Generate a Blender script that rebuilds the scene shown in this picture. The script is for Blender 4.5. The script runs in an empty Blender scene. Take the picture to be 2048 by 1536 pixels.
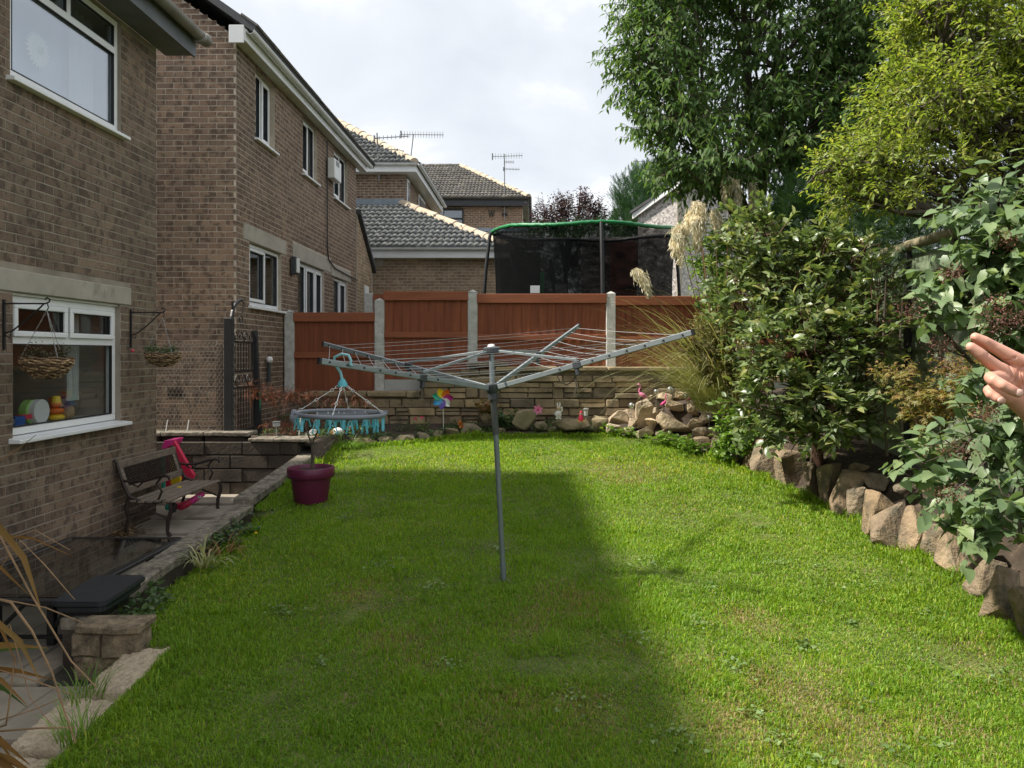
import bpy, bmesh, math, random
import numpy as np
from mathutils import Vector, Matrix, Quaternion, noise as mnoise

sc = bpy.context.scene
COL = sc.collection
PI = math.pi
F = 1540.0                      # focal length in pixels of a 2048 px wide frame
PU, PV = 1070.0, 707.0          # where the line of the house walls vanishes

# ------------------------------------------------------------------ camera
cam = bpy.data.cameras.new("camera")
cam.sensor_width = 36.0
cam.lens = 36.0 * F / 2048.0
cam.shift_x = (1024 - PU) / 2048.0
cam.shift_y = (PV - 768) / 2048.0
cam.clip_start = 0.05
cam.clip_end = 2000
camo = bpy.data.objects.new("camera", cam)
camo.rotation_euler = (PI / 2, 0, 0)
COL.objects.link(camo)
sc.camera = camo

# ------------------------------------------------------------------ sky and sun
SUN_TO = Vector((-1.0, -0.11, 1.2)).normalized()
world = bpy.data.worlds.new("World")
sc.world = world
world.use_nodes = True
wn, wl = world.node_tree.nodes, world.node_tree.links
wn.clear()
w_out = wn.new("ShaderNodeOutputWorld")
w_bg = wn.new("ShaderNodeBackground")
w_bg.inputs["Strength"].default_value = 0.1
w_sky = wn.new("ShaderNodeTexSky")
w_sky.sky_type = 'NISHITA'
w_sky.sun_disc = False
w_sky.sun_elevation = math.asin(SUN_TO.z)
w_sky.sun_rotation = math.atan2(SUN_TO.x, SUN_TO.y)
w_tc = wn.new("ShaderNodeTexCoord")
# cloud layer: the view direction is dropped on a flat cloud deck
w_sep = wn.new("ShaderNodeSeparateXYZ")
wl.new(w_tc.outputs["Generated"], w_sep.inputs[0])
w_z = wn.new("ShaderNodeMath"); w_z.operation = 'ADD'; w_z.inputs[1].default_value = 0.32
wl.new(w_sep.outputs["Z"], w_z.inputs[0])
w_zc = wn.new("ShaderNodeMath"); w_zc.operation = 'MAXIMUM'; w_zc.inputs[1].default_value = 0.12
wl.new(w_z.outputs[0], w_zc.inputs[0])
w_dx = wn.new("ShaderNodeMath"); w_dx.operation = 'DIVIDE'
w_dy = wn.new("ShaderNodeMath"); w_dy.operation = 'DIVIDE'
wl.new(w_sep.outputs["X"], w_dx.inputs[0]); wl.new(w_zc.outputs[0], w_dx.inputs[1])
wl.new(w_sep.outputs["Y"], w_dy.inputs[0]); wl.new(w_zc.outputs[0], w_dy.inputs[1])
w_com = wn.new("ShaderNodeCombineXYZ")
wl.new(w_dx.outputs[0], w_com.inputs[0]); wl.new(w_dy.outputs[0], w_com.inputs[1])
w_com.inputs[2].default_value = 3.7
w_n1 = wn.new("ShaderNodeTexNoise")
w_n1.inputs["Scale"].default_value = 1.5
w_n1.inputs["Detail"].default_value = 7.0
w_n1.inputs["Roughness"].default_value = 0.52
w_n1.inputs["Distortion"].default_value = 0.5
wl.new(w_com.outputs[0], w_n1.inputs["Vector"])
w_ramp = wn.new("ShaderNodeValToRGB")
w_ramp.color_ramp.elements[0].position = 0.33
w_ramp.color_ramp.elements[0].color = (4.8, 5.1, 5.55, 1)
w_ramp.color_ramp.elements[1].position = 0.70
w_ramp.color_ramp.elements[1].color = (9.8, 9.9, 10.0, 1)
_e = w_ramp.color_ramp.elements.new(0.52); _e.color = (6.0, 6.25, 6.6, 1)
wl.new(w_n1.outputs["Fac"], w_ramp.inputs["Fac"])
w_mix = wn.new("ShaderNodeMixRGB")
w_mix.inputs["Fac"].default_value = 0.93
wl.new(w_sky.outputs[0], w_mix.inputs[1])
wl.new(w_ramp.outputs[0], w_mix.inputs[2])
wl.new(w_mix.outputs[0], w_bg.inputs["Color"])
wl.new(w_bg.outputs[0], w_out.inputs[0])

sun = bpy.data.lights.new("sun", 'SUN')
sun.energy = 5.0
sun.angle = math.radians(2.5)
sun.color = (1.0, 0.94, 0.84)
suno = bpy.data.objects.new("sun", sun)
suno.rotation_euler = SUN_TO.to_track_quat('Z', 'Y').to_euler()
suno.location = SUN_TO * 40
COL.objects.link(suno)

sc.view_settings.view_transform = 'Standard'
sc.view_settings.look = 'None'
sc.view_settings.exposure = 0.65
sc.view_settings.gamma = 1.0
sc.view_settings.use_curve_mapping = False
sc.cycles.max_bounces = 6
sc.cycles.transparent_max_bounces = 16
sc.cycles.caustics_reflective = False
sc.cycles.caustics_refractive = False

# ------------------------------------------------------------------ helpers
def at(u, v, y):
    """the point at distance y along the house walls that the photograph shows at pixel u, v"""
    return Vector(((u - PU) / F * y, y, (PV - v) / F * y))

def proj(P):
    P = np.asarray(P, dtype=float).reshape(-1, 3)
    y = np.maximum(P[:, 1], 0.05)
    return PU + P[:, 0] / y * F, PV - P[:, 2] / y * F

WLOC = {}

def par(o, parent):
    if parent is not None:
        o.parent = parent
        l = WLOC.get(parent.name)
        if l is not None:
            o.matrix_parent_inverse = Matrix.Translation(-l)
    return o

def tag(o, label=None, cat=None, group=None, kind=None):
    if label: o["label"] = label
    if cat: o["category"] = cat
    if group: o["group"] = group
    if kind: o["kind"] = kind
    return o

def thing(name, label, cat, loc=(0, 0, 0), group=None):
    o = bpy.data.objects.new(name, None)
    o.empty_display_size = 0.1
    o.location = loc
    COL.objects.link(o)
    WLOC[o.name] = Vector(loc)
    return tag(o, label, cat, group)

def newobj(name, me, parent=None):
    o = bpy.data.objects.new(name, me)
    COL.objects.link(o)
    return par(o, parent)

def np_mesh(name, V, T, mat=None, tint=None, smooth=False, cols=None):
    """triangle mesh from arrays; tint is one float per vertex"""
    V = np.ascontiguousarray(V, dtype=np.float32); T = np.ascontiguousarray(T, dtype=np.int32)
    me = bpy.data.meshes.new(name)
    me.vertices.add(len(V)); me.vertices.foreach_set("co", V.ravel())
    me.loops.add(T.size); me.loops.foreach_set("vertex_index", T.ravel())
    me.polygons.add(len(T))
    me.polygons.foreach_set("loop_start", np.arange(0, T.size, 3, dtype=np.int32))
    me.polygons.foreach_set("loop_total", np.full(len(T), 3, dtype=np.int32))
    if smooth or name.split('.')[0].split('_')[-1] in ('brick', 'block', 'stone', 'flagstone'):
        me.polygons.foreach_set("use_smooth", np.full(len(T), smooth, dtype=bool))
    if tint is not None:
        a = me.attributes.new("tint", 'FLOAT', 'POINT')
        a.data.foreach_set("value", np.ascontiguousarray(tint, dtype=np.float32))
    if cols is not None:
        a = me.attributes.new("hue", 'FLOAT_COLOR', 'POINT')
        a.data.foreach_set("color", np.ascontiguousarray(cols, dtype=np.float32).ravel())
    if mat: me.materials.append(mat)
    me.update(calc_edges=True)
    return me

class MB:
    def __init__(s): s.v = []; s.f = []
    def add(s, vs, fs):
        b = len(s.v)
        s.v.extend([tuple(x) for x in vs]); s.f.extend([tuple(b + i for i in f) for f in fs])
        return s
    def box(s, a, b, M=None):
        """box between two corners (local), optionally moved by M"""
        x0, y0, z0 = a; x1, y1, z1 = b
        vs = [Vector(p) for p in ((x0,y0,z0),(x1,y0,z0),(x1,y1,z0),(x0,y1,z0),(x0,y0,z1),(x1,y0,z1),(x1,y1,z1),(x0,y1,z1))]
        if M is not None: vs = [M @ p for p in vs]
        return s.add(vs, ((0,3,2,1),(4,5,6,7),(0,1,5,4),(1,2,6,5),(2,3,7,6),(3,0,4,7)))
    def bar(s, p, q, w, h, up=(0, 0, 1)):
        """rectangular bar from p to q, w wide across, h along up"""
        p, q = Vector(p), Vector(q); d = (q - p); L = d.length; d = d / L
        sd = d.cross(Vector(up)).normalized(); uu = sd.cross(d)
        M = Matrix((( *sd, 0), (*d, 0), (*uu, 0), (0, 0, 0, 1))).transposed(); M.translation = p
        return s.box((-w/2, 0, -h/2), (w/2, L, h/2), M)
    def tube(s, pts, r, n=6, caps=True):
        pts = [Vector(p) for p in pts]; k = len(pts)
        rs = r if hasattr(r, '__len__') else [r] * k
        vs = []; prev = None
        for i, p in enumerate(pts):
            d = (pts[min(i+1, k-1)] - pts[max(i-1, 0)])
            if d.length < 1e-9: d = Vector((0, 0, 1))
            d.normalize()
            if prev is None:
                a = d.orthogonal().normalized()
            else:
                a = prev - d * prev.dot(d)
                a = a.normalized() if a.length > 1e-6 else d.orthogonal().normalized()
            prev = a; b = d.cross(a)
            for j in range(n):
                t = 2 * PI * j / n
                vs.append(p + (a * math.cos(t) + b * math.sin(t)) * rs[i])
        fs = []
        for i in range(k - 1):
            for j in range(n):
                j2 = (j + 1) % n
                fs.append((i*n+j, i*n+j2, (i+1)*n+j2, (i+1)*n+j))
        if caps:
            fs.append(tuple(range(n))[::-1]); fs.append(tuple((k-1)*n + j for j in range(n)))
        return s.add(vs, fs)
    def lathe(s, c, prof, n=24, M=None):
        c = Vector(c); vs = []; fs = []
        for (r, z) in prof:
            for j in range(n):
                t = 2 * PI * j / n
                p = Vector((r * math.cos(t), r * math.sin(t), z))
                vs.append((M @ p if M is not None else p) + c)
        for i in range(len(prof) - 1):
            for j in range(n):
                j2 = (j + 1) % n
                fs.append((i*n+j, i*n+j2, (i+1)*n+j2, (i+1)*n+j))
        fs.append(tuple(range(n))[::-1]); fs.append(tuple((len(prof)-1)*n + j for j in range(n)))
        return s.add(vs, fs)
    def ball(s, c, r, n=12, m=8):
        rx, ry, rz = r if hasattr(r, '__len__') else (r, r, r)
        c = Vector(c); vs = []; fs = []
        for i in range(m + 1):
            a = PI * i / m
            for j in range(n):
                t = 2 * PI * j / n
                vs.append(c + Vector((rx*math.sin(a)*math.cos(t), ry*math.sin(a)*math.sin(t), rz*math.cos(a))))
        for i in range(m):
            for j in range(n):
                j2 = (j + 1) % n
                fs.append((i*n+j, (i+1)*n+j, (i+1)*n+j2, i*n+j2))
        return s.add(vs, fs)
    def prism(s, poly, vec):
        poly = [Vector(p) for p in poly]; vec = Vector(vec); n = len(poly)
        vs = poly + [p + vec for p in poly]
        fs = [tuple(range(n))[::-1], tuple(range(n, 2*n))]
        for i in range(n):
            j = (i + 1) % n
            fs.append((i, j, n + j, n + i))
        return s.add(vs, fs)
    def build(s, name, mat, parent=None, smooth=False, bevel=0, seg=1, tint=None):
        me = bpy.data.meshes.new(name)
        me.from_pydata(s.v, [], s.f)
        if mat: me.materials.append(mat)
        if bevel == 0 or smooth:
            bm = bmesh.new(); bm.from_mesh(me)
            bmesh.ops.recalc_face_normals(bm, faces=bm.faces)
            bm.to_mesh(me); bm.free()
        if smooth:
            me.polygons.foreach_set("use_smooth", np.ones(len(me.polygons), dtype=bool))
            if hasattr(me, "set_sharp_from_angle"): me.set_sharp_from_angle(angle=math.radians(50))
        if tint is not None:
            a = me.attributes.new("tint", 'FLOAT', 'POINT')
            a.data.foreach_set("value", np.full(len(me.vertices), tint, dtype=np.float32))
        o = newobj(name, me, parent)
        if bevel:
            bm = bmesh.new(); bm.from_mesh(me)
            bmesh.ops.recalc_face_normals(bm, faces=bm.faces)
            bmesh.ops.bevel(bm, geom=list(bm.edges), offset=bevel, segments=seg, affect='EDGES', clamp_overlap=True)
            bm.to_mesh(me); bm.free()
        return o

def frames(D, N):
    """rotation frames (n,3,3) with x along D and z near N"""
    X = D / np.maximum(np.linalg.norm(D, axis=1, keepdims=True), 1e-9)
    Z = N - X * np.sum(N * X, axis=1, keepdims=True)
    bad = np.linalg.norm(Z, axis=1) < 1e-5
    Z[bad] = np.cross(X[bad], np.array([0.3, 0.8, 0.5]))
    Z = Z / np.maximum(np.linalg.norm(Z, axis=1, keepdims=True), 1e-9)
    Y = np.cross(Z, X)
    return np.stack([X, Y, Z], axis=2)

def place(tv, tt, P, R, S):
    """copies of a template (tv, tt) at P with frames R and scales S (n,) or (n,3)"""
    n, k = len(P), len(tv)
    S = np.asarray(S, float)
    if S.ndim == 1: S = np.repeat(S[:, None], 3, 1)
    loc = tv[None, :, :] * S[:, None, :]
    V = np.einsum('nij,nkj->nki', R, loc) + P[:, None, :]
    T = tt[None, :, :] + (np.arange(n) * k)[:, None, None]
    return V.reshape(-1, 3), T.reshape(-1, 3)

def pieces(name, tmpl, P, R, S, mat, parent, n_single=300, variants=None, rng=None, score=None, smooth=False, rest_name=None):
    """alike pieces: the largest in the photograph as objects of their own, the rest joined as one part"""
    P = np.asarray(P, float); R = np.asarray(R, float); S = np.asarray(S, float)
    if S.ndim == 1: S = np.repeat(S[:, None], 3, 1)
    tv, tt = tmpl
    if score is None:
        u, v = proj(P)
        ins = (u > -20) & (u < 2068) & (v > -20) & (v < 1556) & (P[:, 1] > 0.3)
        score = np.max(S, axis=1) / np.maximum(np.linalg.norm(P, axis=1), .1) * np.where(ins, 1, 0.001)
    order = np.argsort(-score)
    one, rest = order[:n_single], order[n_single:]
    me = np_mesh(name, tv, tt, mat, smooth=smooth)
    for i in one:
        o = bpy.data.objects.new(name, me)
        M = Matrix.Identity(4)
        for r in range(3):
            for c in range(3): M[r][c] = R[i, r, c] * S[i, c]
            M[r][3] = P[i, r]
        o.matrix_basis = M
        COL.objects.link(o)
        par(o, parent)
    if len(rest):
        V, T = place(tv, tt, P[rest], R[rest], S[rest])
        rs = np.random.RandomState(len(rest))
        tint = np.repeat(rs.rand(len(rest)), len(tv))
        o = newobj(rest_name or name, np_mesh(rest_name or name, V, T, mat, tint, smooth=smooth), parent)
        o["kind"] = "stuff"

def tri(faces):
    out = []
    for f in faces:
        for i in range(1, len(f) - 1): out.append((f[0], f[i], f[i+1]))
    return np.array(out, dtype=np.int32)

# ------------------------------------------------------------------ materials
def node_mat(name):
    m = bpy.data.materials.new(name); m.use_nodes = True
    nt = m.node_tree
    b = nt.nodes["Principled BSDF"]
    return m, nt.nodes, nt.links, b

def rand_value(N, L):
    """a number per piece: the object's random plus the tint of its vertices"""
    oi = N.new("ShaderNodeObjectInfo"); at_ = N.new("ShaderNodeAttribute"); at_.attribute_name = "tint"
    ad = N.new("ShaderNodeMath"); ad.operation = 'ADD'
    L.new(oi.outputs["Random"], ad.inputs[0]); L.new(at_.outputs["Fac"], ad.inputs[1])
    fr = N.new("ShaderNodeMath"); fr.operation = 'FRACT'
    L.new(ad.outputs[0], fr.inputs[0])
    return fr.outputs[0]

def ramp(N, L, fac, stops, interp='LINEAR'):
    r = N.new("ShaderNodeValToRGB"); cr = r.color_ramp; cr.interpolation = interp
    while len(cr.elements) < len(stops): cr.elements.new(0.5)
    for e, (p, c) in zip(cr.elements, stops):
        e.position = p; e.color = (*c, 1)
    L.new(fac, r.inputs["Fac"])
    return r.outputs["Color"]

def position(N, L, stretch=(1, 1, 1)):
    g = N.new("ShaderNodeNewGeometry"); mp = N.new("ShaderNodeMapping")
    mp.inputs["Scale"].default_value = stretch
    L.new(g.outputs["Position"], mp.inputs["Vector"])
    return mp.outputs["Vector"]

def noise_tex(N, L, vec, scale, detail=5, rough=.55):
    n = N.new("ShaderNodeTexNoise")
    n.inputs["Scale"].default_value = scale; n.inputs["Detail"].default_value = detail; n.inputs["Roughness"].default_value = rough
    L.new(vec, n.inputs["Vector"])
    return n.outputs["Fac"]

def mixc(N, L, a, b, fac, mode='MIX'):
    m = N.new("ShaderNodeMixRGB"); m.blend_type = mode
    for inp, x in ((m.inputs[1], a), (m.inputs[2], b)):
        if isinstance(x, tuple): inp.default_value = (*x, 1)
        else: L.new(x, inp)
    if isinstance(fac, (int, float)): m.inputs[0].default_value = fac
    else: L.new(fac, m.inputs[0])
    return m.outputs[0]

def bump(N, L, b, fac, strength=.3, dist=.01):
    bp = N.new("ShaderNodeBump"); bp.inputs["Strength"].default_value = strength; bp.inputs["Distance"].default_value = dist
    L.new(fac, bp.inputs["Height"]); L.new(bp.outputs[0], b.inputs["Normal"])

def scl(c, k): return tuple(min(1, x * k) for x in c)

def mat(name, c, rough=.6, var=.25, scale=9, bmp=.2, bscale=60, dist=.004, metal=0, spec=.5, pieces=None, stretch=(1,1,1), stain=None, detail=6, coat=0):
    """general weathered surface: noise-varied colour, fine relief, optional per-piece tone and stain colour"""
    m, N, L, b = node_mat(name)
    vec = position(N, L, stretch)
    f = noise_tex(N, L, vec, scale, detail)
    col = ramp(N, L, f, [(.3, scl(c, 1 - var)), (.7, scl(c, 1 + var))])
    if pieces:
        r = rand_value(N, L)
        pc = ramp(N, L, r, [(i / (len(pieces) - 1), p) for i, p in enumerate(pieces)])
        col = mixc(N, L, col, pc, 1.0, 'MULTIPLY')
    if stain:
        f2 = noise_tex(N, L, position(N, L), stain[1], 8, .65)
        sr = ramp(N, L, f2, [(stain[2], (0, 0, 0)), (min(.99, stain[2] + .16), (1, 1, 1))])
        col = mixc(N, L, col, stain[0], sr)
    L.new(col, b.inputs["Base Color"])
    b.inputs["Roughness"].default_value = rough
    b.inputs["Metallic"].default_value = metal
    b.inputs["Specular IOR Level"].default_value = spec
    if coat: b.inputs["Coat Weight"].default_value = coat
    if bmp:
        fb = noise_tex(N, L, vec, bscale, 8, .6)
        bump(N, L, b, fb, bmp, dist)
    return m

def leaf_mat(name, stops, rough=.45, trans=.35, tcol=1.5, spec=.5, tblue=.55):
    m, N, L, b = node_mat(name)
    r = rand_value(N, L)
    col = ramp(N, L, r, stops)
    f = noise_tex(N, L, position(N, L), 5, 3)
    col = mixc(N, L, col, ramp(N, L, f, [(.3, (.7, .74, .7)), (.7, (1.25, 1.2, 1.1))]), 1.0, 'MULTIPLY')
    L.new(col, b.inputs["Base Color"])
    b.inputs["Roughness"].default_value = rough
    b.inputs["Specular IOR Level"].default_value = spec
    tb = N.new("ShaderNodeBsdfTranslucent")
    L.new(mixc(N, L, col, (tcol, tcol * 1.05, tcol * tblue), 1.0, 'MULTIPLY'), tb.inputs["Color"])
    mx = N.new("ShaderNodeMixShader"); mx.inputs[0].default_value = trans
    L.new(b.outputs[0], mx.inputs[1]); L.new(tb.outputs[0], mx.inputs[2])
    L.new(mx.outputs[0], N["Material Output"].inputs["Surface"])
    return m

def glass_mat(name, tint=(.8, .84, .84), ior=1.5, boost=0.0):
    m, N, L, b = node_mat(name)
    N.remove(b)
    tr = N.new("ShaderNodeBsdfTransparent"); tr.inputs[0].default_value = (*tint, 1)
    gl = N.new("ShaderNodeBsdfGlossy"); gl.inputs["Roughness"].default_value = 0.02
    gl.inputs["Color"].default_value = (.95, .97, 1, 1)
    # Schlick's mirror share, the same from both sides of the thin pane
    fr = N.new("ShaderNodeLayerWeight"); fr.inputs["Blend"].default_value = .5
    pw = N.new("ShaderNodeMath"); pw.operation = 'POWER'; pw.inputs[1].default_value = 5.0
    L.new(fr.outputs["Facing"], pw.inputs[0])
    f0 = ((ior - 1) / (ior + 1)) ** 2 + boost
    ad = N.new("ShaderNodeMath"); ad.operation = 'MULTIPLY_ADD'; ad.use_clamp = True; ad.inputs[1].default_value = 1 - f0; ad.inputs[2].default_value = f0
    L.new(pw.outputs[0], ad.inputs[0])
    mx = N.new("ShaderNodeMixShader")
    L.new(ad.outputs[0], mx.inputs[0]); L.new(tr.outputs[0], mx.inputs[1]); L.new(gl.outputs[0], mx.inputs[2])
    L.new(mx.outputs[0], N["Material Output"].inputs["Surface"])
    return m

def net_mat(name, c, alpha):
    m, N, L, b = node_mat(name)
    b.inputs["Base Color"].default_value = (*c, 1); b.inputs["Roughness"].default_value = .9; b.inputs["Specular IOR Level"].default_value = 0.05
    tr = N.new("ShaderNodeBsdfTransparent")
    mx = N.new("ShaderNodeMixShader")
    f = noise_tex(N, L, position(N, L, (1, 1, 3)), 3, 5)
    r = ramp(N, L, f, [(.3, (alpha - .12,) * 3), (.7, (alpha + .1,) * 3)])
    L.new(r, mx.inputs[0])
    L.new(tr.outputs[0], mx.inputs[1]); L.new(b.outputs[0], mx.inputs[2])
    L.new(mx.outputs[0], N["Material Output"].inputs["Surface"])
    return m

def brick_mat(name, tones, dark, patch=.5):
    m, N, L, b = node_mat(name)
    r = rand_value(N, L)
    col = ramp(N, L, r, [(i / (len(tones) - 1), t) for i, t in enumerate(tones)])
    f = noise_tex(N, L, position(N, L, (1, 1, .8)), 14, 3, .5)
    col = mixc(N, L, col, dark, ramp(N, L, f, [(.50, (0,) * 3), (.60, (patch,) * 3)]))
    f3 = noise_tex(N, L, position(N, L), .9, 4)
    col = mixc(N, L, col, ramp(N, L, f3, [(.35, (.78, .80, .80)), (.65, (1.15, 1.12, 1.08))]), 1.0, 'MULTIPLY')
    f2 = noise_tex(N, L, position(N, L), 90, 6, .7)
    col = mixc(N, L, col, ramp(N, L, f2, [(.35, (.72,) * 3), (.65, (1.2,) * 3)]), 1.0, 'MULTIPLY')
    f4 = noise_tex(N, L, position(N, L), 38, 2, .5)
    col = mixc(N, L, col, (.03, .024, .02), ramp(N, L, f4, [(.68, (0,) * 3), (.74, (.8,) * 3)]))
    L.new(col, b.inputs["Base Color"])
    b.inputs["Roughness"].default_value = .88; b.inputs["Specular IOR Level"].default_value = .25
    bump(N, L, b, f2, .4, .005)
    return m

M = {}
BR = [(.22, .152, .11), (.27, .20, .148), (.19, .138, .108), (.30, .225, .165), (.235, .168, .124), (.275, .205, .152)]
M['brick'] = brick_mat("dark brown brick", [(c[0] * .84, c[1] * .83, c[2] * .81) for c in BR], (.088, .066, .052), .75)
M['brick2'] = brick_mat("brown brick", [(c[0] * .94, c[1] * .89, c[2] * .86) for c in BR], (.10, .068, .052), .85)
M['brick3'] = brick_mat("buff brown brick", [(.38, .28, .185), (.30, .215, .14), (.43, .33, .22), (.35, .25, .165), (.27, .185, .125)], (.16, .105, .07), .5)
M['mortar'] = mat("mortar", (.46, .395, .315), .95, .2, 6, .2, 120)
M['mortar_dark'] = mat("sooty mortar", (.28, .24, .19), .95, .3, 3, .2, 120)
M['lintel'] = mat("concrete lintel", (.38, .345, .285), .9, .12, 4, .3, 70, stain=((.24, .21, .165), 5, .56))
M['upvc'] = mat("white window plastic", (.80, .81, .81), .35, .04, 3, .0, spec=.5)
M['cream'] = mat("cream sealed wood", (.62, .62, .55), .5, .1, 5, .05)
M['soffit'] = mat("grey painted soffit", (.13, .14, .15), .6, .2, 5, .1)
M['gutter'] = mat("weathered grey gutter", (.22, .205, .18), .45, .3, 4, .1)
M['black_gutter'] = mat("black gutter", (.02, .022, .025), .4, .2, 4, 0)
M['white_gutter'] = mat("white gutter", (.72, .73, .73), .4, .1, 4, 0)
M['glass'] = glass_mat("window glass", (.92, .94, .94), 1.5, .02)
M['glass_up'] = glass_mat("bedroom glass", (.86, .9, .92), 1.6, .22)
M['glass_far'] = glass_mat("far window glass", (.6, .65, .68), 1.6, .10)
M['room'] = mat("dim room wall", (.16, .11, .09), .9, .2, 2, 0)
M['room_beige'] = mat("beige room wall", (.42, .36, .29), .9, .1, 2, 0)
M['curtain'] = mat("pale curtain", (.55, .56, .54), .9, .1, 6, .1, stretch=(6, 6, .3))
M['net'] = mat("pale blue blind", (.50, .57, .63), .9, .05, 1, 0)
M['tile'] = mat("grey concrete roof tile", (.105, .11, .112), .85, .3, 5, .3, 50, pieces=[(.75,) * 3, (1.1,) * 3, (.9, .92, .9), (1.25, 1.22, 1.15)], stain=((.42, .42, .38), 7, .56))
M['tile_brown'] = mat("brown grey roof tile", (.13, .122, .11), .85, .3, 5, .3, 50, pieces=[(.7,) * 3, (1.1,) * 3, (.9,) * 3, (1.3, 1.25, 1.15)], stain=((.36, .34, .28), 5, .55))
M['ridge'] = mat("pale ridge tile", (.46, .38, .28), .85, .2, 5, .3, 40, pieces=[(.85,) * 3, (1.1,) * 3, (.95, .93, .9)])
M['slate'] = mat("dark roof edge", (.07, .072, .078), .8, .3, 4, .2)
M['lead'] = mat("blue grey lead flashing", (.20, .24, .28), .5, .15, 5, .1)
M['stone'] = mat("walling sandstone", (.32, .25, .16), .95, .35, 5, .6, 35, .012, pieces=[(.62, .64, .66), (1.05, 1, .92), (.8, .8, .76), (1.25, 1.18, 1.0), (.5, .52, .55), (1.0, .92, .82)], stain=((.085, .085, .055), 4, .56))
M['stone_gap'] = mat("earthy wall joints", (.17, .138, .092), 1, .3, 8, .5, 40)
M['rock'] = mat("rough tan rock", (.275, .215, .145), .95, .4, 9, 1.0, 30, .035, pieces=[(.85, .85, .88), (1.1, 1.0, .9), (.72, .74, .78), (1.2, 1.12, 1.0), (1.0, .9, .78)], stain=((.13, .115, .08), 7, .50))
M['cap'] = mat("weathered coping slab", (.205, .178, .135), .95, .5, 22, .9, 45, .012, stain=((.065, .06, .045), 9, .50))
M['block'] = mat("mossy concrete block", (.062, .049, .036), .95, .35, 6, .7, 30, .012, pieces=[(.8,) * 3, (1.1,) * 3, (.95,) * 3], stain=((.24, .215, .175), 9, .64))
M['flag'] = mat("patio flagstone", (.28, .245, .195), .9, .2, 4, .4, 60, .005, pieces=[(.9,) * 3, (1.06, 1.04, 1.0), (.98,) * 3], stain=((.19, .165, .13), 3, .56))
M['aggregate'] = mat("riven pinkish slab", (.52, .42, .30), .95, .3, 30, 1.0, 55, .02, stain=((.20, .165, .125), 30, .56))
M['cap_buff'] = mat("buff worn block", (.215, .165, .105), .95, .5, 14, 1.0, 40, .02, stain=((.075, .06, .042), 9, .53))
M['boulder'] = mat("mossy brown boulder", (.24, .20, .13), .95, .3, 6, .7, 26, .015, pieces=[(.75,) * 3, (1.15, 1.1, 1.0), (.9,) * 3], stain=((.10, .105, .05), 5, .52))
M['lime_plastic'] = mat("lime plastic", (.34, .62, .16), .4, .08, 5, 0)
M['dark_sleeve'] = mat("dark olive pole sleeve", (.05, .055, .05), .5, .15, 8, .05)
M['webbing'] = mat("olive webbing strap", (.07, .06, .04), .8, .2, 8, .1)
M['silver'] = mat("silver foil facets", (.75, .76, .80), .22, .1, 30, 0, metal=.9)
M['pale_pink'] = mat("pale pink paint", (.62, .42, .46), .5, .05, 9, 0)
M['tan_paint'] = mat("tan face paint", (.55, .40, .29), .5, .1, 20, 0)
M['frosted'] = mat("frosted lens", (.55, .56, .53), .25, .1, 9, 0)
M['rock_pale'] = mat("pale tan rock", (.46, .375, .265), .95, .35, 9, 1.0, 30, .03, pieces=[(.85, .85, .88), (1.1, 1.02, .95), (.75, .76, .78), (1.15, 1.1, 1.0)], stain=((.22, .18, .13), 6, .55))
M['daisy'] = mat("pale daisy petal", (.86, .86, .66), .5, .05, 9, 0)
M['joint'] = mat("dark slab joint", (.05, .045, .035), 1, .3, 9, .3)
M['soil'] = mat("dark soil", (.055, .040, .027), 1, .45, 8, .8, 25, .03, stain=((.14, .10, .06), 16, .58))
M['lawn'] = mat("lawn thatch", (.11, .135, .03), 1, .4, 5, .6, 60, .02, stain=((.19, .14, .065), 2.2, .60))
M['ground'] = mat("rough ground", (.07, .075, .035), 1, .35, .6, .3, 10)
M['fence'] = mat("red brown fence board", (.235, .070, .030), .8, .25, 3, .25, 70, .003, pieces=[(.88, .86, .88), (1.08, 1.06, 1.04), (.97,) * 3, (1.0, .95, .92)], stretch=(6, 6, .5))
M['rail'] = mat("red brown fence rail", (.28, .088, .038), .75, .2, 3, .2, 60, stretch=(.6, 6, 6))
M['post'] = mat("concrete fence post", (.52, .515, .48), .95, .2, 12, 1.0, 45, .012, stain=((.27, .27, .24), 14, .6))
M['gravel_board'] = mat("concrete gravel board", (.40, .40, .375), .9, .12, 5, .3, 60)
M['alu'] = mat("dull aluminium", (.25, .285, .295), .40, .12, 6, .05, metal=.4)
M['steel'] = mat("painted grey pole", (.16, .195, .19), .5, .15, 8, .05, metal=.2)
M['grey_plastic'] = mat("dark grey plastic", (.045, .05, .055), .45, .1, 8, 0)
M['line'] = mat("plastic washing line", (.45, .46, .47), .5, .1, 8, 0)
M['black'] = mat("black metal", (.012, .012, .013), .45, .2, 8, .05)
M['black_wood'] = mat("black stained wood", (.02, .02, .021), .8, .3, 8, .3)
M['wood_grey'] = mat("silvered bench wood", (.185, .145, .11), .85, .35, 9, .4, 50, stretch=(6, .7, 6), stain=((.08, .065, .05), 12, .55))
M['wood_post'] = mat("weathered brown post", (.15, .11, .08), .9, .3, 6, .4, stretch=(5, 5, .6))
M['iron'] = mat("brown cast iron", (.035, .024, .019), .55, .3, 12, .2, metal=.3)
M['pot'] = mat("plum plastic pot", (.115, .012, .045), .42, .12, 5, .05, 30)
M['compost'] = mat("compost", (.035, .026, .018), 1, .5, 30, 1, 60, .02)
M['bark'] = mat("bark", (.085, .068, .05), .95, .35, 14, .8, 40, .01, stretch=(1, 1, .4))
M['bark_red'] = mat("reddish twig bark", (.10, .05, .032), .8, .3, 14, .3)
M['wicker'] = mat("woven wicker", (.36, .24, .13), .7, .45, 20, .3)
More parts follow.
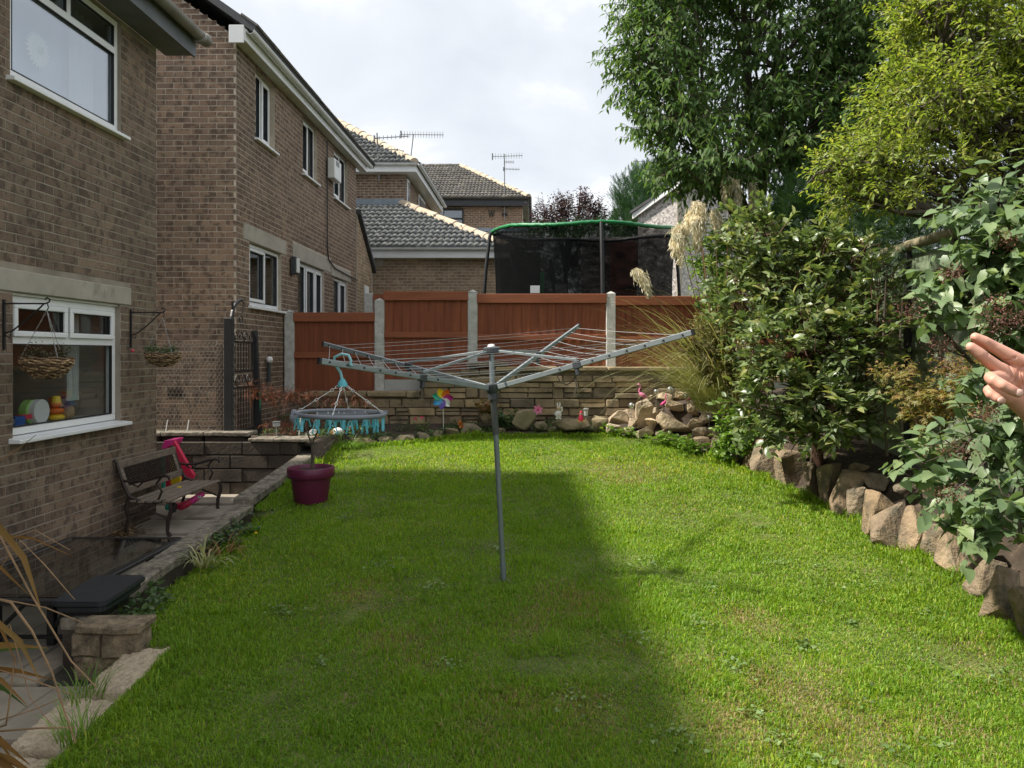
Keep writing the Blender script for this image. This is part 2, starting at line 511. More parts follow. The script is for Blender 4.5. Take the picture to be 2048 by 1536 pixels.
M['wicker_dark'] = mat("dark wicker", (.14, .085, .045), .75, .3, 20, .3)
M['chain'] = mat("chain steel", (.5, .5, .48), .4, .2, 9, 0, metal=.6)
M['white_plastic'] = mat("white plastic", (.75, .75, .73), .4, .05, 6, 0)
M['teal'] = mat("teal peg plastic", (.10, .43, .50), .4, .12, 9, 0)
M['teal_pale'] = mat("pale teal hook plastic", (.24, .50, .54), .4, .1, 9, 0)
M['ring_grey'] = mat("slate grey plastic", (.16, .17, .20), .45, .1, 9, 0)
M['table_glass'] = glass_mat("smoked table glass", (.50, .52, .52), 1.5, .05)
M['case'] = mat("black leather", (.018, .021, .025), .42, .2, 10, .4, 220, .002)
M['pink'] = mat("hot pink plastic", (.74, .045, .27), .35, .06, 5, 0)
M['crimson'] = mat("crimson plastic", (.66, .03, .085), .35, .06, 5, 0)
M['yellow'] = mat("yellow plastic", (.80, .56, .02), .35, .06, 5, 0)
M['green_plastic'] = mat("green plastic", (.02, .34, .22), .4, .08, 5, 0)
M['blue_plastic'] = mat("blue plastic", (.03, .10, .35), .4, .08, 5, 0)
M['orange_plastic'] = mat("orange plastic", (.75, .16, .02), .4, .08, 5, 0)
M['purple_plastic'] = mat("violet plastic", (.16, .10, .45), .4, .08, 5, 0)
M['cyan_plastic'] = mat("sky blue plastic", (.03, .30, .62), .4, .08, 5, 0)
M['magenta_plastic'] = mat("magenta plastic", (.50, .02, .25), .4, .08, 5, 0)
M['flamingo'] = mat("flamingo pink paint", (.80, .22, .42), .45, .1, 12, .1)
M['flamingo_hot'] = mat("hot flamingo paint", (.76, .06, .30), .45, .1, 12, .1)
M['tramp_green'] = mat("green vinyl padding", (.012, .19, .06), .4, .15, 7, .4, 14, .02)
M['tramp_net'] = net_mat("black trampoline net", (.004, .0045, .005), .85)
M['tramp_pole'] = mat("black foam pole sleeve", (.018, .019, .021), .55, .2, 6, .1)
M['dash'] = mat("pebble dash", (.50, .465, .44), .95, .6, 16, 1, 40, .02, stain=((.17, .155, .145), 13, .55), detail=3)
M['dash_red'] = mat("red garage door", (.40, .13, .085), .7, .1, 4, .1)
M['green_board'] = mat("algae green board", (.17, .21, .135), .85, .3, 3, .3, 40, pieces=[(.85,) * 3, (1.15,) * 3, (.95, 1.0, .9)], stretch=(4, .5, 4), stain=((.055, .075, .04), 5, .55))
M['old_rail'] = mat("lichened rail", (.24, .21, .13), .95, .35, 9, .6)
M['aerial'] = mat("aerial metal", (.20, .205, .21), .5, .2, 9, 0, metal=.5)
M['skin'] = None
M['dry_leaf'] = leaf_mat("dry reed leaf", [(0, (.28, .15, .06)), (.5, (.22, .115, .045)), (1, (.36, .22, .10))], .7, .2, 1.2, .3)
M['dry_stalk'] = mat("dry stalk", (.24, .145, .07), .7, .3, 20, .2)
M['wire'] = mat("galvanised wire", (.33, .31, .27), .55, .2, 9, 0, metal=.3)

# ================================================================== structure
rng = np.random.RandomState(7)
R_ = random.Random(11)

def lawn_z(x, y):
    return -1.99 + 0.076 * max(y, 2.9)

def lawn_zn(y):
    return -1.99 + 0.076 * np.maximum(y, 2.9)

def patio_z(y):
    return -1.68 - (7.5 - y) * 0.037

# ---- ground
mb = MB()
mb.add([(-300, -60, -2.4), (300, -60, -2.4), (300, 11.75, -2.4), (-300, 11.75, -2.4), (300, 11.75, -.95), (-300, 11.75, -.95),
        (300, 30, -.75), (-300, 30, -.75), (300, 500, -.7), (-300, 500, -.7)],
       [(0, 1, 2, 3), (3, 2, 4, 5), (5, 4, 6, 7), (7, 6, 8, 9)])
g = mb.build("ground", M['ground']); g["kind"] = "structure"

# ---- lawn: outline of the right edge follows the rocks
RIGHT = [(1.5, 3.6), (3.0, 3.35), (4.0, 3.16), (4.94, 2.97), (5.9, 2.90), (6.8, 2.80), (7.6, 2.64), (8.2, 2.46), (9.0, 2.24), (9.6, 2.05), (9.9, 1.93), (10.6, 1.58), (10.9, 1.0), (11.2, .95)]
RY, RX = np.array([p[0] for p in RIGHT]), np.array([p[1] for p in RIGHT])
def right_x(y): return np.interp(y, RY, RX)
def left_x(y): return np.where(np.asarray(y) < 4.36, -2.035, np.where(np.asarray(y) < 10.05, -2.58, -2.5))
ys = np.concatenate([np.arange(-1.6, 10.8, .12), [10.86]])
nx = 44
V, T = [], []
for y in ys:
    l, r = float(left_x(y)) - .02, float(right_x(y)) + .12
    for i in range(nx):
        x = l + (r - l) * i / (nx - 1)
        dip = .10 * math.exp(-((x + 2.58) / .15) ** 2) if 4.5 < y < 7.1 else 0
        V.append((x, y, lawn_z(x, y) - dip + .018 * mnoise.noise((x * 1.3, y * 1.3, 0)) + .01 * mnoise.noise((x * 5, y * 5, 3))))
for j in range(len(ys) - 1):
    for i in range(nx - 1):
        a = j * nx + i
        T += [(a, a + 1, a + nx + 1), (a, a + nx + 1, a + nx)]
lo = newobj("lawn", np_mesh("lawn", V, T, M['lawn'], smooth=True)); lo["kind"] = "structure"

# ---- right bank of soil and the bed at the back
def bank_z(x, y):
    xr = float(right_x(y))
    base = lawn_z(x, y)
    d = x - xr
    wdt = .22 if y < 9.3 else (.85 if y > 9.9 else .22 + .63 * (y - 9.3) / .6)
    h = .32 * min(1, max(0, (d - .26) / wdt)) + max(0, d - .5) * .14
    if y > 9.7: h += .05 * math.exp(-((x - 2.3) ** 2 / .6 + (y - 10.5) ** 2 / .5))
    return base + h
V, T = [], []
bys = np.arange(1.2, 11.9, .14); bn = 30
for y in bys:
    xr = float(right_x(min(y, 10.9)))
    for i in range(bn):
        x = xr - .05 + (7.5 - xr) * (i / (bn - 1)) ** 1.6
        V.append((x, y, bank_z(x, min(y, 10.9)) + .025 * mnoise.noise((x * 4, y * 4, 1)) - (.05 if i == 0 else 0)))
for j in range(len(bys) - 1):
    for i in range(bn - 1):
        a = j * bn + i
        T += [(a, a + 1, a + bn + 1), (a, a + bn + 1, a + bn)]
o = newobj("soil_bank", np_mesh("soil_bank", V, T, M['soil'], smooth=True)); o["kind"] = "structure"
def bed_edge(x): return np.interp(x, [-2.5, -1.9, -1.45, -.95, 1.2], [10.12, 10.28, 10.5, 10.84, 10.86])
# flower bed along the stone wall
V, T = [], []
fxs = np.arange(-3.9, 2.6, .13); fys = np.linspace(9.0, 11.75, 20)
for y in fys:
    for x in fxs:
        if x < -2.55: z = -1.02 - .03 * (11 - y)
        elif y < bed_edge(x) + .03: z = -1.6
        else: z = lawn_z(x, y) + .045
        V.append((x, y, z + .02 * mnoise.noise((x * 5, y * 5, 2))))
for j in range(len(fys) - 1):
    for i in range(len(fxs) - 1):
        a = j * len(fxs) + i
        T += [(a, a + 1, a + len(fxs) + 1), (a, a + len(fxs) + 1, a + len(fxs))]
o = newobj("flower_bed_soil", np_mesh("flower_bed_soil", V, T, M['soil'], smooth=True)); o["kind"] = "structure"

# ------------------------------------------------------------------ generic block template: depth along y (0..1), chamfered front
def block_template(ix=.02, iz=.07, jit=0, seed=0, shoulder=.6):
    r = np.random.RandomState(seed)
    v = [(-.5, 0, -.5), (.5, 0, -.5), (.5, 0, .5), (-.5, 0, .5)]
    v += [(-.5, shoulder, -.5), (.5, shoulder, -.5), (.5, shoulder, .5), (-.5, shoulder, .5)]
    v += [(-.5 + ix, 1, -.5 + iz), (.5 - ix, 1, -.5 + iz), (.5 - ix, 1, .5 - iz), (-.5 + ix, 1, .5 - iz)]
    v = np.array(v, float)
    if jit:
        v[4:] += (r.rand(8, 3) - .5) * np.array([jit, jit * 2.0, jit * 1.6])
    f = [(8, 11, 10, 9)]
    for a in (0, 4):
        for i in range(4):
            j = (i + 1) % 4
            f.append((a + i, a + 4 + i, a + 4 + j, a + j))
    return v, tri(f)

BRICK_T = block_template(.006, .022, shoulder=.85)

def local(O, U, N):
    U, N = Vector(U).normalized(), Vector(N).normalized()
    m = Matrix(((*U, 0), (*N, 0), (0, 0, 1, 0), (0, 0, 0, 1))).transposed()
    m.translation = Vector(O)
    return m

def wall_sheet(mb, W, u0, u1, z0, z1, openings, depth=.14, top=None):
    us = sorted(set([u0, u1] + [o[0] for o in openings] + [o[1] for o in openings]))
    zs = sorted(set([z0, z1] + [o[2] for o in openings] + [o[3] for o in openings]))
    us = [u for u in us if u0 <= u <= u1]; zs = [z for z in zs if z0 <= z <= z1]
    P = lambda u, n, z: W @ Vector((u, n, z))
    for a, b in zip(us, us[1:]):
        for c, d in zip(zs, zs[1:]):
            um, zm = (a + b) / 2, (c + d) / 2
            if any(o[0] < um < o[1] and o[2] < zm < o[3] for o in openings): continue
            mb.add([P(a, 0, c), P(b, 0, c), P(b, 0, d), P(a, 0, d)], [(0, 1, 2, 3)])
    for o in openings:
        a, b, c, d = o
        for (p, q) in (((a, c), (b, c)), ((b, c), (b, d)), ((b, d), (a, d)), ((a, d), (a, c))):
            mb.add([P(p[0], 0, p[1]), P(q[0], 0, q[1]), P(q[0], -depth, q[1]), P(p[0], -depth, p[1])], [(0, 1, 2, 3)])

def brick_rows(W, u0, u1, z0, z1, openings, top=None, L=.225, H=.075, seed=0, proud=.003, off=0.0):
    r = np.random.RandomState(seed)
    P, S = [], []
    row = 0; z = z0
    while z + H <= z1 + .001:
        zc = z + H / 2
        u = u0 - L * ((row % 2) * .5 + off)
        while u < u1:
            a, b = max(u, u0) , min(u + L, u1)
            u += L
            if b - a < .03: continue
            segs = [(a, b)]
            for o in openings:
                if o[2] - .01 < zc < o[3] + .01:
                    ns = []
                    for (p, q) in segs:
                        if q <= o[0] or p >= o[1]: ns.append((p, q)); continue
                        if p < o[0] - .03: ns.append((p, o[0]))
                        if q > o[1] + .03: ns.append((o[1], q))
                    segs = ns
            for (p, q) in segs:
                if top is not None and zc + H * .4 > top((p + q) / 2): continue
                dd = .008 + proud * r.uniform(.6, 1.4)
                P.append(W @ Vector(((p + q) / 2, -.008, zc)))
                S.append(((q - p) - .010, dd, H - .011))
        z += H; row += 1
    Rm = np.array(W.to_3x3())
    P = np.array([tuple(p) for p in P]); S = np.array(S)
    return P, np.repeat(Rm[None], len(P), 0), S

def lbox(mb, W, a, b): return mb.box(a, b, W)

def window(parent, W, u0, u1, z0, z1, cells, set_back=.05, fw=.05, sill=True, glass='glass', frame='upvc', sill_out=.06, name="window"):
    """cells: (u0,u1,z0,z1,opening light) fractions are not used, all in metres"""
    fr = MB(); n0, n1 = -set_back - .06, -set_back
    fr.box((u0, n0, z0), (u1, n1, z0 + fw), W); fr.box((u0, n0, z1 - fw), (u1, n1, z1), W)
    fr.box((u0, n0, z0 + fw), (u0 + fw, n1, z1 - fw), W); fr.box((u1 - fw, n0, z0 + fw), (u1, n1, z1 - fw), W)
    o = fr.build(name, M[frame], parent, bevel=.005)
    for (a, b, c, d, op) in cells:
        cw = .042
        e = 0
        if op:
            cs = MB(); m0, m1 = n1 + .001, n1 + .022
            cs.box((a, m0, c), (b, m1, c + cw), W); cs.box((a, m0, d - cw), (b, m1, d), W)
            cs.box((a, m0, c + cw), (a + cw, m1, d - cw), W); cs.box((b - cw, m0, c + cw), (b, m1, d - cw), W)
            cs.build("casement", M[frame], o, bevel=.005)
            e = cw
        pn = MB(); pn.box((a + e - .004, n0 + .028, c + e - .004), (b - e + .004, n0 + .034, d - e + .004), W)
        pn.build("pane", M[glass], o)
        gk = MB(); k = .008      # black gasket round the pane
        A, B, Cc, D = a + e, b - e, c + e, d - e
        gk.box((A, n0 + .036, Cc), (B, n1 + .001, Cc + k), W); gk.box((A, n0 + .036, D - k), (B, n1 + .001, D), W)
        gk.box((A, n0 + .036, Cc + k), (A + k, n1 + .001, D - k), W); gk.box((B - k, n0 + .036, Cc + k), (B, n1 + .001, D - k), W)
        gk.build("gasket", M['black'], o)
    # mullions and transoms between cells
    bars = MB()
    cu = sorted(set([c[0] for c in cells] + [c[1] for c in cells])); cz = sorted(set([c[2] for c in cells] + [c[3] for c in cells]))
    for i in range(len(cz) - 1):
        if cz[i] in [c[3] for c in cells] and cz[i + 1] in [c[2] for c in cells]:
            bars.box((u0 + fw, n0 + .001, cz[i] - .001), (u1 - fw, n1 - .001, cz[i + 1] + .001), W)
    for c1 in cells:
        for c2 in cells:
            if 0 < c2[0] - c1[1] < .15 and min(c1[3], c2[3]) - max(c1[2], c2[2]) > .05:
                bars.box((c1[1] - .001, n0 + .002, max(c1[2], c2[2]) - .001), (c2[0] + .001, n1 - .002, min(c1[3], c2[3]) + .001), W)
    if bars.v: bars.build("glazing_bar", M[frame], o)
    if sill:
        s = MB()
        s.prism([W @ Vector((u0 - .05, n0, z0 - .002)), W @ Vector((u0 - .05, sill_out, z0 - .022)), W @ Vector((u0 - .05, sill_out, z0 - .052)), W @ Vector((u0 - .05, n0, z0 - .052))],
                W.to_3x3() @ Vector((u1 - u0 + .1, 0, 0)))
        s.build("sill", M['upvc'], o, bevel=.004)
    return o

def room(parent, W, u0, u1, z0, z1, depth, m, name="room_interior"):
    b = MB()
    P = lambda u, n, z: W @ Vector((u, n, z))
    a = -.16
    q = [P(u0, a, z0), P(u1, a, z0), P(u1, a, z1), P(u0, a, z1), P(u0, -depth, z0), P(u1, -depth, z0), P(u1, -depth, z1), P(u0, -depth, z1)]
    b.add(q, [(4, 5, 6, 7), (0, 1, 5, 4), (1, 2, 6, 5), (2, 3, 7, 6), (3, 0, 4, 7)])
    return b.build(name, m, parent)

def half_gutter(mb, p, q, r, n=8, thick=.006):
    """half round gutter hung from p to q"""
    p, q = Vector(p), Vector(q); d = (q - p).normalized(); sd = d.cross(Vector((0, 0, 1))).normalized()
    vs = []
    for e in (p, q):
        for rr in (r, r - thick):
            for i in range(n + 1):
                t = PI + PI * i / n
                vs.append(e + sd * math.cos(t) * rr + Vector((0, 0, math.sin(t) * rr)))
    k = n + 1; fs = []
    for i in range(n):
        fs += [(i, i + 1, 2*k + i + 1, 2*k + i), (k + i, 3*k + i, 3*k + i + 1, k + i + 1), (i, k + i, k + i + 1, i + 1), (2*k + i, 2*k + i + 1, 3*k + i + 1, 3*k + i)]
    for i in (0, n): fs.append((i, 2*k + i, 3*k + i, k + i))
    mb.add(vs, fs)

# ================================================================== near house
H1 = thing("brick_house", "near brown brick house on the left with hanging baskets beside its ground floor window", "house", (-3.9, 4, -1.8))
WX = -3.9
W1 = local((WX, 0, 0), (0, 1, 0), (1, 0, 0))          # u is y, n is towards the garden
op_low = (5.75, 7.24, -.66, .46)
op_up = (5.72, 7.25, 2.05, 3.13)
op_lint = (5.55, 7.42, .46, .63)
mb = MB()
wall_sheet(mb, W1, -4.0, 7.93, -2.2, 3.14, [op_low, op_up])
mb.add([(-3.9, 7.93, -2.2), (-11, 7.93, -2.2), (-11, 7.93, 3.14), (-7.45, 7.93, 5.7), (-3.9, 7.93, 3.14)], [(0, 1, 2, 3, 4)])
mb.add([(-3.9, -4, -2.2), (-11, -4, -2.2), (-11, -4, 3.14), (-7.45, -4, 5.7), (-3.9, -4, 3.14)], [(0, 1, 2, 3, 4)])
mb.add([(-11, -4, -2.2), (-11, 7.93, -2.2), (-11, 7.93, 3.14), (-11, -4, 3.14)], [(0, 1, 2, 3)])
mb.build("wall", M['mortar_dark'], H1)
P, Rr, S = brick_rows(W1, 3.2, 7.93, -1.95, 3.14, [op_low, op_up, op_lint], seed=1)
pieces("brick", BRICK_T, P, Rr, S, M['brick'], H1)
We = local((WX, 7.93, 0), (-1, 0, 0), (0, 1, 0))
P, Rr, S = brick_rows(We, 0, 3.0, -1.95, 3.14, [], seed=2)
V, T = place(*BRICK_T, P, Rr, S)
o = newobj("brick", np_mesh("brick", V, T, M['brick'], np.repeat(rng.rand(len(P)), 12)), H1); o["kind"] = "stuff"
mb = MB(); mb.box((5.55, -.02, .463), (7.42, .012, .627), W1); mb.build("lintel", M['lintel'], H1, bevel=.006)
# ground floor window
w = window(H1, W1, 5.75, 7.24, -.62, .44, [(5.81, 6.475, .13, .385, 1), (6.515, 7.18, .13, .385, 1), (5.81, 7.18, -.56, .075, 0)], set_back=.045, fw=.055, sill_out=.09)
mb = MB(); mb.box((5.76, -.05, .441), (7.23, -.02, .459), W1); mb.build("head_seal", M['cream'], w)
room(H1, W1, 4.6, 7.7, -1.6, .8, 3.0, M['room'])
mb = MB(); mb.box((4.7, -.42, -.63), (7.6, -.155, -.585), W1); mb.build("window_board", M['cream'], H1)
mb = MB(); mb.box((7.28, -1.6, -1.5), (7.32, -.18, .75), W1); mb.build("side_partition", M['room_beige'], H1)
def curtain(u0, u1, z0, z1, n, parent, m, name="curtain", pinch=0.0, amp=.018, waves=7):
    vs, fs = [], []; k = 40; rows = 10
    for j in range(rows + 1):
        t = j / rows; z = z1 + (z0 - z1) * t
        sq = 1 - pinch * math.sin(min(1, t * 1.15) * PI / 2)
        for i in range(k + 1):
            s = i / k; u = u1 - (u1 - u0) * (1 - s) * sq
            vs.append(W1 @ Vector((u, n + amp * math.sin(s * waves * 2 * PI + .5 * math.sin(3 * t)), z)))
    for j in range(rows):
        for i in range(k):
            a = j * (k + 1) + i
            fs.append((a, a + 1, a + k + 2, a + k + 1))
    mb = MB(); mb.add(vs, fs); return mb.build(name, m, parent, smooth=True)
curtain(6.52, 6.98, -.42, .5, -.24, H1, M['curtain'], pinch=.62)
curtain(5.98, 6.12, .1, .5, -.26, H1, M['curtain'], pinch=.0, waves=3)
# bedroom window
w = window(H1, W1, 5.72, 7.25, 2.07, 3.12, [(5.78, 6.46, 2.86, 3.06, 0), (6.52, 7.19, 2.86, 3.06, 0), (5.78, 7.19, 2.13, 2.80, 0)], set_back=.03, fw=.06, sill_out=.07, glass='glass_up')
# the left top light stands open, hinged at its head
Wop = W1 @ Matrix.Translation((0, -.01, 3.08)) @ Matrix.Rotation(math.radians(-38), 4, 'X')
cs = MB()
for a, b in (((5.76, 0, -.25), (6.48, .03, -.205)), ((5.76, 0, -.045), (6.48, .03, 0)), ((5.76, 0, -.205), (5.805, .03, -.045)), ((6.435, 0, -.205), (6.48, .03, -.045))):
    cs.box(a, b, Wop)
c = cs.build("open_casement", M['upvc'], w, bevel=.005)
room(H1, W1, 4.6, 7.8, 1.2, 3.12, 2.6, M['room_beige'], "bedroom_interior")
mb = MB(); mb.box((5.72, -.33, 2.0), (6.95, -.32, 3.0), W1); mb.build("roller_blind", M['net'], H1)
curtain(6.86, 7.24, 1.95, 3.1, -.26, H1, M['curtain'], waves=4)
# soffit, fascia, gutter, roof
mb = MB(); mb.box((-4.1, 0.004, 3.14), (8.12, .30, 3.165), W1); mb.build("soffit", M['soffit'], H1)
mb = MB(); mb.box((-4.1, .30, 3.12), (8.12, .325, 3.33), W1); mb.build("fascia", M['soffit'], H1)
mb = MB(); half_gutter(mb, (-3.9 + .40, -4.1, 3.33), (-3.9 + .40, 8.2, 3.33), .068, 10)
mb.tube([(-3.5, 6.9, 3.305), (-3.5, 6.99, 3.305)], .073, 12); mb.tube([(-3.5, 8.0, 3.305), (-3.5, 8.05, 3.305)], .073, 12)
mb.ball((-3.5, 8.17, 3.33), (.068, .05, .068), 12, 8)
mb.build("gutter", M['gutter'], H1, smooth=True)
mb = MB(); mb.prism([(-3.5, -4.15, 3.36), (-7.45, -4.15, 6.0), (-11.4, -4.15, 3.36), (-11.4, -4.15, 3.28), (-7.45, -4.15, 5.88), (-3.52, -4.15, 3.26)], (0, 12.25, 0))
mb.build("roof", M['slate'], H1)

# ================================================================== neighbour's house
H2 = thing("neighbour_house", "neighbouring two storey brown brick house with white gutter beyond the narrow passage", "house", (-3.92, 12, -1.0))
X2 = -3.92
W2 = local((X2, 0, 0), (0, 1, 0), (1, 0, 0))
ups = [(10.80, 11.60, 3.0, 4.02), (13.0, 13.85, 3.02, 4.02), (15.0, 16.1, 3.02, 4.02)]
low = [(10.57, 11.90, .62, 1.54), (12.72, 14.32, -.9, 1.54), (15.0, 16.1, .55, 1.50)]
lint = [(10.35, 12.12, 1.54, 1.77), (12.45, 14.75, 1.54, 1.80), (14.8, 16.35, 1.50, 1.72)]
mb = MB()
wall_sheet(mb, W2, 10.1, 16.85, -1.4, 4.1, ups + low)
mb.add([(-3.92, 10.1, -1.4), (-11, 10.1, -1.4), (-11, 10.1, 4.1), (-7.46, 10.1, 6.62), (-3.92, 10.1, 4.15)], [(0, 1, 2, 3, 4)])
mb.add([(-3.92, 16.85, -1.4), (-11, 16.85, -1.4), (-11, 16.85, 4.1), (-7.46, 16.85, 6.62), (-3.92, 16.85, 4.15)], [(0, 1, 2, 3, 4)])
mb.add([(-11, 10.1, -1.4), (-11, 16.85, -1.4), (-11, 16.85, 4.1), (-11, 10.1, 4.1)], [(0, 1, 2, 3)])
mb.build("wall", M['mortar'], H2)
P, Rr, S = brick_rows(W2, 10.1, 16.85, -1.1, 4.1, ups + low + lint, seed=3)
Wg = local((-6.2, 10.1, 0), (1, 0, 0), (0, -1, 0))
P2, R2, S2 = brick_rows(Wg, 0, 2.28, -1.1, 5.6, [(1.36, 1.585, -.575, -.425)], top=lambda u: 4.18 + (2.28 - u) * .70, seed=4, proud=.0015)
P, Rr, S = np.concatenate([P, P2]), np.concatenate([Rr, R2]), np.concatenate([S, S2])
pieces("brick", BRICK_T, P, Rr, S, M['brick2'], H2)
mb = MB(); mb.box((1.37, -.02, -.57), (1.58, .004, -.43), Wg)
ab = mb.build("air_brick", M['brick2'], H2)
mb = MB()
for i in range(7):
    for j in range(2): mb.box((1.385 + i * .027, .001, -.55 + j * .055), (1.402 + i * .027, .0065, -.515 + j * .055), Wg)
mb.build("vent_hole", M['black'], ab)
for (a, b, c, d) in lint:
    mb = MB(); mb.box((a, -.02, c + .003), (b, .012, d - .003), W2); mb.build("lintel", M['lintel'], H2, bevel=.006)
mbw = [(0, 0)]
window(H2, W2, 10.80, 11.60, 3.04, 4.02, [(10.86, 11.17, 3.10, 3.96, 0), (11.23, 11.54, 3.10, 3.96, 1)], set_back=.08, glass='glass_far')
window(H2, W2, 13.0, 13.85, 3.06, 4.02, [(13.06, 13.42, 3.12, 3.96, 1), (13.48, 13.79, 3.12, 3.96, 0)], set_back=.06, glass='glass_far')
window(H2, W2, 15.0, 16.1, 3.06, 4.02, [(15.06, 15.58, 3.12, 3.96, 1), (15.64, 16.04, 3.12, 3.96, 0)], set_back=.06, glass='glass_far')
window(H2, W2, 10.57, 11.90, .67, 1.53, [(10.63, 11.27, .73, 1.47, 1), (11.33, 11.84, .73, 1.47, 0)], set_back=.05, glass='glass_far')
window(H2, W2, 12.72, 14.32, -.88, 1.53, [(12.78, 13.22, -.82, 1.47, 0), (13.30, 13.80, -.82, 1.47, 1), (13.86, 14.26, -.82, 1.47, 1)], set_back=.05, fw=.06, sill=False, glass='glass_far', name="patio_door")
window(H2, W2, 15.0, 16.1, .60, 1.49, [(15.06, 15.5, .66, 1.43, 0), (15.56, 16.04, .66, 1.43, 1)], set_back=.05, glass='glass_far')
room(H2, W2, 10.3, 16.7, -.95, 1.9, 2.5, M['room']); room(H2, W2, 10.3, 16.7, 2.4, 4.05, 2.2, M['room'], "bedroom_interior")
for (a, b, z0, z1) in ((10.84, 10.98, 3.05, 3.8), (15.02, 15.45, 3.05, 3.8), (11.2, 11.32, 3.05, 3.5), (10.62, 10.7, .66, 1.5), (15.05, 15.2, .6, 1.5)):
    mb = MB(); mb.box((a, -.24, z0), (b, -.23, z1), W2); mb.build("curtain", M['curtain'], H2)
# eaves
mb = MB(); mb.box((10.0, .004, 4.06), (17.2, .15, 4.08), W2); mb.build("soffit", M['cream'], H2)
mb = MB(); mb.box((9.93, .15, 4.05), (17.2, .17, 4.21), W2); mb.box((9.905, -.02, 4.0), (9.929, .171, 4.23), W2); mb.build("fascia", M['upvc'], H2, bevel=.004)
mb = MB(); half_gutter(mb, (X2 + .228, 9.98, 4.2), (X2 + .228, 17.3, 4.2), .055, 8); mb.build("gutter", M['white_gutter'], H2, smooth=True)
mb = MB(); mb.prism([(-3.62, 10.0, 4.26), (-7.46, 10.0, 6.95), (-11.4, 10.0, 4.25), (-11.4, 10.0, 4.17), (-7.46, 10.0, 6.83), (-3.66, 10.0, 4.18)], (0, 7.44, 0))
mb.build("roof", M['slate'], H2)
for i in range(25):
    mb = MB(); y0 = 9.99 + i * .297
    mb.box((-3.49, y0, 4.235), (-3.75, y0 + .292, 4.26 + .006 * R_.random()), Matrix.Translation((-3.61, 0, 4.25)) @ Matrix.Rotation(math.radians(35), 4, 'Y') @ Matrix.Translation((3.49, 0, -4.235)))
    mb.build("eaves_tile", M['tile_brown'], H2)
# wall lamp, flue box and cable
mb = MB(); mb.box((12.28, 0.02, 1.27), (12.44, .10, 1.55), W2); lmp = mb.build("wall_lamp", M['grey_plastic'], H2, bevel=.01)
mb = MB(); mb.box((12.30, .10, 1.29), (12.42, .13, 1.53), W2); mb.build("lamp_lens", M['white_plastic'], lmp, bevel=.01)
mb = MB(); mb.box((14.45, .02, 3.30), (14.95, .16, 3.68), W2); fb = mb.build("flue_vent", M['white_plastic'], H2, bevel=.01)
for i in range(3):
    mb = MB(); mb.box((14.55, .161, 3.56 + i * .035), (14.78, .166, 3.575 + i * .035), W2); mb.build("vent_slot", M['grey_plastic'], fb)
mb = MB(); mb.tube([W2 @ Vector(p) for p in ((14.42, .03, 4.0), (14.42, .03, 2.0), (14.5, .03, 1.78), (15.0, .03, 1.66), (16.2, .03, 1.62), (16.85, .03, 1.60))], .012, 5)
mb.build("cable", M['black'], H2)
mb = MB(); mb.tube([W2 @ Vector(p) for p in ((11.2, .05, -.12), (11.2, .05, -.42))], .03, 6); wp = mb.build("waste_pipe", M['grey_plastic'], H2)
mb = MB(); mb.ball(W2 @ Vector((11.2, .06, -.09)), .05, 8, 6); mb.build("pipe_elbow", M['white_plastic'], wp)
# lean-to past the house corner
mb = MB()
mb.prism([(-3.9, 16.86, -1), (-3.9, 18.4, -1), (-3.9, 18.4, 2.0), (-3.9, 16.86, 3.05)], (-3, 0, 0)); mb.build("lean_to_wall", M['mortar'], H2)
Wl = local((-3.9, 16.86, 0), (0, 1, 0), (1, 0, 0))
P, Rr, S = brick_rows(Wl, 0, 1.54, -.9, 3.1, [(.7, 1.1, .4, 1.55)], top=lambda u: 3.05 - .68 * u, seed=5)
V, T = place(*BRICK_T, P, Rr, S); o = newobj("lean_to_brick", np_mesh("lean_to_brick", V, T, M['brick3'], np.repeat(rng.rand(len(P)), 12)), H2); o["kind"] = "stuff"
mb = MB(); mb.prism([(-3.82, 16.9, 3.06), (-3.82, 18.55, 1.93), (-3.82, 18.55, 2.03), (-3.82, 16.9, 3.16)], (-3, 0, 0)); mb.build("lean_to_roof", M['slate'], H2)
mb = MB(); mb.box((.7, .01, .4), (1.1, .03, 1.55), Wl); mb.build("lean_to_window", M['upvc'], H2)

# ================================================================== roof tiles
def tile_template():
    xs = np.linspace(0, 1, 9); prof = .11 * np.abs(np.sin(xs * 2 * PI)) ** .8
    v = [(x - .5, 0, .10 + p) for x, p in zip(xs, prof)] + [(x - .5, 1.1, p * .9) for x, p in zip(xs, prof)] + [(x - .5, 0.0, -.02) for x in xs]
    f = []
    for i in range(8):
        f.append((i, i + 1, 10 + i, 9 + i)); f.append((18 + i, 18 + i + 1, i + 1, i))
    return np.array(v, float), tri(f)
TILE_T = tile_template()

def inside(poly, x, y):
    c = False; n = len(poly)
    for i in range(n):
        (x1, y1), (x2, y2) = poly[i], poly[i - 1]
        if (y1 > y) != (y2 > y) and x < (x2 - x1) * (y - y1) / (y2 - y1) + x1: c = not c
    return c

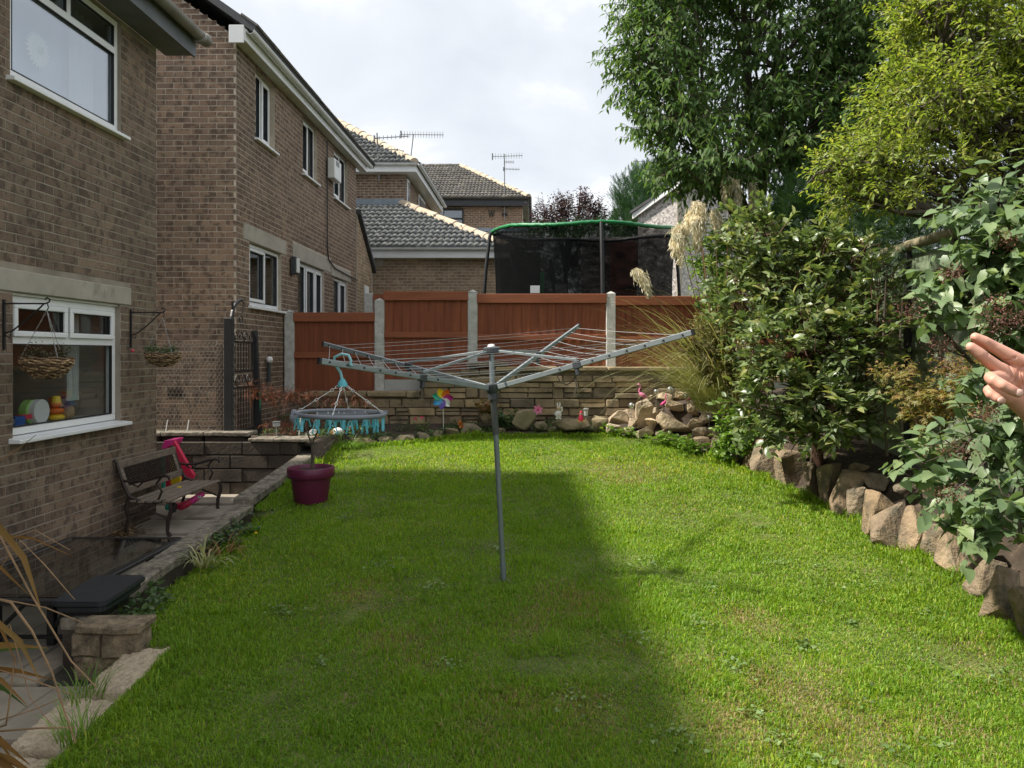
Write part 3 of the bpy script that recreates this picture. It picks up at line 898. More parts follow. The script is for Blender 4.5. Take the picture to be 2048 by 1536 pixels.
def tiled_plane(parent, pts, m, tw=.3, gauge=.3, n_single=300, under='slate'):
    """pts: eave start, eave end, then round the plane; eave runs along the first edge"""
    pts = [Vector(p) for p in pts]
    U = (pts[1] - pts[0]).normalized(); Nn = None
    for p in pts[2:]:
        c = U.cross(p - pts[0])
        if c.length > .1: Nn = c.normalized(); break
    if Nn.z < 0: Nn = -Nn
    Sd = Nn.cross(U).normalized()
    if Sd.z < 0: Sd = -Sd
    poly = [((p - pts[0]).dot(U), (p - pts[0]).dot(Sd)) for p in pts]
    W_ = max(p[0] for p in poly); x0 = min(p[0] for p in poly); H_ = max(p[1] for p in poly)
    P, S = [], []
    j = 0; s = 0
    while s < H_ - .02:
        x = x0 + (tw / 2 if j % 2 else 0)
        while x < W_ + tw:
            if inside(poly, x, s + gauge * .5):
                q = pts[0] + U * x + Sd * (s - .03) + Nn * (.02 + R_.uniform(-.004, .004)); P.append(tuple(q)); S.append((tw, gauge, .42))
            x += tw
        s += gauge; j += 1
    Rm = np.array(Matrix((U, Sd, U.cross(Sd))).transposed())
    pieces("roof_tile", TILE_T, np.array(P), np.repeat(Rm[None], len(P), 0), np.array(S), m, parent, n_single)
    mb = MB(); mb.prism(pts, -Nn * .06); mb.build("roof", M[under], parent)

def ridge_caps(parent, p, q, m, L=.42, r=.13, name="ridge_tile"):
    p, q = Vector(p), Vector(q); d = q - p; n = max(1, int(d.length / L)); D = d.normalized()
    sd = D.cross(Vector((0, 0, 1))).normalized(); up = sd.cross(D)
    me = None
    for i in range(n):
        a = p + D * (d.length * i / n); 
        vs, fs = [], []; k = 7
        for e, rr in ((-.01, 1.0), (d.length / n + .03, .88)):
            for j in range(k):
                t = PI * j / (k - 1)
                vs.append((e, math.cos(t) * r * rr, math.sin(t) * r * rr * .9 - .03))
        for j in range(k - 1): fs.append((j, j + 1, k + j + 1, k + j))
        fs.append(tuple(range(k))); fs.append(tuple(range(k, 2 * k))[::-1])
        if me is None:
            me = bpy.data.meshes.new(name); me.from_pydata(vs, [], fs); me.materials.append(m)
        o = bpy.data.objects.new(name, me)
        Mx = Matrix(((*D, 0), (*sd, 0), (*up, 0), (0, 0, 0, 1))).transposed()
        Mx.translation = a + Vector((0, 0, R_.uniform(-.008, .008)))
        o.matrix_basis = Mx; COL.objects.link(o); par(o, parent)

# ================================================================== house with the hipped extension, past the neighbour's
H3 = thing("hipped_house", "brick house with a single storey hip roofed extension under pale ridge tiles", "house", (-3, 21, -.8))
YG = 19.0
Wf = local((-6.5, YG, 0), (1, 0, 0), (0, -1, 0))
gw = (-6.5, -.92)
mb = MB()
mb.box((-6.5, YG, -.9), (-.92, YG + .3, 2.42)); mb.box((-1.2, YG + .3, -.9), (-.92, 24.5, 2.42)); mb.build("extension_wall", M['mortar'], H3)
P, Rr, S = brick_rows(Wf, 2.0, 5.58, .3, 2.42, [(2.2, 2.48, .95, 2.15), (2.05, 2.7, 2.15, 2.38)], seed=6)
pieces("brick", BRICK_T, P, Rr, S, M['brick3'], H3)
window(H3, Wf, 2.1, 2.49, .95, 2.15, [(2.15, 2.44, 1.0, 1.6, 0), (2.15, 2.44, 1.66, 2.1, 1)], set_back=-.065, glass='glass_far', sill=False)
mb = MB(); mb.box((2.05, -.02, 2.16), (2.75, .012, 2.38), Wf); mb.build("lintel", M['lintel'], H3)
mb = MB(); mb.box((-6.6, YG - .28, 2.33), (-.62, YG - .26, 2.52)); mb.box((-.64, YG - .26, 2.33), (-.62, 24.6, 2.52)); mb.box((-6.6, YG - .26, 2.33), (-.64, YG, 2.345)); mb.build("fascia", M['upvc'], H3)
mb = MB(); half_gutter(mb, (-6.6, YG - .34, 2.56), (-.56, YG - .34, 2.56), .06, 8); mb.build("gutter", M['white_gutter'], H3, smooth=True)
e0, e1 = (-6.6, YG - .32, 2.56), (-.60, YG - .32, 2.56)
r1 = (-3.75, 21.7, 4.2)
tiled_plane(H3, [e0, e1, r1, (-6.6, 21.7, 4.2)], M['tile'])
tiled_plane(H3, [e1, (-.60, 24.7, 2.56), r1], M['tile'], n_single=0)
ridge_caps(H3, (e1[0] - .05, e1[1] + .05, e1[2] + .05), (r1[0], r1[1], r1[2] + .05), M['ridge'], L=.40, r=.15)
mb = MB(); mb.box((-5.35, 21.60, 4.12), (-3.66, 21.69, 4.34)); mb.build("flashing", M['lead'], H3, bevel=.02)
# two storey part
mb = MB(); mb.box((-9, 21.7, -.9), (-3.64, 27.5, 5.1)); mb.build("wall", M['mortar'], H3)
Wf2 = local((-5.6, 21.7, 0), (1, 0, 0), (0, -1, 0))
P, Rr, S = brick_rows(Wf2, 0, 1.96, 4.0, 5.1, [], seed=8)
Ws2 = local((-3.64, 21.7, 0), (0, 1, 0), (1, 0, 0))
P2, R2, S2 = brick_rows(Ws2, 0, 5.8, 4.0, 5.1, [], seed=9)
P, Rr, S = np.concatenate([P, P2]), np.concatenate([Rr, R2]), np.concatenate([S, S2])
V, T = place(*BRICK_T, P, Rr, S); o = newobj("upper_brick", np_mesh("upper_brick", V, T, M['brick2'], np.repeat(rng.rand(len(P)), 12)), H3); o["kind"] = "stuff"
for (a, b) in ((.1, .45), (2.2, 3.6)):
    mb = MB(); mb.box((a, .01, 3.9), (b, .04, 4.95), Ws2); f = mb.build("window", M['upvc'], H3)
    mb = MB(); mb.box((a + .06, .041, 3.9), (b - .06, .045, 4.88), Ws2); mb.build("pane", M['glass_far'], f)
mb = MB(); mb.box((-9, 21.38, 5.05), (-3.30, 21.40, 5.24)); mb.box((-3.32, 21.40, 5.05), (-3.30, 27.6, 5.24)); mb.box((-9, 21.40, 5.05), (-3.32, 21.7, 5.07)); mb.box((-3.64, 21.70, 5.05), (-3.32, 27.6, 5.07)); mb.build("fascia", M['upvc'], H3)
mb = MB(); half_gutter(mb, (-9, 21.32, 5.27), (-3.22, 21.32, 5.27), .06, 8); half_gutter(mb, (-3.22, 27.6, 5.27), (-3.22, 21.3, 5.27), .06, 8); mb.build("gutter", M['white_gutter'], H3, smooth=True)
c3 = (-3.27, 21.36, 5.28); t3 = (-6.27, 24.36, 7.30)
tiled_plane(H3, [(-9, 21.36, 5.28), c3, t3, (-9, 24.36, 7.30)], M['tile'])
tiled_plane(H3, [c3, (-3.27, 27.36, 5.28), t3], M['tile'], n_single=0)
ridge_caps(H3, Vector(c3) + Vector((-.1, .1, .07)), Vector(t3) + Vector((0, 0, .05)), M['ridge'], L=.40, r=.16)

# ================================================================== farthest house
H4 = thing("far_house", "farther brick house with brown tiled hip roof and black window under its eaves", "house", (-3, 33, -.8))
YF = 32.0
mb = MB(); mb.box((-8, YF, -.8), (-.52, YF + 7, 6.2)); mb.build("wall", M['mortar'], H4)
Wf3 = local((-8, YF, 0), (1, 0, 0), (0, -1, 0))
P, Rr, S = brick_rows(Wf3, 3.0, 7.48, 4.2, 6.15, [(3.98, 5.04, 4.9, 6.02)], seed=10)
V, T = place(*BRICK_T, P, Rr, S); o = newobj("brick", np_mesh("brick", V, T, M['brick2'], np.repeat(rng.rand(len(P)), 12)), H4); o["kind"] = "stuff"
window(H4, Wf3, 3.98, 5.04, 4.95, 6.0, [(4.04, 4.98, 5.01, 5.56, 0), (4.04, 4.98, 5.62, 5.94, 0)], set_back=-.08, glass='glass_far', frame='black', sill=False)
mb = MB(); mb.box((-8.3, YF - .32, 6.08), (-.28, YF - .30, 6.36)); mb.box((-8.3, YF - .30, 6.08), (-.30, YF, 6.1)); mb.box((-.30, YF - .30, 6.08), (-.28, YF + 7.4, 6.36)); mb.box((-.52, YF, 6.08), (-.3, YF + 7, 6.1)); mb.build("fascia", M['black_gutter'], H4)
mb = MB(); half_gutter(mb, (-8.3, YF - .38, 6.38), (-.22, YF - .38, 6.38), .06, 8); mb.build("gutter", M['black_gutter'], H4, smooth=True)
q0, q1 = (-9.0, YF - .4, 6.40), (-.22, YF - .4, 6.40)
tp = (-3.42, 35.5, 8.62)
tiled_plane(H4, [q0, q1, tp, (-9.0, 35.5, 8.62)], M['tile_brown'])
tiled_plane(H4, [q1, (-.22, 39.4, 6.40), tp], M['tile_brown'], n_single=0)
ridge_caps(H4, Vector(q1) + Vector((-.05, .05, .07)), Vector(tp) + Vector((0, 0, .06)), M['ridge'], L=.42, r=.14)
ridge_caps(H4, Vector(tp) + Vector((0, 0, .06)), (-9.0, 35.5, 8.68), M['tile_brown'], L=.42, r=.12)
# W shaped wall tie
mb = MB(); zw = at(983, 427, YF - .05)
for (a, b) in (((-.12, .16), (-.06, -.16)), ((-.06, -.16), (0, .12)), ((0, .12), (.06, -.16)), ((.06, -.16), (.12, .16))):
    mb.bar(zw + Vector((a[0], 0, a[1])), zw + Vector((b[0], 0, b[1])), .025, .035, up=(0, 1, 0))
mb.build("wall_tie", M['black'], H4)
# its lower roof
mb = MB(); mb.box((-2.9, 28.2, -.8), (.2, 31.9, 3.7)); mb.build("porch_wall", M['mortar'], H4)
tiled_plane(H4, [(-3.0, 27.4, 3.72), (.3, 27.4, 3.72), (.3, 28.9, 4.55), (-3.0, 28.9, 4.55)], M['tile'], n_single=60)
mb = MB(); mb.box((-3.0, 28.7, 4.55), (.3, 28.95, 4.68)); mb.build("flashing", M['lead'], H4)

# ================================================================== aerials
def aerial(name, label, base, top, booms):
    t = thing(name, label, "aerial", base, "television aerials on the far roofs")
    mb = MB(); mb.tube([base, top], .022, 6); mb.build("mast", M['aerial'], t)
    for (c, d, L, n, h) in booms:
        c, d = Vector(c), Vector(d).normalized()
        mb = MB(); mb.tube([c - d * L * .12, c + d * L * .88], .014, 5)
        for i in range(n):
            p = c + d * L * (-.1 + .96 * i / (n - 1))
            mb.tube([p - Vector((0, 0, h)), p + Vector((0, 0, h))], .009, 4)
        mb.box((-.02, -.02, -.02 - h), (.02, .02, h + .02), Matrix.Translation(c - d * L * .12))
        mb.build("boom", M['aerial'], t)
    return t
y = 21.5
aerial("television_aerial", "twin boom aerial on the front wall of the hip roofed house", at(758, 362, y), at(754, 266, y),
       [(at(757, 276, y), (1, .2, .12), .95, 9, .06), (at(758, 300, y), (1, .2, .08), .6, 8, .05)])
y = 27
aerial("television_aerial", "long many toothed aerial on a leaning mast behind the white gutter", at(818, 345, y), at(827, 268, y), [(at(812, 269, y), (1, .0, -.01), 1.5, 16, .11)])
y = 31.8
t = aerial("television_aerial", "tall aerial with three booms on the black guttered far house", at(1009, 440, y), at(1009, 308, y),
       [(at(992, 313, y), (1, .1, .06), 1.25, 12, .12), (at(1011, 324, y), (1, .1, .02), .4, 6, .08), (at(1011, 338, y), (1, .1, 0), .65, 6, .06)])
mb = MB(); 
for v in (412, 428): mb.box((-.12, -.02, -.03), (.12, .25, .03), Matrix.Translation(at(1009, v, y)))
mb.build("bracket", M['black'], t)

# ================================================================== patio
pt = thing("patio", None, None, (-3.3, 6, -1.7)); pt["kind"] = "structure"
mb = MB()
mb.add([(-5.6, 1.0, patio_z(1.0) - .03), (-2.02, 1.0, patio_z(1.0) - .03), (-2.02, 9.1, patio_z(9.1) - .03), (-5.6, 9.1, patio_z(9.1) - .03)], [(0, 1, 2, 3)])
mb.build("joint_bed", M['joint'], pt)
SLAB_T = block_template(.008, .008, 0)
P, S = [], []
y = 1.2; row = 0
while y < 9.05:
    dy = .60
    x = -3.9 + (.3 if row % 2 else 0) - 1.8
    while x < -2.05:
        x0, x1 = x, x + .62; x += .62
        x1c = min(x1, -2.33 if y < 4.2 else -2.72)
        if y < 7.6: x0 = max(x0, -3.9)
        if x1c - x0 < .05: continue
        P.append(((x0 + x1c) / 2, y + dy / 2, patio_z(y + dy / 2) - .035)); S.append((x1c - x0 - .014, .035 + R_.uniform(-.003, .003), dy - .014))
    y += dy; row += 1
# slab template stands with depth along its own y: turn it to lie flat
Rflat = np.array(Matrix(((1, 0, 0), (0, 0, 1), (0, 1, 0))))
Rflat = np.array([[1, 0, 0], [0, 0, -1], [0, 1, 0]], float)
pieces("flagstone", SLAB_T, np.array(P), np.repeat(Rflat[None], len(P), 0), np.array(S), M['flag'], pt)

# riven slabs along the near edge of the lawn
se = thing("slab_edging", "row of rough pinkish slabs stepping along the near edge of the lawn", "slab edging", (-2.2, 3.8, -1.75))
for i, (y0, y1, x0, x1, tl) in enumerate(((3.86, 4.34, -2.29, -2.03, .012), (3.41, 3.82, -2.33, -2.045, -.018), (2.74, 3.36, -2.50, -2.08, -.03), (2.1, 2.70, -2.5, -2.12, -.04))):
    V, T = [], []; n1, n2 = 30, 36
    for j in range(n2):
        for k in range(n1):
            x = x0 + (x1 - x0) * k / (n1 - 1); yy = y0 + (y1 - y0) * j / (n2 - 1)
            ed = min(k, n1 - 1 - k, j, n2 - 1 - j)
            z = lawn_z(x, yy) - .002 + tl * (k / n1) + .011 * mnoise.noise((x * 26, yy * 26, i)) + .009 * mnoise.noise((x * 60, yy * 60, i + 5))
            if ed == 0: z -= .018; x += .012 * mnoise.noise((x * 12, yy * 12, 8)); yy += .012 * mnoise.noise((x * 12, yy * 12, 9))
            V.append((x, yy, z))
    b0 = len(V)
    for j in range(n2 - 1):
        for k in range(n1 - 1):
            a = j * n1 + k; T += [(a, a + 1, a + n1 + 1), (a, a + n1 + 1, a + n1)]
    rim = [k for k in range(n1)] + [j * n1 + n1 - 1 for j in range(1, n2)] + [(n2 - 1) * n1 + k for k in range(n1 - 2, -1, -1)] + [j * n1 for j in range(n2 - 2, 0, -1)]
    for q in rim: V.append((V[q][0], V[q][1], V[q][2] - .12))
    for q in range(len(rim)):
        q2 = (q + 1) % len(rim); T += [(rim[q], b0 + q, b0 + q2), (rim[q], b0 + q2, rim[q2])]
    newobj("slab", np_mesh("slab", V, T, M['aggregate']), se)

def rough_block(mb_name, a, b, m, parent, seed, jit=.012, sub=True):
    """one stone or block with worn, uneven faces"""
    bm = bmesh.new()
    bmesh.ops.create_cube(bm, size=1)
    sx, sy, sz = (b[0] - a[0], b[1] - a[1], b[2] - a[2])
    for v in bm.verts: v.co = Vector(((v.co.x + .5) * sx + a[0], (v.co.y + .5) * sy + a[1], (v.co.z + .5) * sz + a[2]))
    bmesh.ops.bevel(bm, geom=list(bm.edges), offset=min(.012, sz * .2), segments=1, affect='EDGES')
    bmesh.ops.subdivide_edges(bm, edges=[e for e in bm.edges if e.calc_length() > .12], cuts=2, use_grid_fill=True)
    for v in bm.verts:
        k = v.co * 7
        v.co += Vector((mnoise.noise(k + Vector((seed, 0, 0))), mnoise.noise(k + Vector((0, seed, 3))), mnoise.noise(k + Vector((5, 0, seed))))) * jit
    me = bpy.data.meshes.new(mb_name); bm.to_mesh(me); bm.free()
    me.materials.append(m)
    return newobj(mb_name, me, parent)

# low wall beside the patio
lw = thing("low_garden_wall", "low concrete block wall with long narrow coping slabs between patio and lawn", "wall", (-2.66, 7, -1.7))
mb = MB()
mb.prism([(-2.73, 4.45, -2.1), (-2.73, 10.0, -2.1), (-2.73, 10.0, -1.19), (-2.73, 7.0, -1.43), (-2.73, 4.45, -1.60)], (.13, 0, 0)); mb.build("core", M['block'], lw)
def coping(y0, y1, zf, th, x0=-2.755, x1=-2.575, seed=0):
    o = rough_block("coping_slab", (x0, y0, -th), (x1, y1, 0), M['cap'], lw, seed, .006)
    for v in o.data.vertices: v.co.z += zf(v.co.y)
zl = lambda y: -1.40 - (6.97 - y) * .062
zu = lambda y: -1.357 + (y - 7.0) * .075
cy = 4.45
for i, L in enumerate((.86, .62, .60, .42)):
    coping(cy + .006, cy + L - .006, lambda y: zl(y) + .022, .075, seed=i); cy += L
coping(cy, 7.06, lambda y: zl(y) + .016, .07, seed=9)
cy = 7.04
for i, L in enumerate((.92, .60, .46, .96)):
    coping(cy + .005, cy + L - .005, lambda y: zu(y) + .035, .085, -2.765, -2.575, seed=20 + i); cy += L
# blocks of its patio side
BLK_T = block_template(.02, .06, .03, 3)
P, S = [], []
Wi = local((-2.735, 0, 0), (0, 1, 0), (-1, 0, 0))
for r in range(4):
    yy = 4.5 + (.22 if r % 2 else 0)
    while yy < 9.0:
        zt = -1.75 + r * .16
        if zt + .15 < (zl(yy) if yy < 7 else zu(yy)) - .06:
            P.append(tuple(W1 @ Vector((yy + .22, 0, 0)))); P[-1] = (-2.732, yy + .22, zt + .075); S.append((.425, .02, .145))
        yy += .44
Rm = np.array(Wi.to_3x3())
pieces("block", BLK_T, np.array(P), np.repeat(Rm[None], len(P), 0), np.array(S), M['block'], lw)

# end of the wall, turned towards the lawn
ew = thing("wall_end", "short buff block wall end with worn cap slab facing the steps", "wall", (-2.2, 4.4, -1.85))
for i, (a, b) in enumerate((((-2.58, 4.27, -1.69), (-2.415, 4.43, -1.555)), ((-2.41, 4.27, -1.69), (-2.20, 4.43, -1.555)), ((-2.57, 4.275, -1.82), (-2.46, 4.42, -1.685)), ((-2.455, 4.275, -1.82), (-2.21, 4.42, -1.685)), ((-2.55, 4.28, -2.0), (-2.2, 4.42, -1.825)))):
    rough_block("block", a, b, M['cap_buff'], ew, i + 3, .02)
rough_block("cap_slab", (-2.555, 4.255, -1.553), (-2.19, 4.44, -1.505), M['cap_buff'], ew, 33, .018)

# retaining wall behind the bench
rw = thing("retaining_wall", "dark mossy block retaining wall across the end of the patio", "wall", (-3.3, 8.95, -1.7))
mb = MB(); mb.box((-5.6, 8.98, -1.9), (-2.74, 9.25, -1.06)); mb.build("core", M['joint'], rw)
Wr = local((-5.6, 8.985, 0), (1, 0, 0), (0, -1, 0))
P, S = [], []
for r in range(5):
    u = .3 * (r % 2)
    while u < 3.25:
        a = max(u - .44, 0); b = min(u, 2.84); u += .44
        if b - a < .06: continue
        P.append(tuple(Wr @ Vector(((a + b) / 2, 0, -1.66 + r * .157 - .07)))); S.append((b - a - .008, .05 + R_.uniform(-.006, .006), .150))
Rm = np.array(Wr.to_3x3())
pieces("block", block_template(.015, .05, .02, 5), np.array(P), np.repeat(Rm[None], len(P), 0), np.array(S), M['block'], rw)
x = -3.32
for i, L in enumerate((.30, .42)):
    rough_block("coping_slab", (x, 8.90, -1.022), (x + L - .01, 9.22, -.985), M['cap'], rw, 40 + i, .006); x += L
x = -4.9
for i, L in enumerate((.55, .5, .53)):
    rough_block("coping_slab", (x, 8.95, -.965), (x + L - .008, 9.25, -.915), M['cap'], rw, 50 + i, .006); x += L
for i in range(3):
    rough_block("block", (-4.86 + i * .5, 8.99, -1.06), (-4.40 + i * .5, 9.22, -.97), M['block'], rw, 60 + i, .012)

# ---- rocks
def rock(name, c, s, m, parent, seed, rz=0, tilt=(0, 0), n=16, flat=.8):
    r = np.random.RandomState(seed)
    bm = bmesh.new()
    for i in range(n):
        p = r.randn(3); p /= np.linalg.norm(p)
        p = np.sign(p) * np.abs(p) ** flat
        p *= r.uniform(.82, 1.0)
        bm.verts.new((p[0] * s[0] / 2, p[1] * s[1] / 2, p[2] * s[2] / 2))
    res = bmesh.ops.convex_hull(bm, input=list(bm.verts))
    bmesh.ops.delete(bm, geom=[e for e in res["geom_interior"] if isinstance(e, bmesh.types.BMVert)], context='VERTS')
    bmesh.ops.dissolve_limit(bm, angle_limit=math.radians(14), verts=list(bm.verts), edges=list(bm.edges))
    bmesh.ops.triangulate(bm, faces=list(bm.faces))
    k = max(s)
    if k > .12:
        bmesh.ops.bevel(bm, geom=list(bm.edges), offset=k * .022, segments=1, affect='EDGES', clamp_overlap=True)
        bmesh.ops.triangulate(bm, faces=list(bm.faces))
        bmesh.ops.subdivide_edges(bm, edges=[e for e in bm.edges if e.calc_length() > k * .3], cuts=1)
        for v in bm.verts:
            q = v.co * (5.0 / k) + Vector((seed, seed * .37, 0))
            v.co += v.co.normalized() * mnoise.noise(q) * k * .035
    Mx = Matrix.Rotation(rz, 4, 'Z') @ Matrix.Rotation(tilt[0], 4, 'X') @ Matrix.Rotation(tilt[1], 4, 'Y')
    for v in bm.verts: v.co = Mx @ v.co + Vector(c)
    me = bpy.data.meshes.new(name); bm.to_mesh(me); bm.free(); me.materials.append(m)
    return newobj(name, me, parent)

rk = thing("rock_edging", "row of big tilted tan rocks holding the bank along the right of the lawn", "rock wall", (2.8, 7, -1.5))
def edge_rock(u, v, w, h, seed, tl, dep=.8):
    vb = v + h / 2
    y = 1.99 / ((vb - PV) / F + .076)
    c = at(u, v, y + .05)
    W_, H_ = w / F * y * 1.20, h / F * y * 1.30
    rock("rock", (c.x, c.y + W_ * dep * .2, c.z - .02), (W_, .26, H_), M['rock'], rk, seed, R_.uniform(-.15, .45) + .25, (R_.uniform(-.2, .0), tl), 13, .42)
for i, a in enumerate([(1475, 900, 52, 56), (1518, 905, 46, 62), (1537, 915, 58, 70), (1584, 937, 62, 68), (1627, 957, 50, 66), (1665, 967, 44, 88), (1700, 985, 54, 92), (1730, 1012, 54, 66), (1754, 1032, 68, 84),
                        (1790, 1042, 70, 104), (1850, 1064, 80, 86), (1888, 1085, 50, 90), (1922, 1112, 82, 86), (1975, 1150, 56, 90), (2016, 1194, 84, 104), (2075, 1240, 90, 110), (2150, 1290, 100, 120), (2240, 1350, 110, 130)]):
    edge_rock(*a, 130 + i, [.4, .3, .4, .25, .4, .25, .35, .2, .6, .6, .45, .4, .4, .25, .3, .3, .2, .3][i])
for i, (u, v, w, h, y) in enumerate([(1720, 940, 50, 40, 7.5), (1752, 965, 55, 45, 7.0), (1560, 885, 40, 26, 8.8), (1905, 1035, 60, 36, 5.7), (1960, 1085, 60, 36, 5.4), (1810, 975, 50, 30, 6.6)]):
    c = at(u, v, y); rock("rock", c, (w / F * y, .25, h / F * y), M['rock'], rk, 150 + i, R_.uniform(-1, 1))
ry = thing("rockery", "loose heap of tan rocks with flamingos at the far right corner of the lawn", "rockery", (1.6, 10.4, -1.1))
for i, (u, v, w, h) in enumerate([(1236, 839, 34, 28), (1284, 829, 40, 54), (1227, 858, 32, 20), (1266, 846, 22, 18), (1299, 850, 27, 23), (1312, 826, 24, 18), (1352, 843, 62, 42), (1392, 848, 30, 22), (1402, 866, 36, 17),
        (1285, 866, 38, 18), (1362, 884, 32, 24), (1395, 888, 50, 32), (1345, 811, 40, 20), (1432, 806, 40, 18), (1385, 820, 27, 25), (1414, 838, 30, 24), (1257, 828, 20, 18), (1322, 839, 20, 16), (1367, 792, 32, 16),
        (1254, 862, 20, 14), (1326, 868, 24, 14), (1422, 862, 34, 26), (1440, 890, 46, 34), (1300, 800, 26, 16), (1336, 862, 14, 10), (1405, 815, 26, 18), (1460, 850, 40, 30), (1382, 905, 24, 14), (1430, 825, 30, 16), (1330, 795, 26, 14)]):
    yf = np.interp(u, [1215, 1300, 1370, 1450], [10.8, 10.55, 10.0, 9.75]); vb = np.interp(u, [1215, 1300, 1370, 1450], [872, 880, 898, 905])
    y = yf + (vb - v) * .0085
    c = at(u, v, y)
    rock("rock", c, (w / F * y * 1.25, w / F * y * .9 + .06, h / F * y * 1.25), M['rock_pale'], ry, 200 + i, R_.uniform(-.6, .6), (R_.uniform(-.4, .1), R_.uniform(-.4, .4)), 13, .5)
be = thing("bed_edging", "mixed mossy boulders edging the flower bed at the far end of the lawn", "stone edging", (-.3, 10.85, -1.15))
for i, (u, v, w, h) in enumerate([(722, 884, 60, 14), (770, 880, 40, 16), (807, 878, 52, 18), (847, 875, 36, 18), (875, 871, 22, 18), (901, 866, 36, 20), (945, 860, 50, 27), (1050, 840, 54, 38), (1083, 851, 30, 16), (1103, 857, 24, 13), (1139, 850, 82, 27), (1200, 847, 40, 30), (1000, 862, 26, 14)]):
    y = (1.99 / ((v + h / 2 - 1 - PV) / F + .076) + .06) if u < 960 else 11.0
    c = at(u, v, y)
    rock("boulder", c, (w / F * y * 1.1, .25, h / F * y * 1.2), M['boulder'], be, 300 + i, R_.uniform(-.2, .2), (R_.uniform(-.2, .2), R_.uniform(-.08, .08)), 16, .66)

# ================================================================== stone wall and fence at the back
YW = 11.7
sw = thing("stone_wall", "coursed sandstone garden wall with flat coping below the red brown fence", "wall", (0, YW, -1.2))
Ww = local((0, YW, 0), (1, 0, 0), (0, -1, 0))
mb = MB(); mb.box((-3.6, YW + .01, -1.3), (-1.74, YW + .24, -.62)); mb.box((-1.735, YW + .01, -1.3), (3.6, YW + .24, -.27)); mb.build("core", M['stone_gap'], sw)
def wall_top(x):
    if x < -1.74: return -.66
    if x < -.55: return np.interp(x, [-1.74, -1.5, -1.1, -.55], [-.42, -.36, -.22, -.2])
    return -.27
P, S = [], []
z = -1.25; row = 0
while z < -.2:
    H = R_.choice([.085, .10, .12, .14, .165])
    x = -3.6 + R_.uniform(0, .3)
    while x < 3.5:
        L = R_.uniform(.16, .52) * (1.1 if H < .11 else .9)
        hh = H
        if z + H * .75 < wall_top(x + L / 2):
            if R_.random() < .16 and H > .11:
                P.append((x + L / 2, YW, z + H * .27)); S.append((L - .012, .045 + R_.uniform(-.018, .025), H * .5 - .01))
                P.append((x + L / 2, YW, z + H * .77)); S.append((L - .012, .045 + R_.uniform(-.018, .025), H * .46 - .01))
            else:
                P.append((x + L / 2 + R_.uniform(-.01, .01), YW, z + H / 2 + R_.uniform(-.006, .006))); S.append((L - R_.uniform(.004, .014), .05 + R_.uniform(-.022, .028), H - R_.uniform(.004, .012)))
        x += L
    z += H; row += 1
P, S = np.array(P), np.array(S); Rm = np.array(Ww.to_3x3())
idx = np.arange(len(P)) % 4
for k in range(4):
    q = np.where(idx == k)[0]
    pieces("stone", block_template(.03, .09, .07, 20 + k), P[q], np.repeat(Rm[None], len(q), 0), S[q], M['stone'], sw, 75)
for i, (a, b, z0, z1) in enumerate([(-3.45, -2.55, -.655, -.575), (-2.54, -1.95, -.655, -.575), (-1.945, -1.745, -.665, -.57), (-.6, .35, -.265, -.20), (.36, 1.1, -.265, -.20), (1.11, 2.0, -.265, -.205), (2.01, 2.9, -.265, -.205), (-1.05, -.4, -.20, -.13), (-1.7, -1.1, -.36, -.29)]):
    rough_block("coping_stone", (a, YW - .075, z0), (b - .008, YW + .25, z1), M['stone'], sw, 70 + i, .008)

YFN = 12.0
fc = thing("garden_fence", "red brown close boarded fence between ribbed concrete posts on the stone wall", "fence", (0, YFN, -.6))
posts = [(-3.82, .66, -.62), (-2.42, .84, -.62), (-.97, .975, -.3), (1.18, .95, -.3), (3.30, .93, -.3), (5.3, .93, -.3)]
for (x, zt, zb) in posts:
    mb = MB(); w2 = .076
    mb.box((x - w2, YFN - .05, zb), (x + w2, YFN + .05, zt - .02)); mb.build("post", M['post'], fc, bevel=.012)
    mb = MB(); mb.add([(x - w2, YFN - .05, zt - .019), (x + w2, YFN - .05, zt - .019), (x + w2, YFN + .05, zt - .019), (x - w2, YFN + .05, zt - .019), (x, YFN, zt + .022)], [(0, 1, 4), (1, 2, 4), (2, 3, 4), (3, 0, 4), (3, 2, 1, 0)])
    mb.build("post_cap", M['post'], fc)
bays = [(0, .635, -.60), (1, .965, -.40), (2, .925, -.30), (3, .89, -.30), (4, .89, -.3)]
for bi, (k, zt, zb) in enumerate(bays):
    x0, x1 = posts[k][0] + .077, posts[k + 1][0] - .077
    n = round((x1 - x0) / .135); bw = (x1 - x0) / n
    zm = zt - .63 if k else .02
    for i in range(n):
        a = x0 + i * bw
        mb = MB()      # feather edged board, thin edge tucked under the next
        t0, t1 = .006, .018
        mb.add([(a, YFN + .0, zb), (a + bw + .012, YFN - .017, zb), (a + bw + .012, YFN + .006, zb), (a, YFN + .006, zb), (a, YFN + .0, zt - .05), (a + bw + .012, YFN - .017, zt - .05), (a + bw + .012, YFN + .006, zt - .05), (a, YFN + .006, zt - .05)],
               ((0, 3, 2, 1), (4, 5, 6, 7), (0, 1, 5, 4), (1, 2, 6, 5), (2, 3, 7, 6), (3, 0, 4, 7)))
        mb.build("board", M['fence'], fc)
    mb = MB(); mb.box((x0 - .01, YFN - .056, zt - .14), (x1 + .01, YFN - .0225, zt)); mb.box((x0 - .01, YFN - .0224, zt - .03), (x1 + .01, YFN + .03, zt + .004)); mb.build("rail", M['rail'], fc, bevel=.004)
    mb = MB(); mb.box((x0 + .0, YFN - .044, zm - .09), (x1, YFN - .0226, zm)); mb.build("rail", M['rail'], fc, bevel=.004)
mb = MB(); mb.box((-2.34, YFN - .03, -.60), (-1.05, YFN + .02, -.405)); mb.build("gravel_board", M['gravel_board'], fc)
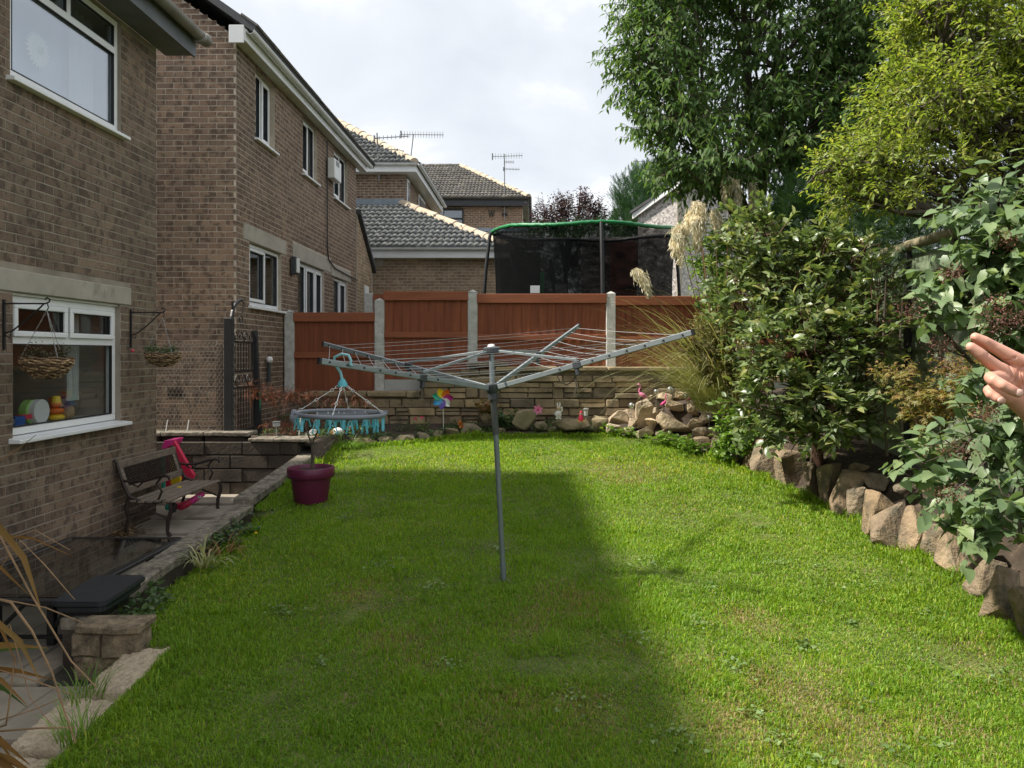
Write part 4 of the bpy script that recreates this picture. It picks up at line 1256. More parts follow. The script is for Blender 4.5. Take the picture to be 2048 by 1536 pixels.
# next panel beyond, running from the neighbour's wall
f2 = thing("boundary_fence", "short red brown fence panel and concrete post just behind the main fence", "fence", (-2.9, 13.6, -.8))
mb = MB(); mb.box((-3.0, 13.5, -.9), (-2.85, 13.6, 1.06)); mb.build("post", M['post'], f2, bevel=.01)
for i in range(9):
    mb = MB(); mb.box((-2.84 + i * .14, 13.54 + .004 * (i % 2), -.9), (-2.702 + i * .14, 13.56 + .004 * (i % 2), .99)); mb.build("board", M['fence'], f2)
mb = MB(); mb.box((-2.84, 13.50, .93), (-1.6, 13.535, 1.04)); mb.build("rail", M['rail'], f2)

# ---- gate, posts and chicken wire in the passage
gp = thing("gate_post", "thick black wooden gate post wrapped in wire netting", "post", (-3.62, 9.15, -1))
mb = MB(); mb.box((-3.69, 9.12, -1.1), (-3.59, 9.2, .42)); mb.build("shaft", M['black_wood'], gp, bevel=.006)
gp2 = thing("gate_post", "thinner black and brown post leaning on the bed side of the iron gate", "post", (-3.58, 10.0, -1))
mb = MB(); mb.prism([(-3.60, 9.93, -1.1), (-3.535, 9.93, -1.1), (-3.595, 9.93, .30), (-3.65, 9.93, .30)], (0, .06, 0)); mb.build("shaft", M['black_wood'], gp2)
mb = MB(); mb.prism([(-3.66, 9.92, -1.1), (-3.61, 9.92, -1.1), (-3.66, 9.92, .29), (-3.71, 9.92, .29)], (0, .05, 0)); mb.build("brown_shaft", M['wood_post'], gp2)
mb = MB(); mb.tube([(-3.57, 9.95, -.8), (-3.56, 9.95, -.5)], .02, 6); mb.build("green_tie", M['green_plastic'], gp2)
gt = thing("iron_gate", "black wrought iron gate with arched scroll top", "gate", (-3.62, 9.6, -1))
G = lambda y, z: Vector((-3.62, y, z))
mb = MB()
for (a, b) in (((9.22, -.98), (9.22, .62)), ((9.90, -.98), (9.90, .28))): mb.bar(G(*a), G(*b), .02, .02, up=(1, 0, 0))
for z in (-.95, -.42, -.22, .14): mb.bar(G(9.22, z), G(9.90, z), .012, .024)
mb.tube([G(9.16 + .34 * (1 - math.cos(t)), .30 + .36 * math.sin(t)) for t in np.linspace(0, PI / 2, 9)], .021, 6)
mb.tube([G(9.5, .66), G(9.56, .64), G(9.52, .5)], .009, 5); mb.build("frame", M['black'], gt)
for i in range(7):
    y0 = 9.30 + i * .088
    mb = MB(); mb.bar(G(y0, -.95), G(y0, -.42), .010, .010, up=(1, 0, 0)); mb.bar(G(y0, -.22), G(y0, .14), .010, .010, up=(1, 0, 0)); mb.build("gate_bar", M['black'], gt)
def scroll(c, r, fl=1):
    pts = [G(c[0] + fl * r * (1 - t / 9) * math.cos(t), c[1] + r * (1 - t / 9) * math.sin(t)) for t in np.linspace(-1.5, 6, 16)]
    mb = MB(); mb.tube(pts, .007, 5); mb.build("scroll", M['black'], gt)
for i in range(4): scroll((9.32 + i * .16, .21), .065, 1 if i % 2 else -1)
for i in range(3): scroll((9.38 + i * .18, -.32), .07, 1 if i % 2 else -1)
scroll((9.47, .42), .06)
cwp = thing("netting_post", "weathered brown stake holding the chicken wire", "post", (-3.8, 9.2, -1))
mb = MB(); mb.box((-3.79, 9.16, -1.1), (-3.73, 9.2, .10)); mb.build("stake", M['wood_post'], cwp)
cw = thing("chicken_wire", "chicken wire screen stretched across the brick passage", "netting", (-4.3, 9.14, -1))
mb = MB(); s = .028
for i in range(34):
    for j in range(26):
        x = -5.2 + i * s * 1.73 + (s * .866 if j % 2 else 0); z = -.93 + j * s * 1.5
        a = Vector((x, 9.14 + .006 * mnoise.noise((x * 3, z * 3, 0)), z))
        for (dx, dz) in ((0, s), (s * .866, -s * .5), (-s * .866, -s * .5)):
            mb.tube([a, a + Vector((dx, 0, dz))], .0013, 3, caps=False)
mb.build("mesh", M['wire'], cw)
mb = MB()
for x in (-4.35, -4.1): mb.tube([(x, 9.05, -.98), (x + .03, 9.06, -.78)], .006, 5)
mb.build("peg", M['white_plastic'], cw)

# ================================================================== bench and toys
bn = thing("garden_bench", "weathered slatted garden bench with brown cast iron ends against the house", "bench", (-3.6, 7.65, -1.68))
ya, yb = 7.10, 8.22
for i, xx in enumerate((-3.40, -3.475, -3.55, -3.625, -3.70)):
    mb = MB(); z = -1.355 - .012 * math.sin((i - .5) / 4 * PI) - (.012 if i == 0 else 0)
    mb.box((xx - .03, ya - .02, z - .011), (xx + .03, yb + .02, z + .011)); mb.build("seat_slat", M['wood_grey'], bn, bevel=.004)
mb = MB(); mb.bar((-3.845, ya, -1.03), (-3.845, yb, -1.03), .024, .07); mb.build("back_rail", M['wood_grey'], bn, bevel=.004)
mb = MB(); mb.bar((-3.775, ya, -1.27), (-3.775, yb, -1.27), .024, .07); mb.build("back_rail", M['wood_grey'], bn, bevel=.004)
for y0 in (ya + .03, yb - .06):
    mb = MB(); mb.bar((-3.838, y0, -1.065), (-3.782, y0, -1.235), .05, .022, up=(0, 1, 0)) if False else mb.bar((-3.838, y0, -1.065), (-3.782, y0, -1.235), .02, .05, up=(0, 1, 0)); mb.build("back_stile", M['wood_grey'], bn)
mb = MB(); nn = 18
def bp(s, t): return Vector((-3.838 + .056 * t, ya + .06 + (yb - ya - .15) * s, -1.066 - .168 * t))
for i in range(-5, nn + 1):
    for sgn in (1, -1):
        s0, s1 = i / nn, (i + 5) / nn
        a0, a1 = (s0, s1) if sgn > 0 else (1 - s0, 1 - s1)
        t0, t1 = 0.0, 1.0
        lo_, hi_ = (a0, a1)
        def clip(a0, a1):
            ts = [0.0, 1.0]
            for lim in (0.0, 1.0):
                if (a0 - lim) * (a1 - lim) < 0: ts.append((lim - a0) / (a1 - a0))
            ts.sort(); best = None
            for p, q in zip(ts, ts[1:]):
                m_ = a0 + (a1 - a0) * (p + q) / 2
                if 0 <= m_ <= 1 and q - p > .02: best = (p, q)
            return best
        c = clip(a0, a1)
        if c: mb.bar(bp(a0 + (a1 - a0) * c[0], c[0]), bp(a0 + (a1 - a0) * c[1], c[1]), .008, .011, up=(1, 0, .3))
mb.build("lattice_panel", M['iron'], bn)
for y0 in (ya, yb):
    mb = MB()
    Q = lambda pts: [Vector((x, y0, z)) for x, z in pts]
    mb.tube(Q([(-3.885, -.985), (-3.86, -1.0), (-3.83, -1.1), (-3.79, -1.22), (-3.74, -1.32), (-3.62, -1.375), (-3.5, -1.375), (-3.41, -1.36), (-3.365, -1.38), (-3.355, -1.45), (-3.385, -1.55), (-3.39, -1.64), (-3.365, -1.69)]), [.013, .016, .016, .017, .018, .017, .016, .016, .018, .02, .018, .016, .024], 6)
    mb.tube(Q([(-3.74, -1.32), (-3.77, -1.42), (-3.745, -1.52), (-3.775, -1.62), (-3.81, -1.69)]), [.018, .02, .017, .016, .024], 6)
    mb.tube(Q([(-3.81, -1.17), (-3.72, -1.185), (-3.60, -1.175), (-3.48, -1.14), (-3.41, -1.125), (-3.375, -1.14), (-3.375, -1.165)]), [.013, .014, .015, .016, .016, .013, .011], 6)
    mb.tube(Q([(-3.44, -1.13), (-3.49, -1.2), (-3.44, -1.27), (-3.47, -1.34), (-3.5, -1.37)]), .011, 5)
    mb.tube(Q([(-3.60, -1.17), (-3.66, -1.23), (-3.72, -1.2)]), .009, 5)
    mb.tube(Q([(-3.76, -1.5), (-3.58, -1.44), (-3.38, -1.52)]), .010, 5)
    mb.build("iron_end", M['iron'], bn, smooth=True)

ts = thing("toy_slide", "crimson and pink plastic toddler slide with yellow panel propped behind the bench", "toy slide", (-3.95, 8.55, -1.7))
def poly_at(name, pts, y, th, m, parent, bevel=.006):
    mb = MB(); mb.prism([at(u, v, y) for u, v in pts], (0, th, 0)); return mb.build(name, m, parent, bevel=bevel)
poly_at("slide_side", [(334, 884), (348, 880), (388, 950), (386, 958), (372, 956), (350, 920)], 8.48, .05, M['crimson'], ts)
poly_at("chute", [(326, 905), (345, 886), (352, 925), (366, 958), (356, 985), (330, 978)], 8.56, .16, M['crimson'], ts)
poly_at("hood", [(322, 898), (328, 881), (348, 879), (343, 890), (330, 898)], 8.46, .24, M['pink'], ts)
poly_at("yellow_panel", [(338, 916), (346, 908), (362, 960), (352, 975), (341, 968)], 8.44, .03, M['yellow'], ts)
mb = MB(); mb.tube([at(327, 905, 8.43), at(327, 985, 8.43)], .022, 8); mb.build("green_post", M['green_plastic'], ts, smooth=True)
tb_ = thing("toy_bat", "curved pink and red plastic toy with white sticker on the paving under the bench", "toy", at(380, 1008, 8.0))
mb = MB(); mb.tube([at(354, 1011, 8.0), at(362, 1013, 7.98), at(374, 1008, 8.0), at(380, 1004, 8.02)], [.035, .042, .038, .034], 10); mb.build("red_end", M['crimson'], tb_, smooth=True)
mb = MB(); mb.tube([at(379, 1005, 8.02), at(390, 998, 8.05), at(402, 990, 8.1), at(408, 987, 8.12)], [.036, .034, .03, .022], 10); mb.build("pink_end", M['pink'], tb_, smooth=True)
mb = MB(); mb.box((-.02, -.004, -.014), (.02, .004, .014), Matrix.Translation(at(399, 994, 8.03))); mb.build("sticker", M['white_plastic'], tb_)
gb = thing("toy_roller", "small green toy with black wheel lying under the near end of the bench", "toy", at(335, 1012, 7.7))
mb = MB(); mb.ball(at(337, 1014, 7.75), (.035, .04, .035), 8, 6); mb.build("body", M['green_plastic'], gb)
mb = MB(); mb.lathe(at(347, 1015, 7.75), [(.02, -.015), (.05, -.015), (.052, 0), (.05, .015), (.02, .015)], 14, Matrix.Rotation(PI / 2, 4, 'Y')); mb.build("wheel", M['black'], gb)
yl = thing("toy_block", "tiny yellow and red plastic scraps on the bench slats", "toy", at(380, 980, 7.9))
mb = MB(); mb.box((-.015, -.02, 0), (.015, .02, .02), Matrix.Translation(at(358, 977, 7.8))); mb.build("yellow_piece", M['yellow'], yl)
mb = MB(); mb.box((-.015, -.02, 0), (.015, .02, .02), Matrix.Translation(at(393, 979, 7.9))); mb.build("red_piece", M['crimson'], yl)

# ================================================================== glass table with black case
tbl = thing("glass_table", "low smoked glass patio table with black cross braced frame", "table", (-3.2, 5.2, -1.75))
zt = -1.44
mb = MB(); mb.box((-3.60, 4.55, zt - .006), (-2.80, 5.98, zt)); mb.build("tabletop", M['table_glass'], tbl)
mb = MB()
for (a, b) in (((-3.63, 4.50), (-2.77, 4.50)), ((-3.63, 6.02), (-2.77, 6.02)), ((-3.63, 4.50), (-3.63, 6.02)), ((-2.77, 4.50), (-2.77, 6.02))):
    mb.bar((*a, zt - .012), (*b, zt - .012), .05, .028)
mb.build("rim", M['black'], tbl, bevel=.004)
zp = patio_z(4.8)
for (x, y) in ((-3.30, 4.72), (-2.96, 4.72), (-3.40, 5.8), (-2.9, 5.8)):
    mb = MB(); mb.box((x - .022, y - .022, patio_z(y)), (x + .022, y + .022, zt - .03)); mb.build("leg", M['black'], tbl, bevel=.003)
mb = MB()
mb.bar((-3.34, 4.72, zp + .03), (-3.06, 4.72, zt - .03), .02, .025, up=(0, 1, 0)); mb.bar((-2.96, 4.72, zp + .08), (-2.82, 4.72, zt - .04), .02, .025, up=(0, 1, 0))
mb.bar((-3.36, 4.70, zp + .05), (-2.7, 4.70, zp + .05), .02, .022); mb.bar((-3.36, 4.74, zt - .05), (-2.8, 4.74, zt - .05), .018, .02)
mb.build("brace", M['black'], tbl)
cs_ = thing("black_case", "flat black leather covered lid with rounded corners resting on the wall end", "case", (-2.62, 4.75, -1.5))
def rounded_slab(x0, x1, y0, y1, z0, z1, r, m, name, parent, sh=0):
    pts = []
    for (cx, cy, a0) in ((x1 - r, y1 - r, 0), (x0 + r, y1 - r, 1), (x0 + r, y0 + r, 2), (x1 - r, y0 + r, 3)):
        for k in range(5):
            t = (a0 + k / 4) * PI / 2; pts.append(Vector((cx + r * math.cos(t) + sh * (cy + r * math.sin(t) - y0), cy + r * math.sin(t), z0)))
    mb = MB(); mb.prism(pts, (0, 0, z1 - z0)); return mb.build(name, m, parent, bevel=.008, seg=2)
rounded_slab(-2.80, -2.47, 4.43, 4.98, -1.462, -1.43, .05, M['case'], "lid", cs_, -.06)
rounded_slab(-2.785, -2.485, 4.45, 4.95, -1.50, -1.463, .05, M['case'], "tray", cs_, -.06)
rounded_slab(-2.76, -2.55, 4.50, 4.90, -1.57, -1.501, .04, M['black'], "body", cs_, -.04)
mb = MB(); mb.tube([(-2.735, 4.46, -1.429), (-2.70, 4.6, -1.428), (-2.71, 4.8, -1.428), (-2.745, 4.96, -1.429)], .0025, 4); mb.build("seam", M['grey_plastic'], cs_)

# ================================================================== hanging baskets
def basket(y, L, zarm, zr, rx, h, label, lab2, seed):
    b = thing("wall_bracket", lab2, "bracket", (WX, y, zarm), "brackets of the hanging baskets")
    x0 = WX + .012; xe = WX + L
    mb = MB(); mb.bar((x0, y, zarm + .03), (x0, y, zarm - .34), .012, .02, up=(0, 1, 0)); mb.build("back_bar", M['black'], b)
    mb = MB(); mb.tube([(x0, y, zarm), (xe - .02, y, zarm), (xe + .005, y, zarm + .01), (xe + .012, y, zarm + .03), (xe - .008, y, zarm + .045), (xe - .025, y, zarm + .03)], .006, 6); mb.build("arm", M['black'], b)
    mb = MB(); mb.tube([(x0, y, zarm - .22), (x0 + .06, y, zarm - .20), (x0 + .15, y, zarm - .13), (xe - .06, y, zarm - .03), (xe - .03, y, zarm)], .006, 6)
    mb.tube([(x0 + .004, y, zarm - .23), (x0 + .04, y, zarm - .25), (x0 + .05, y, zarm - .215)], .005, 5); mb.build("stay", M['black'], b)
    t = thing("hanging_basket", label, "hanging basket", (xe - .01, y, zr), "hanging baskets beside the window")
    c = Vector((xe - .01, y, zr))
    mb = MB(); mb.tube([c + Vector((0, 0, zarm - zr + .01)), c + Vector((.012, 0, zarm - zr - .03)), c + Vector((0, 0, zarm - zr - .05))], .004, 5); mb.build("hook", M['black'], t)
    topz = c + Vector((0, 0, zarm - zr - .05))
    for k in range(3):
        a = -.6 + k * 2 * PI / 3
        e = c + Vector((rx * math.cos(a), rx * math.sin(a), 0)); d = e - topz; n = int(d.length / .022)
        mb = MB()
        for i in range(n):
            p = topz + d * (i / n); q = topz + d * ((i + 1.15) / n); s = Vector((.004, .002, 0)) if i % 2 else Vector((-.002, .004, 0))
            mb.tube([p, (p + q) / 2 + s, q], .0016, 4, caps=False); mb.tube([p, (p + q) / 2 - s, q], .0016, 4, caps=False)
        mb.build("chain", M['chain'], t)
    # woven bowl: horizontal canes that weave over upright ribs
    nrow, nr = 9, 14
    for j in range(nrow):
        f = j / nrow; z = -h * f; r = rx * math.sqrt(max(.02, 1 - (f * .98) ** 1.9))
        pts = []
        for i in range(nr * 4 + 1):
            a = 2 * PI * i / (nr * 4); w = .010 * math.sin(a * nr + (PI if j % 2 else 0))
            pts.append(c + Vector(((r + w) * math.cos(a), (r + w) * math.sin(a), z + .006 * math.sin(a * nr * .5 + j))))
        mb = MB(); mb.tube(pts, h / nrow * .46, 4, caps=False); mb.build("cane", M['wicker'] if j % 3 else M['wicker_dark'], t)
    mb = MB()
    for k in range(nr):
        a = 2 * PI * k / nr
        mb.tube([c + Vector((rx * .99 * math.sqrt(max(.0, 1 - (f * .98) ** 1.9)) * math.cos(a), rx * .99 * math.sqrt(max(.0, 1 - (f * .98) ** 1.9)) * math.sin(a), -h * f)) for f in np.linspace(0, 1, 8)], .007, 4)
    mb.build("ribs", M['wicker_dark'], t)
    mb = MB(); mb.lathe(c, [(rx * .9 * math.sqrt(max(0.01, 1 - f ** 1.9)), -h * f * .95) for f in np.linspace(0.05, 1, 7)], 16); mb.build("liner", M['compost'], t)
    return t, c
bk1, bc1 = basket(5.64, .335, .366, -.035, .165, .15, "wicker hanging basket of wilted plants in front of the kitchen window", "black scrolled bracket at the left of the kitchen window", 1)
bk2, bc2 = basket(7.41, .33, .395, .0, .155, .125, "wicker hanging basket of trailing leaves near the house corner", "black scrolled bracket by the house corner", 2)
mb = MB(); mb.tube([(WX + .02, 7.41, .395 - .36), (WX + .035, 7.41, .02)], .014, 6); mb.build("red_tag", M['crimson'], bpy.data.objects["wall_bracket.001"])

# ---- toys behind the kitchen window
ix = WX - .28
def toy(name, label, cat, y, parts):
    t = thing(name, label, cat, (ix, y, -.63))
    for (nm, fn, m) in parts:
        mb = MB(); fn(mb); mb.build(nm, m, t, smooth=True)
    return t
zs = -.585
toy("stacking_toy", "orange and yellow stacking ring toy on the window board", "toy", 6.72, [("ring", lambda b: b.ball((ix, 6.72, zs + .03), (.07, .07, .03)), M['yellow']), ("ring", lambda b: b.ball((ix, 6.72, zs + .085), (.065, .065, .03)), M['orange_plastic']), ("ring", lambda b: b.ball((ix, 6.72, zs + .14), (.05, .05, .025)), M['orange_plastic']), ("cone", lambda b: b.lathe((ix, 6.72, zs + .155), [(.04, 0), (.035, .05), (.025, .06)], 12), M['yellow'])])
toy("toy_drum", "pale green and white toy drum with a pink face on the window board", "toy", 6.45, [("body", lambda b: b.lathe((ix, 6.42, zs + .1), [(.1, -.06), (.1, .0)], 20, Matrix.Rotation(PI / 2, 4, 'Y')), M['lime_plastic']), ("band", lambda b: b.lathe((ix, 6.45, zs + .1), [(.102, .001), (.102, .05)], 20, Matrix.Rotation(PI / 2, 4, 'Y')), M['white_plastic']), ("face", lambda b: b.ball((ix - .02, 6.55, zs + .07), (.05, .06, .06)), M['pink'])])
toy("toy_truck", "blue and red toy truck on the window board", "toy", 6.2, [("tray", lambda b: b.box((ix - .05, 6.12, zs + .0), (ix + .05, 6.24, zs + .08)), M['blue_plastic']), ("arm", lambda b: b.box((ix - .03, 6.22, zs + .05), (ix + .03, 6.40, zs + .085)), M['crimson'])])
toy("toy_heap", "tumbled green and blue soft toys at the left of the window board", "toy", 5.98, [("green_toy", lambda b: b.ball((ix, 5.92, zs + .05), (.06, .09, .05)), M['green_plastic']), ("blue_toy", lambda b: b.ball((ix + .03, 6.05, zs + .045), (.05, .07, .045)), M['ring_grey']), ("yellow_toy", lambda b: b.ball((ix - .02, 6.0, zs + .11), (.04, .06, .03)), M['yellow']), ("red_toy", lambda b: b.ball((ix - .05, 5.95, zs + .13), (.05, .06, .03)), M['crimson'])])
toy("pink_toy", "pink rounded toy with grey top at the left frame of the window", "toy", 5.80, [("body", lambda b: b.ball((ix + .05, 5.82, zs + .13), (.05, .05, .09)), M['flamingo']), ("top", lambda b: b.ball((ix + .05, 5.85, zs + .27), (.035, .035, .035)), M['ring_grey'])])
toy("wooden_figure", "brown striped wooden figure behind the orange toy on the window board", "ornament", 6.95, [("base", lambda b: b.ball((ix - .02, 6.92, zs + .06), (.06, .06, .07)), M['wicker']), ("middle", lambda b: b.box((ix - .05, 6.88, zs + .13), (ix + .03, 7.0, zs + .2)), M['wicker_dark']), ("cap", lambda b: b.box((ix - .06, 6.86, zs + .22), (ix + .04, 7.02, zs + .24)), M['wicker']), ("orange_panel", lambda b: b.box((ix - .1, 6.78, zs), (ix - .07, 6.88, zs + .2)), M['orange_plastic'])])
wf = thing("white_flower", "large white daisy like ornament behind the bedroom window", "ornament", (WX - .2, 6.1, 2.45))
c = W1 @ Vector((6.45, -.24, 2.54))
for i in range(22):
    a = 2 * PI * i / 22
    mb = MB(); d = Vector((-.15, math.cos(a), math.sin(a))).normalized(); s = Vector((1, 0, 0)).cross(d).normalized() * .016
    mb.add([c, c + d * .11 + s * 1.3, c + d * .165, c + d * .11 - s * 1.3], [(0, 1, 2, 3)]); mb.build("petal", M['daisy'], wf)
mb = MB(); mb.ball(c, (.02, .035, .035), 10, 6); mb.build("centre", M['lime_plastic'], wf)

# ================================================================== rotary airer
ad = thing("rotary_airer", "four armed rotary washing line standing in the middle of the lawn", "rotary airer", (-.217, 5.38, -1.59))
base = Vector((-.217, 5.38, -1.62)); top = at(983, 699, 5.36); hub = at(985, 777, 5.36)
dirp = (top - base).normalized()
mid = base + dirp * 1.06
mb = MB(); mb.tube([base, base + dirp * .16], .0215, 16); mb.build("ground_socket", M['steel'], ad, smooth=True)
mb = MB(); mb.tube([base + dirp * .15, mid], .0185, 16); mb.build("lower_pole", M['steel'], ad, smooth=True)
mb = MB(); mb.tube([mid, hub], .0235, 14); mb.build("sleeve", M['dark_sleeve'], ad, smooth=True)
mb = MB(); mb.tube([hub, top], .0185, 14); mb.build("upper_pole", M['alu'], ad, smooth=True)
mb = MB(); mb.tube([hub - dirp * .035, hub - dirp * .015, hub + dirp * .03, hub + dirp * .04], [.034, .05, .05, .03], 12); mb.tube([hub - dirp * .075, hub - dirp * .03], .036, 12)
mb.build("lower_hub", M['grey_plastic'], ad, smooth=True)
mb = MB(); mb.tube([top - dirp * .03, top - dirp * .02, top + dirp * .01, top + dirp * .02], [.05, .062, .06, .045], 14); mb.build("top_hub", M['grey_plastic'], ad, smooth=True)
mb = MB(); mb.tube([top + dirp * .019, top + dirp * .032, top + dirp * .038], [.028, .024, .012], 12); mb.build("hub_cap", M['white_plastic'], ad, smooth=True)
tips = [at(640, 722, 4.15), at(648, 688, 6.05), at(1157, 652, 6.75), at(1385, 665, 4.5)]
arms = []
for k, tip in enumerate(tips):
    d = (tip - hub).normalized(); st = hub + d * .05
    mb = MB(); mb.bar(st, tip, .020, .034); am = mb.build("arm", M['alu'], ad, bevel=.003)
    mb = MB(); mb.bar(tip - d * .004, tip + d * .012, .023, .037); mb.build("end_cap", M['black'], am)
    arms.append((st, tip, d))
    holes = MB(); sd = d.cross(Vector((0, 0, 1))).normalized()
    for i in range(8):
        p = st + (tip - st) * (.36 + .60 * i / 7)
        holes.tube([p - sd * .0135, p + sd * .0135], .0065, 6)
    holes.build("line_eyelet", M['black'], am)
SL = [.45, .45, .45, .45]
for k, (st, tip, d) in enumerate(arms):
    s = st + (tip - st) * SL[k]
    sd = d.cross(Vector((0, 0, 1))).normalized()
    mb = MB(); mb.bar(s - d * .03, s + d * .03, .034, .05); mb.bar(s - d * .012 - Vector((0, 0, .045)), s + d * .012 - Vector((0, 0, .045)), .028, .05); mb.build("slider", M['grey_plastic'], ad, bevel=.004)
    dd = (s - top).normalized()
    mb = MB(); mb.bar(top + dd * .045 - dirp * .005, s + Vector((0, 0, .03)), .012, .018); mb.build("strut", M['alu'], ad, bevel=.002)
for i in range(8):
    f = .36 + .60 * i / 7
    mb = MB()
    for k in range(4):
        a = arms[k][0] + (arms[k][1] - arms[k][0]) * f; b = arms[(k + 1) % 4][0] + (arms[(k + 1) % 4][1] - arms[(k + 1) % 4][0]) * f
        L = (b - a).length; sag = .006 + .010 * ((i * 7 + k * 3) % 5) / 4 * L
        pts = [a + (b - a) * t - Vector((0, 0, 4 * sag * t * (1 - t))) for t in np.linspace(0, 1, 9)]
        mb.tube(pts, .0016, 4, caps=False)
    mb.build("washing_line", M['line'], ad)
# loose line ends and cord
mb = MB()
sD = arms[3][0] + (arms[3][1] - arms[3][0]) * .40
mb.tube([at(1152, 730, 5.0), at(1151, 755, 5.0), at(1153, 775, 5.0), at(1149, 790, 5.0)], .006, 5)
mb.tube([at(1112, 748, 5.1), at(1120, 763, 5.1), at(1133, 770, 5.08), at(1146, 762, 5.03), at(1152, 750, 5.0)], .004, 5)
mb.build("strap", M['webbing'], ad)

# ---- sock dryer hung on the airer
cx = at(682, 828, 4.34)
sd_ = thing("sock_dryer", "round grey peg hanger with teal pegs hooked on the left arm of the airer", "peg hanger", cx)
stA, tipA, dA = arms[0]
hp = at(690, 727, 4.30)
hk = at(685, 762, 4.33)
mb = MB(); mb.tube([hk, hk + Vector((-.012, 0, .05)), hk + Vector((-.045, -.01, .10)), hk + Vector((-.04, -.015, .135)), hk + Vector((-.0, -.02, .152)), hk + Vector((.04, -.025, .145)), hk + Vector((.055, -.03, .115)), hk + Vector((.05, -.03, .095)), hk + Vector((.062, -.03, .085))], [.009, .009, .008, .008, .008, .008, .008, .008, .007], 8)
mb.build("hook", M['teal_pale'], sd_, smooth=True)
mb = MB(); mb.lathe(hk, [(.012, .012), (.026, -.012), (.03, -.03), (.012, -.034)], 10); mb.build("hook_base", M['teal'], sd_)
Rr_ = .245
ringtilt = Matrix.Rotation(math.radians(1.5), 4, 'Y')
def rp(a, r=Rr_, z=0): return cx + ringtilt @ Vector((r * math.cos(a), r * math.sin(a), z))
mb = MB(); mb.tube([rp(2 * PI * i / 48) for i in range(49)], .0125, 8, caps=False); mb.build("hoop", M['ring_grey'], sd_, smooth=True)
mb = MB()
for off in (-.09, .09):
    w = math.sqrt(Rr_ ** 2 - off ** 2)
    for sg in (1,):
        p = cx + Vector((off * .5 - w * .8, off - .1, .0)); q = cx + Vector((off * .5 + w * .8, off + .1, .0))
        mb.bar(p, q, .012, .014)
mb.build("cross_bar", M['ring_grey'], sd_)
for k in range(4):
    a = -PI / 2 + .06 + k * PI / 2
    e = rp(a, Rr_ - .01, .012); s0 = hk + Vector((.025 * math.cos(a), .025 * math.sin(a), -.03)); d = e - s0; L = d.length; u_ = d.normalized()
    mb = MB()
    def link_(c_, ax, r1):
        sd2 = ax.cross(Vector((.3, .7, .2))).normalized()
        if r1 % 2: sd2 = ax.cross(sd2).normalized()
        mb.tube([c_ + ax * .011 * math.cos(t) + sd2 * .007 * math.sin(t) for t in np.linspace(0, 2 * PI, 9)], .0018, 4, caps=False)
    for i in range(3): link_(s0 + u_ * (.008 + i * .016), u_, i)
    mb.tube([s0 + u_ * .055, s0 + u_ * (L * .52)], .0022, 5)
    for i in range(2): link_(s0 + u_ * (L * .52 + .008 + i * .016), u_, i)
    mb.tube([s0 + u_ * (L * .52 + .04), s0 + u_ * (L - .02)], .0022, 5)
    link_(e - u_ * .012, u_, 0)
    mb.build("chain", M['white_plastic'], sd_)
def peg(p, rot, open_):
    pg = MB()
    Mx = Matrix.Translation(p) @ Matrix.Rotation(rot, 4, 'Z')
    for sg in (1, -1):
        A = Mx @ Matrix.Translation((0, sg * .006, -.015)) @ Matrix.Rotation(sg * open_, 4, 'X')
        pg.box((-.0065, -.003, -.062), (.0065, .003, .004), A); pg.box((-.0065, -.003, -.066), (.0065, .006 if sg < 0 else .003, -.058), A)
    pg.tube([Mx @ Vector((-.008, 0, -.036)), Mx @ Vector((.008, 0, -.036))], .006, 6)
    o = pg.build("peg", M['teal'], sd_)
    rg = MB(); rg.tube([p + Vector((0, 0, .018)), p + Vector((0, 0, -.014))], .0022, 4); rg.build("clip", M['white_plastic'], o)
rp_ = random.Random(4)
for k in range(16):
    a = 2 * PI * k / 16 + rp_.uniform(-.08, .08)
    peg(rp(a, Rr_ - .008, -.008), rp_.uniform(0, PI), rp_.uniform(.12, .34))
for k in range(6):
    p = cx + Vector((-.12 + .05 * k, -.05 + .04 * (k % 3), -.004)); peg(p, rp_.uniform(0, PI), rp_.uniform(.12, .3))
bx = MB(); bx.tube([rp(PI - .15, Rr_ + .012), rp(PI, Rr_ + .02, .005), rp(PI + .2, Rr_ + .016, -.03), rp(PI + .3, Rr_ - .01, -.07)], [.012, .018, .016, .006], 8); bx.build("spare_pegs", M['ring_grey'], sd_)

# ================================================================== plum pot with sapling
yp = 7.42
pc = Vector(((622 - PU) / F * yp, yp, lawn_z(0, yp) - .01))
po = thing("plant_pot", "large plum coloured plastic pot standing on the grass beside the coping", "pot", pc)
mb = MB(); mb.lathe(pc, [(.15, 0), (.155, .01), (.188, .245), (.215, .250), (.222, .26), (.222, .335), (.214, .345), (.200, .345), (.192, .335), (.185, .29), (.02, .285)], 40); mb.build("body", M['pot'], po, smooth=True)
mb = MB(); n = 26
vs = [pc + Vector((0, 0, .31))]; fs = []
for j in range(1, 5):
    for i in range(n):
        a = 2 * PI * i / n; r = .19 * j / 4
        vs.append(pc + Vector((r * math.cos(a), r * math.sin(a), .305 + .018 * mnoise.noise((r * 30 * math.cos(a), r * 30 * math.sin(a), 1)))))
for i in range(n): fs.append((0, 1 + i, 1 + (i + 1) % n))
for j in range(3):
    for i in range(n): fs.append((1 + j * n + i, 1 + (j + 1) * n + i, 1 + (j + 1) * n + (i + 1) % n, 1 + j * n + (i + 1) % n))
mb.add(vs, fs); mb.build("compost", M['compost'], po, smooth=True)
sp = thing("sapling", "bare forked sapling growing in the plum pot", "sapling", pc + Vector((0.01, 0, .30)))
mb = MB(); b0 = pc + Vector((.01, 0, .29)); f0 = at(624, 888, yp); 
mb.tube([b0, b0 + (f0 - b0) * .5 + Vector((.006, 0, 0)), f0], [.017, .0145, .013], 7); mb.build("trunk", M['bark'], sp, smooth=True)
